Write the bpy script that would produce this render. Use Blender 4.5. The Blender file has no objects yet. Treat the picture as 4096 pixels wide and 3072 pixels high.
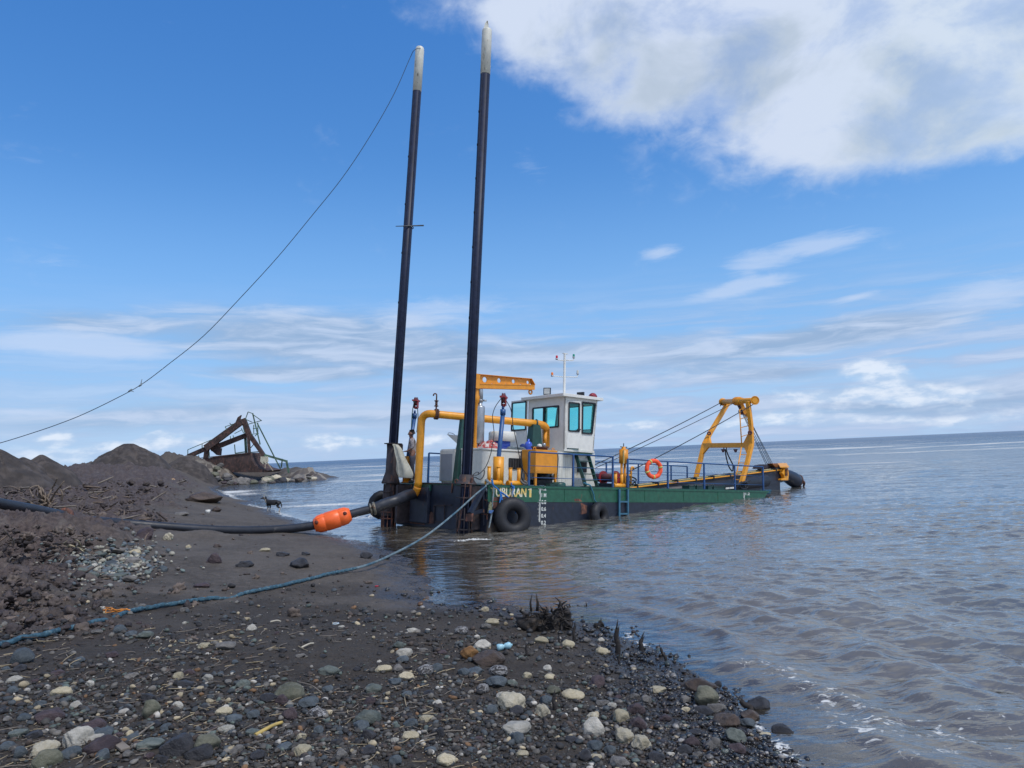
import bpy, bmesh, math, random
import numpy as np
from mathutils import Vector, Matrix
random.seed(7); RNG = np.random.default_rng(11)
S = bpy.context.scene
COL = S.collection
rad = math.radians

# ------------------------------------------------------------------ camera
FPX, CAM_H = 3000.0, 2.14                       # focal length in photo pixels (4096 wide), eye above the water
ROLL, PITCH = rad(2.49), rad(5.2326)
cF = np.array([0, math.cos(PITCH), math.sin(PITCH)]); cR0 = np.array([1., 0, 0]); cU0 = np.cross(cR0, cF)
cR = math.cos(ROLL)*cR0 - math.sin(ROLL)*cU0; cU = np.cross(cR, cF)
cC = np.array([0, 0, CAM_H])
cam = bpy.data.cameras.new('camera'); co = bpy.data.objects.new('camera', cam); COL.objects.link(co)
cam.sensor_width = 36.0; cam.lens = 36.0*FPX/4096.0; cam.clip_start = 0.05; cam.clip_end = 120000
co.matrix_world = Matrix(((cR[0], cU[0], -cF[0], 0), (cR[1], cU[1], -cF[1], 0), (cR[2], cU[2], -cF[2], CAM_H), (0, 0, 0, 1)))
S.camera = co
S.view_settings.view_transform = 'Standard'; S.view_settings.look = 'None'
S.view_settings.exposure = 0.0; S.view_settings.gamma = 1.0
S.cycles.use_denoising = True

# ------------------------------------------------------------------ sun and sky
SUN_EL, SUN_AZ = rad(58), rad(128)              # azimuth clockwise from +Y
sl = bpy.data.lights.new('sun', 'SUN'); sl.energy = 2.5; sl.angle = rad(10); sl.color = (1.0, 0.95, 0.88)
so = bpy.data.objects.new('sun', sl); COL.objects.link(so)
sd = Vector((math.cos(SUN_EL)*math.sin(SUN_AZ), math.cos(SUN_EL)*math.cos(SUN_AZ), math.sin(SUN_EL)))
so.rotation_euler = sd.to_track_quat('Z', 'Y').to_euler(); so.location = (0, 0, 60)

class NT:
    """small node-tree writer"""
    def __init__(s, nt): s.t = nt; s.n = nt.nodes; s.l = nt.links; s.n.clear()
    def new(s, typ, **kw):
        nd = s.n.new(typ)
        for k, v in kw.items(): setattr(nd, k, v)
        return nd
    def put(s, inp, v):
        if v is None: return
        if isinstance(v, bpy.types.NodeSocket): s.l.new(v, inp)
        else:
            if inp.type == 'RGBA' and len(v) == 3: v = (*v, 1)
            inp.default_value = v
    def math(s, op, a, b=None, c=None, clamp=False):
        nd = s.new('ShaderNodeMath', operation=op, use_clamp=clamp)
        for i, v in enumerate((a, b, c)): s.put(nd.inputs[i], v)
        return nd.outputs[0]
    def mapr(s, v, a, b, c=0., d=1., smooth=True):
        nd = s.new('ShaderNodeMapRange'); nd.interpolation_type = 'SMOOTHSTEP' if smooth else 'LINEAR'; nd.clamp = True
        s.put(nd.inputs[0], v)
        for i, x in enumerate((a, b, c, d)): s.put(nd.inputs[i+1], x)
        return nd.outputs[0]
    def mix(s, f, a, b, blend='MIX'):
        nd = s.new('ShaderNodeMix', data_type='RGBA', blend_type=blend)
        s.put(nd.inputs[0], f); s.put(nd.inputs[6], a); s.put(nd.inputs[7], b)
        return nd.outputs[2]
    def mapping(s, v, loc=(0,0,0), rot=(0,0,0), sc=(1,1,1), typ='POINT'):
        nd = s.new('ShaderNodeMapping', vector_type=typ)
        s.put(nd.inputs[0], v); nd.inputs[1].default_value = loc; nd.inputs[2].default_value = rot; nd.inputs[3].default_value = sc
        return nd.outputs[0]
    def noise(s, v, scale=5, detail=4, rough=.55, dist=0., col=False):
        nd = s.new('ShaderNodeTexNoise'); s.put(nd.inputs['Vector'], v)
        nd.inputs['Scale'].default_value = scale; nd.inputs['Detail'].default_value = detail
        nd.inputs['Roughness'].default_value = rough; nd.inputs['Distortion'].default_value = dist
        return nd.outputs['Color' if col else 'Fac']
    def attr(s, name, out='Fac'):
        nd = s.new('ShaderNodeAttribute'); nd.attribute_name = name; return nd.outputs[out]
    def xyz(s, v):
        nd = s.new('ShaderNodeSeparateXYZ'); s.put(nd.inputs[0], v); return nd.outputs
    def comb(s, x, y, z=0.):
        nd = s.new('ShaderNodeCombineXYZ')
        for i, v in enumerate((x, y, z)): s.put(nd.inputs[i], v)
        return nd.outputs[0]

def photo_dir(px, py):
    """azimuth, elevation of a viewing direction"""
    d = cF + cR*(px-2048)/FPX - cU*(py-1536)/FPX; d = d/np.linalg.norm(d)
    return math.atan2(d[0], d[1]), math.asin(d[2])

def build_world():
    W = bpy.data.worlds.new('World'); S.world = W; W.use_nodes = True
    W.cycles.sampling_method = 'MANUAL'; W.cycles.sample_map_resolution = 1024
    t = NT(W.node_tree)
    tc = t.new('ShaderNodeTexCoord').outputs['Generated']
    sky = t.new('ShaderNodeTexSky'); sky.sky_type = 'NISHITA'; sky.sun_disc = False
    sky.sun_elevation = SUN_EL; sky.sun_rotation = SUN_AZ; sky.altitude = 0; sky.air_density = 1.0; sky.dust_density = 0.6; sky.ozone_density = 3.0
    x, y, z = t.xyz(tc)
    az = t.math('ARCTAN2', x, y); el = t.math('ARCSINE', z)
    ae = t.comb(az, el)
    warp = t.noise(t.mapping(ae, sc=(1, 2.0, 1)), 5, 5, .6, col=True)
    wv = t.new('ShaderNodeVectorMath', operation='MULTIPLY_ADD')
    t.put(wv.inputs[0], warp); wv.inputs[1].default_value = (.10, .06, 0); t.put(wv.inputs[2], t.mapping(ae, loc=(-.05, -.03, 0)))
    aew = wv.outputs[0]
    wv2 = t.new('ShaderNodeVectorMath', operation='MULTIPLY_ADD'); t.put(wv2.inputs[0], warp); wv2.inputs[1].default_value = (.05, .018, 0); t.put(wv2.inputs[2], t.mapping(ae, loc=(-.025, -.009, 0))); aes = wv2.outputs[0]
    def blob(px, py, rx, ry, rot=0, v=aew, gain=1.):
        a, e = photo_dir(px, py)
        m = t.mapping(v, loc=(a, e, 0), rot=(0, 0, rad(rot)), sc=(rx/FPX, ry/FPX, 1), typ='TEXTURE')
        g = t.new('ShaderNodeTexGradient', gradient_type='SPHERICAL'); t.put(g.inputs[0], m)
        return t.math('MULTIPLY', g.outputs[1], gain)
    def sblob(*a, **k): return blob(*a, v=aes, **k)
    def addall(L):
        r = L[0]
        for k in L[1:]: r = t.math('ADD', r, k)
        return r
    # base blue
    base = t.new('ShaderNodeHueSaturation'); t.put(base.inputs['Color'], sky.outputs[0]); base.inputs['Saturation'].default_value = SKY_SAT
    grad = t.mapr(el, 0.0, .55, 0., 1., False)
    lowmix = t.math('POWER', t.math('SUBTRACT', 1.0, grad), 2.2)
    tint = t.mix(grad, (1.30, 1.40, 1.45), (1.0, 1.55, 1.95))
    blue = t.mix(1.0, base.outputs[0], tint, 'MULTIPLY')
    K = 1.0/SKY_STR
    low = t.mix(t.mapr(el, 0, .16), (.43*K, .62*K, .90*K), (.26*K, .50*K, .90*K))
    blue = t.mix(t.mapr(el, .0, .40, .92, .0), blue, low)
    # big cumulus, upper right
    big = addall([blob(3100, 95, 1100, 540, 0), blob(3900, 170, 900, 490, 0), blob(2480, 50, 720, 300, 0, gain=1.05), blob(3300, 480, 520, 330, 0, gain=.7),
                  blob(2650, 330, 520, 170, 12, gain=.6), blob(4050, 440, 460, 160, 0, gain=.7), blob(2050, -10, 620, 230, -8, gain=.95), blob(3180, 560, 380, 220, 0, gain=.5), blob(3700, 420, 420, 230, 0, gain=.5), blob(3420, -300, 1700, 500, 0)])
    n1 = t.noise(t.mapping(ae, sc=(1, 1.35, 1)), 7, 8, .58, .3)
    n2 = t.noise(t.mapping(ae, loc=(3.1, 1.7, 0), sc=(1, 1.5, 1)), 20, 8, .62, .4)
    d1 = t.math('ADD', t.math('ADD', big, t.math('MULTIPLY', t.math('SUBTRACT', n1, .5), 1.25)), t.math('MULTIPLY', t.math('SUBTRACT', n2, .5), .75))
    hole = t.math('ADD', blob(3720, 235, 150, 120), blob(2520, 250, 260, 110, 20, gain=.8))
    d1 = t.math('SUBTRACT', d1, t.math('MULTIPLY', hole, .8))
    c1 = t.mapr(d1, .12, 1.0)
    c1 = t.math('MULTIPLY', c1, t.mapr(t.noise(t.mapping(ae, loc=(5.5, 1.2, 0), sc=(1, 1.6, 1)), 6.5, 7, .6, .3), .34, .56, .62, 1.0))
    shade = t.mapr(t.noise(t.mapping(ae, loc=(2.7, 8.1, 0), sc=(1, 1.6, 1)), 4.6, 6, .55, .3), .44, .64)
    edge = t.mapr(d1, .45, 1.25)
    ccol = t.mix(t.math('MULTIPLY', shade, edge), (.64*K, .73*K, .90*K), (.48*K, .575*K, .71*K))
    right = t.mapr(az, .34, .62)
    ccol = t.mix(t.math('MULTIPLY', right, .35), ccol, (.66*K, .78*K, .85*K))
    # cirrus streaks
    st = t.mapping(aes, rot=(0, 0, rad(-24)), sc=(1, 5.5, 1))
    s1 = t.noise(st, 14, 9, .68, .6)
    wis = addall([sblob(3230, 985, 400, 62, 2, gain=1.1), sblob(2960, 1150, 340, 40, 6, gain=1.3), sblob(3000, 1080, 190, 60, 0, gain=.7), sblob(3430, 1190, 150, 26, 3, gain=1.0), sblob(3950, 1170, 330, 95, 4),
                  sblob(2640, 1010, 150, 50, 3, gain=.9), sblob(2120, 660, 150, 90, -30, gain=.45), sblob(1750, 1250, 560, 100, 2, gain=.8), sblob(330, 1385, 430, 62, -3, gain=1.6), sblob(540, 1280, 130, 30, 0, gain=.8),
                  sblob(1200, 1240, 240, 40, 4, gain=.7), sblob(200, 1030, 420, 130, -8, gain=.35), sblob(100, 640, 260, 40, -10, gain=.3), sblob(80, 1640, 260, 26, 0, gain=1.0)])
    c2 = t.math('MULTIPLY', t.math('MULTIPLY', t.mapr(wis, .0, .22), .62), t.mapr(t.math('ADD', t.math('MULTIPLY', wis, 1.05), t.math('MULTIPLY', t.math('SUBTRACT', s1, .5), 1.1)), .24, 1.0))
    # grey stratus bands above the horizon
    s2 = t.noise(t.mapping(aes, loc=(2, 5, 0), rot=(0, 0, rad(-1.5)), sc=(1, 6.5, 1)), 8, 8, .58, .5)
    strat = addall([sblob(1350, 1370, 1000, 170, -4, gain=1.05), sblob(2300, 1420, 900, 95, 2, gain=.75), sblob(3400, 1330, 480, 75, 2, gain=1.2), sblob(2900, 1420, 520, 60, 3, gain=.8), sblob(1150, 1500, 420, 40, -2, gain=.8),
                    sblob(260, 1290, 420, 70, 0, gain=.5), sblob(3050, 1490, 420, 55, -2, gain=.8), sblob(3700, 1600, 900, 100, 0, gain=.9), sblob(2200, 1560, 800, 90, 0, gain=.6), sblob(900, 1640, 900, 70, -2, gain=.55), sblob(300, 1690, 700, 60, -2, gain=.5),
                    sblob(1850, 1660, 900, 60, 0, gain=.6)])
    c3 = t.math('MULTIPLY', t.math('MULTIPLY', t.mapr(strat, .0, .22), .88), t.mapr(t.math('ADD', t.math('MULTIPLY', strat, 1.15), t.math('MULTIPLY', t.math('SUBTRACT', s2, .5), 1.3)), .0, .80))
    sc3 = t.mix(t.mapr(s2, .38, .66), (.31*K, .45*K, .67*K), (.55*K, .66*K, .86*K))
    # white puffs low over the sea
    n4 = t.noise(t.mapping(ae, loc=(1, 2, 0), sc=(1, 1.8, 1)), 30, 7, .6, .3)
    puf = addall([blob(3490, 1470, 150, 62), blob(3560, 1550, 240, 66, gain=.9), blob(3800, 1560, 240, 56, gain=.8), blob(3250, 1600, 360, 60, 0, gain=.7), blob(3100, 1690, 520, 50, 0, gain=.8), blob(3850, 1660, 420, 60, 0, gain=.7), blob(2500, 1700, 200, 40, 0, gain=.9),
                  blob(2180, 1700, 220, 40, 0, gain=.6), blob(1300, 1760, 130, 55), blob(1450, 1770, 180, 40, 0, gain=.8), blob(230, 1718, 90, 36), blob(655, 1745, 80, 36), blob(850, 1770, 460, 46, 0, gain=.6), blob(250, 1790, 460, 70, 0, gain=.7), blob(1750, 1760, 200, 40, 0, gain=.7)])
    c4 = t.mapr(t.math('ADD', t.math('MULTIPLY', puf, 1.1), t.math('MULTIPLY', t.math('SUBTRACT', n4, .5), .95)), .22, .80)
    pc = t.mix(t.mapr(t.noise(t.mapping(ae, loc=(4, 4, 0), sc=(1, 2.6, 1)), 26, 5, .55), .38, .62), (.80*K, .88*K, 1.0*K), (.47*K, .63*K, .86*K))
    # thin layered haze cloud low over the sea, thicker to the right
    lay = t.noise(t.mapping(aes, loc=(6, 3, 0), sc=(1, 10, 1)), 5, 7, .6, .4)
    c0 = t.math('MULTIPLY', t.math('MULTIPLY', t.mapr(el, .25, .07), t.mapr(lay, .36, .60)), t.mapr(az, -.6, .35, .40, .85))
    blue = t.mix(c0, blue, t.mix(t.mapr(lay, .45, .72), (.40*K, .52*K, .76*K), (.58*K, .68*K, .88*K)))
    c = t.mix(c3, blue, sc3)
    c = t.mix(c2, c, (.58*K, .70*K, .92*K))
    c = t.mix(t.math('MULTIPLY', c4, .85), c, pc)
    c = t.mix(c1, c, ccol)
    # unseen broken cloud behind and beside the camera, brightened and warmed to lift ambient light
    back = t.math('MULTIPLY', t.mapr(y, .45, -.1), t.mapr(n1, .42, .60))
    c = t.mix(t.math('MULTIPLY', back, .75), c, (1.24*K, 1.20*K, 1.14*K))
    bg = t.new('ShaderNodeBackground'); t.put(bg.inputs[0], c); bg.inputs[1].default_value = SKY_STR
    o = t.new('ShaderNodeOutputWorld'); t.l.new(bg.outputs[0], o.inputs[0])
SKY_STR, SKY_SAT = 0.10, 1.18
build_world()
# ------------------------------------------------------------------ materials
MATS = {}
def mat(name, col, rough=.55, metal=0., var=.18, scale=6., bump=.15, bscale=40., rust=0., rcol=(.10, .045, .025), streak=1., col2=None, c2=.5, c2scale=3., spec=.5):
    if name in MATS: return MATS[name]
    m = bpy.data.materials.new(name); m.use_nodes = True; t = NT(m.node_tree)
    tc = t.new('ShaderNodeTexCoord').outputs['Object']
    a = t.noise(tc, scale, 5, .6)
    lo = tuple(c*(1-var) for c in col); hi = tuple(min(1, c*(1+var)) for c in col)
    c = t.mix(t.mapr(a, .3, .7), lo, hi)
    if col2:
        c = t.mix(t.mapr(t.noise(tc, c2scale, 6, .65, .4), c2-.06, c2+.06), c, col2)
    r = rough
    if rust > 0:
        v = t.mapping(tc, sc=(1, 1, 1.0/streak))
        k = t.mapr(t.math('ADD', t.math('MULTIPLY', t.noise(v, 4.5, 8, .68, .3), .7), t.math('MULTIPLY', t.noise(v, 19, 4, .6), .3)), .68-rust*.35, .74-rust*.33)
        rc = t.mix(t.noise(tc, 30, 4), rcol, tuple(x*1.9 for x in rcol))
        c = t.mix(k, c, rc); r = t.mapr(k, 0, 1, rough, .85)
    p = t.new('ShaderNodeBsdfPrincipled')
    t.put(p.inputs['Base Color'], c); p.inputs['Metallic'].default_value = metal; p.inputs['Specular IOR Level'].default_value = spec
    rn = t.math('ADD', r, t.mapr(t.noise(tc, scale*4, 3), .3, .7, -.08, .08, False), None, True) if rust == 0 else r
    t.put(p.inputs['Roughness'], rn)
    if bump > 0:
        b = t.new('ShaderNodeBump'); b.inputs['Strength'].default_value = bump; b.inputs['Distance'].default_value = .02
        t.put(b.inputs['Height'], t.noise(tc, bscale, 4, .6)); t.l.new(b.outputs[0], p.inputs['Normal'])
    o = t.new('ShaderNodeOutputMaterial'); t.l.new(p.outputs[0], o.inputs[0])
    MATS[name] = m; return m

yellow = mat('yellow_paint', (.72, .30, .016), .42, var=.10, rust=.17, streak=3, bump=.05)
orange = mat('orange_paint', (.66, .255, .014), .42, var=.10, rust=.15, streak=2, bump=.05)
navy = mat('navy_paint', (.011, .016, .030), .42, var=.30, rust=.22, streak=4, bump=.08)
spudm = mat('spud_paint', (.010, .016, .040), .50, var=.25, rust=.08, streak=9, bump=.05, spec=.28)
spudw = mat('spud_white_paint', (.60, .585, .50), .5, var=.08, rust=.36, rcol=(.10, .09, .07), streak=4, bump=.05)
green = mat('green_paint', (.012, .085, .048), .45, var=.2, rust=.22, streak=3, bump=.05)
greend = mat('dark_green_paint', (.010, .055, .045), .4, var=.2, rust=.18, streak=3, bump=.05)
bluep = mat('blue_paint', (.016, .07, .20), .4, var=.2, rust=.18, streak=2, bump=.05)
cream = mat('cream_paint', (.62, .61, .55), .45, var=.05, rust=.30, rcol=(.30, .20, .07), streak=5, bump=.04)
whitep = mat('white_paint', (.66, .65, .60), .42, var=.05, rust=.20, rcol=(.34, .27, .16), streak=5, bump=.03)
doorgrey = mat('grey_panel', (.26, .28, .31), .5, var=.06, bump=.03)
rustm = mat('rusted_steel', (.085, .040, .030), .8, var=.4, rust=.45, rcol=(.16, .06, .035), streak=3, bump=.3)
darkrust = mat('dark_rusted_steel', (.035, .027, .030), .7, var=.4, rust=.38, streak=4, bump=.25)
redp = mat('red_paint', (.26, .022, .026), .45, var=.2, rust=.2, bump=.08)
maroon = mat('maroon_paint', (.09, .022, .026), .5, var=.25, rust=.2, bump=.08)
blackp = mat('black_rubber', (.0075, .008, .011), .62, var=.3, bump=.2, bscale=60)
hosem = mat('hose_rubber', (.019, .022, .030), .48, var=.28, scale=3, bump=.12, bscale=25, col2=(.12, .11, .10), c2=.68, c2scale=2.2)
black = mat('black_trim', (.012, .014, .018), .5, var=.2, bump=.05)
dgrey = mat('dark_grey_metal', (.05, .055, .06), .5, var=.2, bump=.08)
galv = mat('galvanised_metal', (.34, .36, .38), .38, .6, var=.12, bump=.05)
wire = mat('wire_rope', (.03, .032, .036), .5, .3, var=.2, bump=.0)
tarpred = mat('red_tarp', (.36, .035, .03), .6, var=.3, bump=.2, col2=(.55, .50, .45), c2=.54, c2scale=7)
sack = mat('sack_cloth', (.50, .47, .36), .75, var=.16, scale=5, bump=.25, bscale=70, rust=.16, rcol=(.20, .13, .08))
floatm = mat('orange_plastic', (.88, .135, .022), .4, var=.08, bump=.04, rust=.1, rcol=(.35, .08, .03))
ringm = mat('lifebuoy_orange', (.85, .085, .022), .6, var=.12, bump=.25, bscale=50)
tape = mat('yellow_reflective_tape', (.52, .50, .12), .5, var=.2)
jugm = mat('blue_plastic', (.045, .10, .50), .22, var=.15, bump=.02)
ropeb = mat('blue_rope', (.028, .080, .115), .75, var=.4, scale=26, bump=.35, bscale=120, col2=(.10, .165, .19), c2=.58, c2scale=22)
ropeg = mat('grey_rope', (.17, .21, .23), .8, var=.35, scale=20, bump=.3, bscale=120)
ropel = mat('bright_blue_rope', (.020, .14, .42), .7, var=.3, scale=20, bump=.3, bscale=120)
ropeo = mat('orange_twine', (.55, .20, .03), .8, var=.3)
redlens = mat('red_lens', (.50, .015, .03), .25, var=.05, bump=0); greenlens = mat('green_lens', (.01, .25, .17), .25, var=.05, bump=0)
orangelens = mat('orange_lens', (.75, .18, .01), .25, var=.05, bump=0); clearlens = mat('pale_lens', (.5, .5, .45), .25, var=.05, bump=0)
letterm = mat('letter_paint', (.66, .64, .52), .55, var=.08, rust=.18, rcol=(.16, .12, .07), col2=(.62, .45, .13), c2=.5, c2scale=4.2, bump=.03)
markm = mat('mark_paint', (.62, .64, .60), .55, var=.08, rust=.1, rcol=(.14, .10, .06), bump=.03)
skin = mat('skin', (.22, .105, .07), .55, var=.1, bump=.03)
hairm = mat('hair', (.012, .010, .010), .5, var=.2)
shirtm = mat('shirt_cloth', (.32, .29, .29), .8, var=.30, scale=28, bump=.3, bscale=30)
trousm = mat('trouser_cloth', (.085, .085, .115), .85, var=.2, bump=.3, bscale=30)
wrust = mat('wreck_rust', (.046, .030, .028), .85, var=.45, scale=1.2, rust=.5, rcol=(.075, .038, .030), streak=2, bump=.4, bscale=6)
wgreen = mat('wreck_green_pipe', (.06, .11, .075), .7, var=.4, scale=1.2, rust=.3, rcol=(.14, .10, .06), bump=.1)

# glass: tinted, see-through
def glass():
    m = bpy.data.materials.new('tinted_glass'); m.use_nodes = True; t = NT(m.node_tree)
    tr = t.new('ShaderNodeBsdfTransparent'); tr.inputs[0].default_value = (.66, .965, .955, 1)
    gl = t.new('ShaderNodeBsdfGlossy'); gl.inputs[1].default_value = .03; gl.inputs[0].default_value = (.85, .95, .95, 1)
    fr = t.new('ShaderNodeLayerWeight'); fr.inputs[0].default_value = .5
    mx = t.new('ShaderNodeMixShader'); t.l.new(t.math('MULTIPLY_ADD', t.math('POWER', fr.outputs[1], 4.0), .5, .035), mx.inputs[0]); t.l.new(tr.outputs[0], mx.inputs[1]); t.l.new(gl.outputs[0], mx.inputs[2])
    o = t.new('ShaderNodeOutputMaterial'); t.l.new(mx.outputs[0], o.inputs[0]); return m
glassm = glass()

# ------------------------------------------------------------------ mesh builder
class MB:
    def __init__(s): s.v = []; s.f = []; s.mi = []; s.sm = []
    def add(s, vs, fs, mi=0, sm=False):
        o = len(s.v); s.v += [tuple(float(c) for c in p) for p in vs]
        for f in fs: s.f.append(tuple(i+o for i in f)); s.mi.append(mi); s.sm.append(sm)
        return s
    def box(s, lo, hi, mi=0):
        x0, y0, z0 = lo; x1, y1, z1 = hi
        return s.add([(x0,y0,z0),(x1,y0,z0),(x1,y1,z0),(x0,y1,z0),(x0,y0,z1),(x1,y0,z1),(x1,y1,z1),(x0,y1,z1)],
              [(0,3,2,1),(4,5,6,7),(0,1,5,4),(1,2,6,5),(2,3,7,6),(3,0,4,7)], mi)
    def bar(s, a, b, w, h, up=(0,0,1), mi=0, w2=None, h2=None):
        a = np.array(a, float); b = np.array(b, float); d = b-a; d /= np.linalg.norm(d)
        up = np.array(up, float); x = np.cross(d, up)
        if np.linalg.norm(x) < 1e-6: x = np.cross(d, (1, 0, 0))
        x /= np.linalg.norm(x); y = np.cross(x, d)
        w2 = w if w2 is None else w2; h2 = h if h2 is None else h2
        vs = []
        for p, ww, hh in ((a, w, h), (b, w2, h2)):
            for sx, sy in ((-1,-1),(1,-1),(1,1),(-1,1)): vs.append(p + x*sx*ww/2 + y*sy*hh/2)
        return s.add(vs, [(0,3,2,1),(4,5,6,7),(0,1,5,4),(1,2,6,5),(2,3,7,6),(3,0,4,7)], mi)
    def tube(s, pts, r, n=10, mi=0, caps=True, sm=True, rad_fn=None):
        pts = [np.array(p, float) for p in pts]; N = len(pts)
        rs = r if hasattr(r, '__len__') else [r]*N
        T = []
        for i in range(N):
            d = pts[min(i+1, N-1)]-pts[max(i-1, 0)]; T.append(d/(np.linalg.norm(d)+1e-12))
        ref = np.array([0, 0, 1.]) if abs(T[0][2]) < .9 else np.array([1., 0, 0])
        x = np.cross(T[0], ref); x /= np.linalg.norm(x); vs = []; L = 0
        for i in range(N):
            x = x - T[i]*np.dot(x, T[i]); x /= np.linalg.norm(x); y = np.cross(T[i], x)
            if i: L += np.linalg.norm(pts[i]-pts[i-1])
            for k in range(n):
                a = 2*math.pi*k/n; q = rs[i]*(rad_fn(L, a) if rad_fn else 1)
                vs.append(pts[i] + q*(x*math.cos(a)+y*math.sin(a)))
        fs = [(i*n+k, i*n+(k+1) % n, (i+1)*n+(k+1) % n, (i+1)*n+k) for i in range(N-1) for k in range(n)]
        s.add(vs, fs, mi, sm)
        if caps:
            o = len(s.v)-N*n
            s.f += [tuple(o+k for k in range(n-1, -1, -1)), tuple(o+(N-1)*n+k for k in range(n))]; s.mi += [mi, mi]; s.sm += [False, False]
        return s
    def cyl(s, a, b, r, r2=None, n=16, mi=0, sm=True): return s.tube([a, b], [r, r if r2 is None else r2], n, mi, True, sm)
    def prism(s, poly, n, mi=0):
        """closed outline (list of 3-D points) extruded by vector n"""
        P = [np.array(p, float) for p in poly]; n = np.array(n, float); k = len(P)
        s.add(P+[p+n for p in P], [tuple(range(k-1, -1, -1)), tuple(range(k, 2*k))]+[(i, (i+1) % k, k+(i+1) % k, k+i) for i in range(k)], mi)
        return s
    def lathe(s, prof, c, ax, n=24, mi=0, sm=True):
        """profile [(r, t)] turned about axis ax through c"""
        c = np.array(c, float); ax = np.array(ax, float); ax /= np.linalg.norm(ax)
        x = np.cross(ax, (0, 0, 1.) if abs(ax[2]) < .9 else (1., 0, 0)); x /= np.linalg.norm(x); y = np.cross(ax, x); vs = []
        for r, t in prof:
            for k in range(n):
                a = 2*math.pi*k/n; vs.append(c+ax*t+r*(x*math.cos(a)+y*math.sin(a)))
        N = len(prof)
        s.add(vs, [(i*n+k, i*n+(k+1) % n, (i+1)*n+(k+1) % n, (i+1)*n+k) for i in range(N-1) for k in range(n)], mi, sm)
        return s
    def torus(s, c, ax, R, r, n=36, m=14, mi=0, sq=1., fn=None):
        c = np.array(c, float); ax = np.array(ax, float); ax /= np.linalg.norm(ax)
        x = np.cross(ax, (0, 0, 1.) if abs(ax[2]) < .9 else (1., 0, 0)); x /= np.linalg.norm(x); y = np.cross(ax, x); vs = []
        for i in range(n):
            a = 2*math.pi*i/n; d = x*math.cos(a)+y*math.sin(a)
            for k in range(m):
                b = 2*math.pi*k/m; q = r*(fn(a, b) if fn else 1); vs.append(c+d*(R+q*math.cos(b))+ax*q*math.sin(b)*sq)
        s.add(vs, [(i*m+k, i*m+(k+1) % m, ((i+1) % n)*m+(k+1) % m, ((i+1) % n)*m+k) for i in range(n) for k in range(m)], mi, True)
        return s
    def mesh(s, name, mats):
        me = bpy.data.meshes.new(name); me.from_pydata(s.v, [], s.f); me.validate()
        for m in (mats if isinstance(mats, (list, tuple)) else [mats]): me.materials.append(m)
        if len(me.polygons) == len(s.f):
            me.polygons.foreach_set('material_index', s.mi); me.polygons.foreach_set('use_smooth', s.sm)
        bm = bmesh.new(); bm.from_mesh(me); bmesh.ops.recalc_face_normals(bm, faces=bm.faces); bm.to_mesh(me); bm.free()
        me.update(); return me
    def build(s, name, mats, parent=None, bevel=0., label=None):
        o = bpy.data.objects.new(name, s.mesh(name, mats)); COL.objects.link(o)
        if parent is not None: o.parent = parent
        if bevel > 0:
            b = o.modifiers.new('bevel', 'BEVEL'); b.width = bevel; b.segments = 2; b.limit_method = 'ANGLE'; b.angle_limit = rad(40)
        if label: o['label'] = label
        return o
def tag(o, label, cat, group=None, kind=None):
    if label: o['label'] = label
    if cat: o['category'] = cat
    if group: o['group'] = group
    if kind: o['kind'] = kind
    return o
def empty(name, M):
    o = bpy.data.objects.new(name, None); COL.objects.link(o); o.empty_display_size = .2
    o.matrix_world = M if isinstance(M, Matrix) else Matrix.Translation(M); return o
def recentre(o, base=True):
    """give a finished one-mesh thing its origin at its own base"""
    me = o.data; n = len(me.vertices); a = np.empty(n*3); me.vertices.foreach_get('co', a); a = a.reshape(-1, 3)
    c = (a.min(0)+a.max(0))/2
    if base: c[2] = a[:, 2].min()
    me.vertices.foreach_set('co', (a-c).ravel()); o.matrix_world = o.matrix_world @ Matrix.Translation(c); me.update(); return o
def smooth_pts(P, k=8):
    P = [np.array(p, float) for p in P]; out = []
    for i in range(len(P)-1):
        a, b, c, d = P[max(i-1, 0)], P[i], P[i+1], P[min(i+2, len(P)-1)]
        for j in range(k):
            t = j/k; out.append(.5*((2*b)+(c-a)*t+(2*a-5*b+4*c-d)*t*t+(-a+3*b-3*c+d)*t**3))
    out.append(P[-1]); return out
def wob(o_pts, amt, seed):
    r = random.Random(seed); return [np.array(p)+np.array([r.uniform(-amt, amt) for _ in range(3)]) for p in o_pts]
# ------------------------------------------------------------------ noise and terrain functions
_perm = RNG.permutation(4096).astype(np.int64)
def _h(ix, iy, s): return _perm[(_perm[(ix + s*131) & 4095] + iy) & 4095]
def perlin(x, y, s=0):
    x = np.asarray(x, float); y = np.asarray(y, float)
    ix = np.floor(x).astype(np.int64); iy = np.floor(y).astype(np.int64); fx = x-ix; fy = y-iy
    u = fx*fx*fx*(fx*(fx*6-15)+10); v = fy*fy*fy*(fy*(fy*6-15)+10)
    def g(dx, dy):
        a = _h(ix+dx, iy+dy, s)*(2*math.pi/4096); return np.cos(a)*(fx-dx)+np.sin(a)*(fy-dy)
    a = g(0, 0); b = g(1, 0); c = g(0, 1); d = g(1, 1)
    return (a+(b-a)*u+((c+(d-c)*u)-(a+(b-a)*u))*v)*1.5
def fbm(x, y, o=4, s=0, g=.5):
    r = 0; a = 1
    for i in range(o): r = r + a*perlin(x*2**i+i*17.3, y*2**i-i*9.1, s+i); a *= g
    return r
def sst(x, a, b):
    t = np.clip((np.asarray(x, float)-a)/(b-a), 0, 1); return t*t*(3-2*t)
def view_ray(px, py): return cF + cR*(px-2048)/FPX - cU*(py-1536)/FPX
def on_z(px, py, z=0.):
    d = view_ray(px, py); return cC + d*(z-CAM_H)/d[2]
def on_y(px, py, y):
    d = view_ray(px, py); return cC + d*y/d[1]

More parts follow.
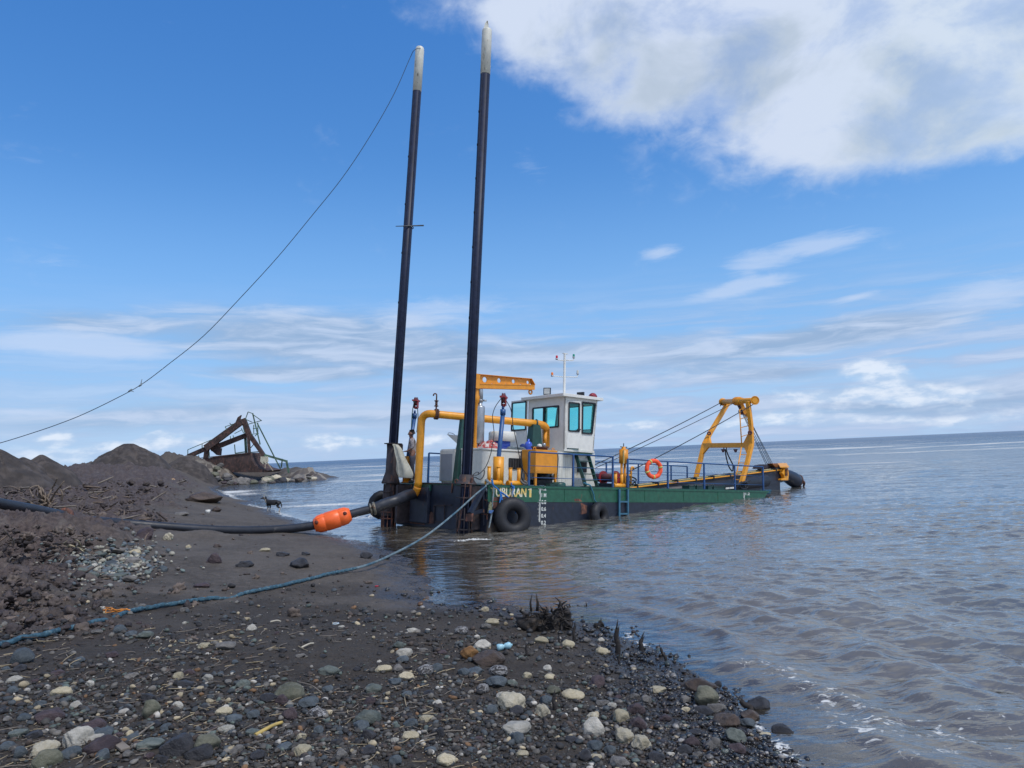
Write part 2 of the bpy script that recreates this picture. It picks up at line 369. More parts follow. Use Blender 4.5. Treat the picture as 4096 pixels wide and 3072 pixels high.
_sh = [(3190,3072),(2990,2900),(2760,2720),(2580,2600),(2490,2535),(2330,2490),(2150,2445),(2020,2425),(1950,2420),(1880,2425),(1790,2428),(1715,2395),(1706,2330),
       (1640,2250),(1540,2195),(1420,2165),(1340,2140),(1240,2090),(1140,2066),(1060,2040),(985,2020),(925,1990),(880,1968),(855,1955),(905,1938),(1010,1928),(1160,1925),(1290,1921),(1330,1914)]
SHORE = [on_z(*p)[:2] for p in _sh]
LAND = np.array([(60, -80), (9, -30), (4.5, -8), (2.6, 1.5)] + [tuple(p) for p in SHORE] + [(-21.5, 94), (-29, 98), (-42, 104), (-70, 118), (-140, 150), (-600, 210), (-600, -80)])
def land_d(x, y):
    """distance to the waterline, positive on land"""
    x = np.asarray(x, float); y = np.asarray(y, float); best = np.full(x.shape, 1e9); ins = np.zeros(x.shape, bool)
    n = len(LAND)
    for i in range(n):
        ax, ay = LAND[i]; bx, by = LAND[(i+1) % n]; dx, dy = bx-ax, by-ay
        t = np.clip(((x-ax)*dx+(y-ay)*dy)/(dx*dx+dy*dy), 0, 1)
        best = np.minimum(best, (x-ax-t*dx)**2+(y-ay-t*dy)**2)
        c = (ay > y) != (by > y)
        ins ^= c & (x < (bx-ax)*(y-ay)/((by-ay) if by != ay else 1e-9)+ax)
    return np.where(ins, 1, -1)*np.sqrt(best)
def seg_d(x, y, P):
    best = np.full(np.asarray(x).shape, 1e9)
    for (ax, ay), (bx, by) in zip(P[:-1], P[1:]):
        dx, dy = bx-ax, by-ay; t = np.clip(((x-ax)*dx+(y-ay)*dy)/(dx*dx+dy*dy), 0, 1)
        best = np.minimum(best, (x-ax-t*dx)**2+(y-ay-t*dy)**2)
    return np.sqrt(best)
def gs(x, y, cx, cy, s, s2=None): return np.exp(-((x-cx)/s)**2-((y-cy)/(s2 or s))**2)
def mud_mask(x, y):
    w = fbm(x*.35, y*.35, 3, 40)*1.2
    return sst(-x-(.39*y+1.6)+w, -.4, 1.4)*sst(y, 7.2, 9.2)*sst(y, 75, 55)
def rubble_mask(x, y): return np.exp(-(seg_d(x, y, [(-45, 82), (-33, 86.5), (-25, 86), (-21.5, 85.8)])/2.6)**2)
# the pipeline's course over the beach: photo column, row and distance of each bend
PIPE = [(1497,2034,21.7),(1440,2047,21.6),(1392,2060,21.5),(1330,2080,21.4),(1268,2099,21.3),(1170,2113,21.2),(1050,2121,21.1),(900,2121,21.0),(750,2113,20.8),(600,2102,20.5),(480,2092,20.1),(400,2086,19.6),(320,2078,18.9),(240,2060,18.2),(120,2036,17.2),(0,2015,16.2),(-200,1975,15.0),(-420,1940,14)]
PIPE_W = [on_y(*p) for p in PIPE]
def pipe_near(x, y):
    best = np.full(np.asarray(x).shape, 1e9); pz = np.zeros_like(best); vis = np.zeros_like(best)
    for i in range(5, len(PIPE_W)-1):
        a, b = PIPE_W[i], PIPE_W[i+1]; dx, dy = b[0]-a[0], b[1]-a[1]; t = np.clip(((x-a[0])*dx+(y-a[1])*dy)/(dx*dx+dy*dy), 0, 1)
        q = (x-a[0]-t*dx)**2+(y-a[1]-t*dy)**2; k = q < best; best = np.where(k, q, best); pz = np.where(k, a[2]+t*(b[2]-a[2]), pz)
        w = {11: 1-t, 12: t*.7+0*t}.get(i, 1+0*t); vis = np.where(k, w*sst(np.where(k, 1., 0), 0, 1)*(sst(t, 0, .9) if i == 5 else 1), vis)
    return np.sqrt(best), pz, vis
def ground_z(x, y, full=True):
    x = np.asarray(x, float); y = np.asarray(y, float)
    d = land_d(x, y) + fbm(x*.9, y*.9, 3, 3)*.16
    z = np.where(d > 0, .72*(1-np.exp(-d/4.6)), np.maximum(.13*d, -2.5))
    dm = sst(d, 0, 5)
    z = z + np.minimum(.062*np.maximum(0, -x-7), 1.25)*dm
    z = z + .42*np.exp(-(seg_d(x, y, [(-60, 40), (-42, 42), (-31, 46), (-26, 54), (-27, 64), (-33, 76), (-40, 84)])/4.2)**2)*sst(d, .5, 5)*(1+.3*fbm(x*.3, y*.3, 3, 8))
    z = z + 1.35*rubble_mask(x, y)*sst(d, -.4, 2.2)*sst(x, -20.5, -27)*(1+.25*fbm(x*.4, y*.4, 2, 9)) + .55*np.exp(-(seg_d(x, y, [(-27, 86), (-21.8, 85.8)])/1.6)**2)*sst(d, -.6, .8)
    z = z + .38*gs(x, y, -11.1, 18.7, .7, .7) + .50*gs(x, y, -9.2, 14.4, 2.0, 1.2) + .25*gs(x, y, -6.6, 9.6, 1.3, .9) + .22*gs(x, y, -7.4, 18.2, .9, .6)
    z = z + .3*gs(x, y, -17.5, 42, 3.2, 1.0) + .22*gs(x, y, -13.5, 34, 2.0, 1.3)
    pd, pz, vis = pipe_near(x, y)
    if full:
        m = mud_mask(x, y)
        b = .0
        for i, (s, a) in enumerate(((1.3, .13), (2.9, .085), (6.1, .05), (12.5, .026))):
            b = b + a*(1-2.2*np.abs(perlin(x*s+perlin(x*1.7, y*1.7, 60)*.5, y*s, 20+i)))
        z = z + m*b*1.15
        far = sst(y, 28, 45)
        z = z + m*far*.5*np.maximum(0, fbm(x*.5, y*.5, 4, 30))
        z = z + (1-m)*np.where(d > -1.5, 1, .4)*(.022*fbm(x*1.1, y*1.1, 3, 5) + .010*fbm(x*5, y*5, 3, 6) + .007*np.abs(perlin(x*16, y*16, 7))+.006*perlin(x*31, y*31, 12))
        rb = rubble_mask(x, y); z = z + rb*sst(d, 0, 1.5)*.28*(1-2*np.abs(perlin(x*1.6, y*1.6, 33)))
    wp = np.exp(-(pd/.50)**4)*vis
    wq_ = np.exp(-(pd/1.7)**2)*vis; z = z + wq_*(1-wp)*(np.minimum(z, pz-.11)*.92+z*.08-z); z = z + wp*(np.clip(z, pz-.14, pz-.09)-z)
    return z
def ground_hit(px, py):
    z = .3
    for _ in range(40):
        p = on_z(px, py, z); z = .5*z+.5*float(ground_z(p[0:1], p[1:2])[0])
    p = on_z(px, py, z); return p
def gz(x, y): return float(ground_z(np.array([x]), np.array([y]))[0])

def polar_mesh(name, angs, rs, zfun):
    A, R = np.meshgrid(angs, rs); X = R*np.sin(A); Y = R*np.cos(A); sh = X.shape
    X = X.ravel(); Y = Y.ravel(); Z, at = zfun(X, Y)
    nr, na = sh; co = np.stack([X, Y, Z], 1)
    i = np.arange((nr-1)*(na-1)); r = i//(na-1); c = i % (na-1); a = r*na+c
    q = np.stack([a, a+1, a+na+1, a+na], 1)
    me = bpy.data.meshes.new(name); me.vertices.add(len(co)); me.vertices.foreach_set('co', co.ravel())
    me.loops.add(q.size); me.loops.foreach_set('vertex_index', q.ravel())
    me.polygons.add(len(q)); me.polygons.foreach_set('loop_start', np.arange(0, q.size, 4)); me.polygons.foreach_set('use_smooth', np.ones(len(q), bool))
    for k, v in at.items():
        t = me.attributes.new(k, 'FLOAT', 'POINT'); t.data.foreach_set('value', np.asarray(v, np.float32))
    me.update(calc_edges=True); me.validate()
    o = bpy.data.objects.new(name, me); COL.objects.link(o); return o
def angles(fine):
    return np.concatenate([np.radians(np.linspace(-150, -39, 60)), np.radians(np.arange(-38, 38.01, fine)), np.radians(np.linspace(39, 150, 60))])

# ------------------------------------------------------------------ ground
def ground_material():
    m = bpy.data.materials.new('dark_beach_sand'); m.use_nodes = True; t = NT(m.node_tree)
    g = t.new('ShaderNodeNewGeometry').outputs['Position']
    mud = t.attr('mud'); wet = t.attr('wet'); pale = t.attr('pale')
    n = t.noise(g, .8, 6, .65); n2 = t.noise(g, 9, 6, .7); n3 = t.noise(g, 60, 3, .6)
    sand = t.mix(t.mapr(n, .3, .7), (.066, .055, .045), (.108, .092, .076))
    sand = t.mix(t.mapr(n2, .42, .72), sand, (.122, .104, .088))
    sand = t.mix(t.mapr(n3, .55, .75), sand, (.040, .037, .038))
    mudc = t.mix(t.mapr(n2, .32, .68), (.045, .034, .033), (.112, .086, .076))
    mudc = t.mix(t.mapr(t.noise(g, 2.2, 5, .6), .5, .72), mudc, (.135, .112, .094))
    sand = t.mix(t.attr('grit'), sand, t.mix(1.0, sand, (.50, .49, .48), 'MULTIPLY'))
    c = t.mix(mud, sand, mudc)
    vo = t.new('ShaderNodeTexVoronoi'); vo.inputs['Scale'].default_value = 1.3; t.put(vo.inputs['Vector'], g)
    c = t.mix(pale, c, t.mix(t.mapr(t.xyz(vo.outputs['Color'])[0], .3, .8), (.09, .075, .065), (.26, .23, .19)))
    wetc = t.mix(1.0, c, (.42, .42, .46), 'MULTIPLY')
    wf = t.math('MULTIPLY', wet, t.mapr(t.noise(g, 3.5, 5, .6), .25, .6), None, True)
    c = t.mix(wf, c, wetc)
    p = t.new('ShaderNodeBsdfPrincipled'); t.put(p.inputs['Base Color'], c)
    t.put(p.inputs['Roughness'], t.mapr(wf, 0, 1, .82, .10, False)); t.put(p.inputs['Specular IOR Level'], t.mapr(wf, 0, 1, .25, .9, False))
    vg = t.new('ShaderNodeTexVoronoi'); vg.inputs['Scale'].default_value = 38; t.put(vg.inputs['Vector'], g)
    hgt = t.math('ADD', t.math('MULTIPLY', t.noise(g, 22, 6, .7), .6), t.math('MULTIPLY', vg.outputs['Distance'], -.5))
    b = t.new('ShaderNodeBump'); b.inputs['Strength'].default_value = .75; b.inputs['Distance'].default_value = .035
    t.put(b.inputs['Height'], hgt); t.l.new(b.outputs[0], p.inputs['Normal'])
    o = t.new('ShaderNodeOutputMaterial'); t.l.new(p.outputs[0], o.inputs[0]); return m
def build_ground():
    al = np.radians(np.arange(40, 1.0, -.05)); rs = 1.62/np.tan(al)
    rs = np.concatenate([np.geomspace(.3, rs[0]*.97, 14), rs, np.geomspace(rs[-1]*1.02, 260, 70)])
    def zf(x, y):
        z = ground_z(x, y); d = land_d(x, y)+fbm(x*.9, y*.9, 3, 3)*.16
        wet = np.clip(1-sst(z, .02, .17), 0, 1)*sst(z, -1, -.3)
        wet = np.maximum(wet, .75*gs(x, y, .2, 3.4, .9, .7))
        return z, dict(grit=sst(y+fbm(x*.8, y*.8, 3, 71)*2.2-.12*x, 13.5, 9.0), mud=mud_mask(x, y), wet=wet, pale=np.clip(rubble_mask(x, y)*sst(x, -38, -33)*1.1, 0, 1))
    o = polar_mesh('beach_ground', angles(.09), rs, zf); o.data.materials.append(ground_material())
    tag(o, 'dark sand and mud of the beach sloping down to the water', 'beach', kind='structure')
build_ground()

# ------------------------------------------------------------------ sea
WAVES = []
for i in range(64):
    lam = .17*(3.2/.17)**((i+RNG.uniform(0, 1))/64); th = rad(-104 + RNG.normal(0, 22)); k = 2*math.pi/lam
    WAVES.append((k*math.cos(th), k*math.sin(th), RNG.uniform(0, 6.283), (.0098*lam**.85 if lam < .7 else .0034*lam**.85)*RNG.uniform(.6, 1.3)))
def wave_z(x, y):
    r = np.hypot(x, y); h = np.zeros_like(x)
    cell = r*r/2.0*5e-4
    for kx, ky, ph, a in WAVES:
        lam = 2*math.pi/math.hypot(kx, ky)
        w = sst(lam, .8*cell, 2.4*cell)
        s = np.sin(kx*x+ky*y+ph); h += a*w*(s+.25*(s*s-.5)*2)
    return h*(.75+.5*fbm(x*.12, y*.12, 2, 77))
def sea_material():
    m = bpy.data.materials.new('sea_water'); m.use_nodes = True; t = NT(m.node_tree)
    g = t.new('ShaderNodeNewGeometry').outputs['Position']
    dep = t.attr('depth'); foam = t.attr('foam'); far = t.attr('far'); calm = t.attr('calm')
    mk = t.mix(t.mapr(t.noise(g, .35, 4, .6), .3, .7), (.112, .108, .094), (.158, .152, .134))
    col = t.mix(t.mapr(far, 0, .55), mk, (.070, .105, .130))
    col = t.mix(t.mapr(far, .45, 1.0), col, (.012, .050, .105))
    col = t.mix(t.mapr(dep, .62, .06), col, t.mix(t.mapr(t.noise(g, .9, 5, .6), .35, .65), (.120, .098, .068), (.175, .146, .105)))
    b1 = t.noise(t.mapping(g, rot=(0, 0, rad(-10)), sc=(.62, 1.75, 1)), 4.6, 3, .5, .2); b2 = t.noise(t.mapping(g, rot=(0, 0, rad(12)), sc=(1, 1.5, 1)), 17, 3, .6)
    b3 = t.noise(t.mapping(g, rot=(0, 0, rad(-10)), sc=(.55, 1.6, 1)), .55, 6, .62)
    hh = t.math('ADD', t.math('MULTIPLY', b1, .027), t.math('MULTIPLY', b2, .0030))
    hh = t.math('ADD', hh, t.math('MULTIPLY', t.math('MULTIPLY', b3, .22), t.mapr(far, 0, .30)))
    hh = t.math('MULTIPLY', hh, t.math('SUBTRACT', 1.0, t.math('MULTIPLY', calm, .55)))
    b = t.new('ShaderNodeBump'); b.inputs['Strength'].default_value = 1.0; b.inputs['Distance'].default_value = 1.0; t.put(b.inputs['Height'], hh)
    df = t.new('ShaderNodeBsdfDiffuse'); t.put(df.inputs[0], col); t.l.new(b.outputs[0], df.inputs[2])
    tr = t.new('ShaderNodeBsdfTransparent'); tr.inputs[0].default_value = (.86, .86, .80, 1)
    body = t.new('ShaderNodeMixShader'); t.put(body.inputs[0], t.math('SUBTRACT', 1.0, t.math('POWER', 2.718, t.math('MULTIPLY', dep, -9.0)))); t.l.new(tr.outputs[0], body.inputs[1]); t.l.new(df.outputs[0], body.inputs[2])
    gl = t.new('ShaderNodeBsdfGlossy'); t.put(gl.inputs[1], t.mapr(far, .25, 1.0, .035, .30)); t.l.new(b.outputs[0], gl.inputs[4])
    fr = t.new('ShaderNodeFresnel'); fr.inputs[0].default_value = 1.85; t.l.new(b.outputs[0], fr.inputs[1])
    wtr = t.new('ShaderNodeMixShader'); t.put(wtr.inputs[0], t.math('MULTIPLY', t.math('MULTIPLY_ADD', fr.outputs[0], 1.30, .02), t.mapr(far, .3, 1.0, 1.0, .52), None, True)); t.l.new(body.outputs[0], wtr.inputs[1]); t.l.new(gl.outputs[0], wtr.inputs[2])
    fo = t.new('ShaderNodeBsdfDiffuse'); fo.inputs[0].default_value = (.60, .60, .57, 1)
    fn = t.mapr(t.math('ADD', foam, t.math('MULTIPLY', t.math('SUBTRACT', t.noise(g, 8, 5, .62, 1.2), .5), 2.4)), .38, .70)
    cap = t.noise(t.mapping(g, sc=(.034, .09, 1)), 1.0, 7, .62, .25)
    cap2 = t.noise(t.mapping(g, sc=(.0030, .008, 1)), 1.0, 2, .5)
    capm = t.math('MULTIPLY', t.mapr(t.math('ADD', cap, t.math('MULTIPLY', cap2, .5)), .81, .87), t.math('MULTIPLY', t.mapr(far, .24, .40), t.mapr(far, .97, .86)))
    fm = t.math('MAXIMUM', t.math('MULTIPLY', fn, t.mapr(foam, .02, .2)), t.math('MULTIPLY', capm, .85))
    fin = t.new('ShaderNodeMixShader'); t.put(fin.inputs[0], fm); t.l.new(wtr.outputs[0], fin.inputs[1]); t.l.new(fo.outputs[0], fin.inputs[2])
    o = t.new('ShaderNodeOutputMaterial'); t.l.new(fin.outputs[0], o.inputs[0]); return m
def build_sea():
    al = np.radians(np.arange(26, .05, -.022)); rs = CAM_H/np.tan(al)
    rs = np.concatenate([[.8, 1.5, 2.4, 3.4], rs, [4000, 8000, 20000, 60000]])
    rs = rs[np.argsort(rs)]
    def zf(x, y):
        d = land_d(x, y); g0 = ground_z(x, y); r = np.hypot(x, y); deep = np.maximum(-d, 0)
        shel = np.clip(gs(x, y, -1.6, 14.2, 2.6, 4.5)*1.3, 0, 1)          # the sheltered corner by the stern
        amp = (.20+.80*sst(deep, .0, 3.2))*(1-.62*shel)
        z = wave_z(x, y)*amp*sst(r, 60000, 300)
        al_ = fbm(x*.5, y*.5, 2, 91)
        def ridge(d0, w, a, wb): return a*np.exp(-((deep-d0+wb*al_+.22*fbm(x*1.7, y*1.7, 2, 92))/w)**2)*sst(y, 16, 9)
        lm = sst(x, .2, 1.2)
        z = z + lm*(ridge(.85, .24, .050, .25)+ridge(1.9, .38, .075, .45)+ridge(3.4, .6, .06, .7)+ridge(5.2, .7, .05, .9))
        brk = gs(x, y, 2.0, 6.6, .75, 1.0); foam = .50*np.exp(-((deep-.80+.20*al_)/.20)**2)*brk + .44*np.exp(-((deep-.05)/.07)**2)*sst(y, 12, 8)*sst(x, .4, 1.4)
        foam += .24*gs(x, y, 3.0, 5.6, .9, .6)
        foam += 1.0*gs(x, y, -23.4, 60, 2.8, 3.2)*sst(deep, .1, .6) + .8*gs(x, y, -20.6, 54, 2.6, 3.0)*np.exp(-((deep-1.8)/1.5)**2)
        foam += .75*gs(x, y, -9.3, 37, 2.6, 1.0) + .85*gs(x, y, -1.15, 19.3, .55, .22) + .5*gs(x, y, -5.9, 28, 1.8, .7)+ .5*np.exp(-((deep-.15)/.25)**2)*sst(y, 24, 32)*sst(y, 80, 60)
        foam += .8*gs(x, y, -17, 96, 5, 3)
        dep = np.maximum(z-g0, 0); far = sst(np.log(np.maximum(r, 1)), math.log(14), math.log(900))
        calm = np.clip(np.maximum(shel, 1-sst(deep, 0, 1.2)), 0, 1)
        z = np.where(r > 3500, -.02*0, z)
        return z, dict(depth=np.where(d < -12, 5, dep), foam=np.clip(foam, 0, 1.2), far=far, calm=calm)
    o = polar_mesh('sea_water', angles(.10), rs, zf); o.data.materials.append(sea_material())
    tag(o, 'rippled grey brown sea turning blue towards the horizon', 'sea', kind='structure')
build_sea()
# ------------------------------------------------------------------ the dredger: local axes u (to the bow), v (to port), w (up from the deck)
Z1 = lambda x, y: (1450+x/3.687, 1350+y/3.687)
Z2 = lambda x, y: (1450+x/3.687, 1700+y/3.687)
Z3 = lambda x, y: (1850+x/3.687, 1350+y/3.687)
Z4 = lambda x, y: (1850+x/3.687, 1700+y/3.687)
Z5 = lambda x, y: (2350+x/2.458, 1550+y/2.458)
Z6 = lambda x, y: (2750+x/3.686, 1550+y/3.686)
Zt = lambda x, y: (1920+x/7.9, 1900+y/7.9)
Zl = lambda x, y: (1500+x/4.2545, 1740+y/4.2545)
Zs = lambda x, y: (1780+x/6.382, 1880+y/6.382)
Zc = lambda x, y: (3000+x/9.617, 1830+y/9.617)
_th, _ph, _rh = rad(40), rad(4.4), rad(.6)
bu = np.array([math.cos(_th)*math.cos(_ph), math.sin(_th)*math.cos(_ph), -math.sin(_ph)])
_v = np.array([-math.sin(_th), math.cos(_th), 0]); _w = np.cross(bu, _v)
bv = _v*math.cos(_rh)+_w*math.sin(_rh); bw = np.cross(bu, bv); BM = np.array([bu, bv, bw])
bO = on_y(*Z4(380, 895), 20.8)
def P(q, u=None, v=None, w=None):
    ax, val = (0, u) if u is not None else (1, v) if v is not None else (2, w)
    d = BM @ view_ray(*q); o = BM @ (cC-bO); return o + d*(val-o[ax])/d[ax]
def W(l): return bO + np.array(l, float) @ BM
BMAT = Matrix(((bu[0], bv[0], bw[0], bO[0]), (bu[1], bv[1], bw[1], bO[1]), (bu[2], bv[2], bw[2], bO[2]), (0, 0, 0, 1)))
D = empty('dredger', BMAT)
tag(D, 'grounded cutter dredger with green hull, white wheelhouse and two tall dark spud poles', 'dredger')
L, BW = 13.95, 4.73

# hull: two pontoons at the bow with the ladder well between them
def hull_paint():
    m = navy.copy(); m.name = 'hull_bottom_paint'; nt = m.node_tree; t = NT.__new__(NT); t.t = nt; t.n = nt.nodes; t.l = nt.links
    p = [n for n in nt.nodes if n.type == 'BSDF_PRINCIPLED'][0]; src = p.inputs['Base Color'].links[0].from_socket; tc = t.new('ShaderNodeTexCoord').outputs['Object']; x, y, z = t.xyz(tc)
    k = t.mapr(t.math('ADD', t.math('ADD', z, t.math('MULTIPLY', x, .075)), t.math('MULTIPLY', t.math('SUBTRACT', t.noise(tc, 4, 6, .65), .5), .55)), -.93, -1.10)
    t.l.new(t.mix(t.math('MULTIPLY', k, .8), src, (.075, .058, .042)), p.inputs['Base Color']); return m
hull_navy = hull_paint()
def hull():
    m = MB(); s0, s1, uw = 1.55, 3.15, 7.3
    def block(u0, u1, v0, v1, rake):
        for (w0, w1, mi) in ((-1.30, -.43, 1), (-.43, 0, 0)):
            e0 = u1 - rake*(-w0)/1.3; e1 = u1 - rake*(-w1)/1.3
            vs = [(u0,v0,w0),(e0,v0,w0),(e0,v1,w0),(u0,v1,w0),(u0,v0,w1),(e1,v0,w1),(e1,v1,w1),(u0,v1,w1)]
            m.add(vs, [(0,3,2,1),(4,5,6,7),(0,1,5,4),(1,2,6,5),(2,3,7,6),(3,0,4,7)], mi)
    block(0, uw, 0, BW, 0); block(uw, L, 0, s0, 1.6); block(uw, L, s1, BW, 1.6)
    return m.build('hull', [green, hull_navy], D)
hull()
m = MB()                                         # sheer strake, rubbing bar and weld seams proud of the side plating
m.bar((0, -.012, -.02), (L, -.012, -.02), .024, .05)
m.bar((0, -.006, -.43), (L-.5, -.006, -.43), .012, .022)
for u in (2.9, 5.2, 6.55, 8.6, 10.6, 12.4): m.bar((u, -.004, -.06), (u, -.004, -.40), .014, .006, (1, 0, 0))
m.build('rubbing_strake', green, D)
m = MB(); m.box((-.03, .02, .004), (L-.1, BW-.02, .03)); m.build('deck', greend, D)

# transom: plating, frames, ladder
m = MB(); m.box((-.02, .03, -1.28), (-.004, BW-.03, -.02)); m.build('transom_plate', navy, D)
a = P(Z2(720, 1000), u=-.12); b = P(Z2(960, 1410), u=-.12)
m = MB(); m.box((-.16, b[1], -1.16), (-.03, a[1], -.10)); m.build('transom_box', navy, D, .01)
m = MB()
for x in (640, 718):
    q = P(Z2(x, 850), u=-.06); m.bar((-.06, q[1], -.02), (-.06, q[1], -1.22), .03, .03)
for k in range(9):
    w = -.12-k*.13; m.bar((-.06, P(Z2(640, 850), u=-.06)[1], w), (-.06, P(Z2(718, 850), u=-.06)[1], w), .022, .022)
m.build('transom_ladder', darkrust, D)
m = MB()
q = [P(Z2(*p), u=-.05) for p in ((1055, 1190), (1210, 1190), (1205, 1420), (1055, 1420))]
for i in range(4): m.bar(q[i], q[(i+1) % 4], .02, .03, (1, 0, 0))
m.build('hatch_frame', darkrust, D)
m = MB(); m.prism([P(Z2(*p), u=-.06) for p in ((1008, 1275), (1035, 1300), (1045, 1450), (975, 1455), (940, 1430))], (.02, 0, 0)); m.build('rust_bracket', rustm, D)
m = MB(); m.prism([P(Z2(*p), u=-.05) for p in ((700, 1430), (905, 1458), (905, 1470), (700, 1446))], (.03, 0, 0)); m.build('rust_plate', rustm, D)
m = MB(); m.box((-.10, P(Z2(990, 900), u=-.1)[1], -.20), (-.02, P(Z2(740, 900), u=-.1)[1], -.012)); m.build('pipe_bracket', greend, D, .008)
m = MB()
m.bar(P(Z2(870, 855), u=-.04), P(Z2(1375, 863), u=-.04), .03, .03); m.build('transom_trim', darkrust, D); m = MB()
m.bar(P(Z2(1330, 860), u=-.04), P(Z2(1312, 1000), u=-.04), .025, .02); m.build('transom_trim', rustm, D); m = MB()
m.bar(P(Z2(1130, 1185), u=-.05), P(Z2(1315, 1178), u=-.05), .02, .02); m.build('transom_trim', darkrust, D); m = MB(); m.bar(P(Z2(470, 1355), u=-.05), P(Z2(630, 1358), u=-.05), .025, .025)
m.build('transom_trim', darkrust, D)

# the two spud poles
def spud(qb, qt, qw, w0, r, holes, cap):
    b = P(qb, u=-.35); t = P(qt, v=b[1]); wh = P(qw, v=b[1]); ax = (t-b)/np.linalg.norm(t-b)
    foot = b+ax*((w0-b[2])/ax[2])
    par = MB(); n = 20
    par.tube([foot, wh], r, n)
    side = np.cross(ax, (0.77, .64, 0)); side /= np.linalg.norm(side)          # direction facing the beach
    nrm = np.cross(ax, side)
    o = par.build('spud_pole', spudm, D)
    st = MB(); face = np.array([-.60, -.80, 0]); face -= ax*np.dot(face, ax); face /= np.linalg.norm(face)
    tang = np.cross(ax, face)
    for k in (-1, 1):
        off = face*math.cos(.62)*r + tang*k*math.sin(.62)*r
        st.bar(foot+off+ax*.2, wh+off, .035, .028, face)
    st.build('spud_strip', spudm, o)
    c = MB(); N = 9
    pts = [wh+ax*.002]+[t-ax*(r*1.1)]+[t-ax*r*.62, t-ax*r*.3, t-ax*.08*r, t]; rr = [r*1.02, r*1.02, r*.97, r*.82, r*.45, r*.05]
    if cap == 'cut': pts = [wh+ax*.002, t-ax*.34, t-ax*.30]; rr = [r*1.02, r*1.02, r*.98]
    c.tube(pts, rr, n); cp = c.build('spud_cap', spudw, o)
    if cap == 'cut':
        e = MB(); e.prism([t-ax*.32+tang*r*.4-face*.03, t-ax*.32-tang*r*.75-face*.03, t-ax*.10-tang*r*.5-face*.03, t-tang*r*.05-face*.03, t-ax*.03+tang*r*.12-face*.03], face*.06); e.build('lifting_eye', spudw, o)
    else:
        e = MB(); e.torus(t-ax*.06+tang*r*.3, tang, .06, .02, 14, 8); e.build('lifting_eye', dgrey, o)
    h = MB()
    for k in holes:
        p = foot + ax*k + (face*.35 - tang*.94)*r*.985; h = MB(); h.cyl(p-tang*-.02, p-tang*.012, .035, n=10); h.build('spud_hole', black, o)
    return foot, t, ax, r, tang, face
sR = spud(Z2(1535, 740), (1950, 84), (1941, 300), -1.5, .147, [1.0+1.05*k for k in range(12)], 'cut')
sL = spud(Z2(455, 270), (1680, 186), (1668, 368), -1.6, .150, [7.5, 9.2, 10.9, 12.6], 'round')
p = P((1583, 905), v=sL[1][1]-.16); q = P((1694, 902), v=sL[1][1]-.16)
m = MB(); m.tube([p, p+(q-p)*.5, q], [.012, .02, .026], 8); m.torus((p+q)/2+np.array([.05, .16, 0]), sL[2], .165, .014, 20, 6); m.build('spud_cross_pin', dgrey, D)

# right-hand spud keeper: rusted cage on the transom
def cage(c, ax, r, w0, w1, mat1, flare):
    R = r+.01
    bars = MB(); c = np.array(c)
    for k in range(10):
        a = 2*math.pi*k/10+.25; d = np.array([math.cos(a), math.sin(a), 0])*R
        bars.bar(c+d+np.array([0, 0, w0]), c+d+np.array([0, 0, w1]), .03, .045, d)
    return bars
def ring_plate(c, w, hw, hv, t, hole):
    m = MB(); n = 20; vs = []
    for z in (w, w+t):
        for k in range(n):
            a = 2*math.pi*k/n; vs.append((c[0]+hole*math.cos(a), c[1]+hole*math.sin(a), z))
        for k in range(n):
            a = 2*math.pi*k/n; s = 1/max(abs(math.cos(a)), abs(math.sin(a))); vs.append((c[0]+hw*math.cos(a)*s, c[1]+hv*math.sin(a)*s, z))
    f = []
    for k in range(n):
        j = (k+1) % n
        f += [(k, j, n+j, n+k), (2*n+k, 3*n+k, 3*n+j, 2*n+j), (n+k, n+j, 3*n+j, 3*n+k), (k, 2*n+k, 2*n+j, j)]
    return m.add(vs, f)
def at(s, w): return s[0]+s[2]*((w-s[0][2])/s[2][2])
def keeper(s, levels, mt, hw=.215, hv=.215):
    for w in levels:
        c = at(s, w); ring_plate(c, w, hw, hv, .035, s[3]+.02).build('spud_keeper_plate', mt, D)
    c = at(s, -.6)
    cage(c, s[2], s[3]+.06, min(levels)-c[2]*0, -.02, mt, 0).build('spud_keeper_bars', mt, D)
    m = MB(); m.box((c[0]+.05, c[1]-.24, -1.2), (-.02, c[1]-.20, -.02)); m.box((c[0]+.05, c[1]+.20, -1.2), (-.02, c[1]+.24, -.02)); m.build('spud_keeper_web', darkrust, D)
keeper(sR, (-.04, -.36, -.95, -1.22), darkrust); keeper(sL, (-.02, -.28), darkrust, .22, .22); keeper(sL, (-.92, -1.12), rustm, .22, .22)
c = at(sR, .03)
m = MB(); m.lathe([(.30, -.0), (.22, .12), (.19, .26), (.165, .26)], c, sR[2], 16); m.build('spud_collar', darkrust, D)
m = MB()                                          # pins and lugs round the right-hand keeper
for (x0, y0, x1, y1, w, h) in ((650, 380, 640, 700, .035, .05), (180, 350, 165, 580, .03, .02), (690, 200, 660, 330, .05, .05)): m.bar(P(Zs(x0, y0), u=-.62), P(Zs(x1, y1), u=-.62), w, h); m.build('keeper_pin', rustm, D); m = MB()
m.bar(P(Zs(265, 280), u=-.6), P(Zs(300, 340), u=-.6), .03, .03); m.torus(P(Zs(295, 290), u=-.6), (1, .2, 0), .055, .018, 18, 8)
m.build('keeper_lug', rustm, D)
m = MB()                                          # diagonal brace by the starboard corner
A = P(Zs(1000, 420), u=-.08); Bq = P(Zs(640, 1110), u=-.62); Cq = P(Zs(960, 1040), u=-.08)
m.bar(A, Bq, .13, .10); m.bar(Bq, Cq, .11, .09); m.bar(P(Zs(990, 430), u=-.05), P(Zs(985, 1420), u=-.05), .05, .04)
m.build('corner_brace', navy, D)
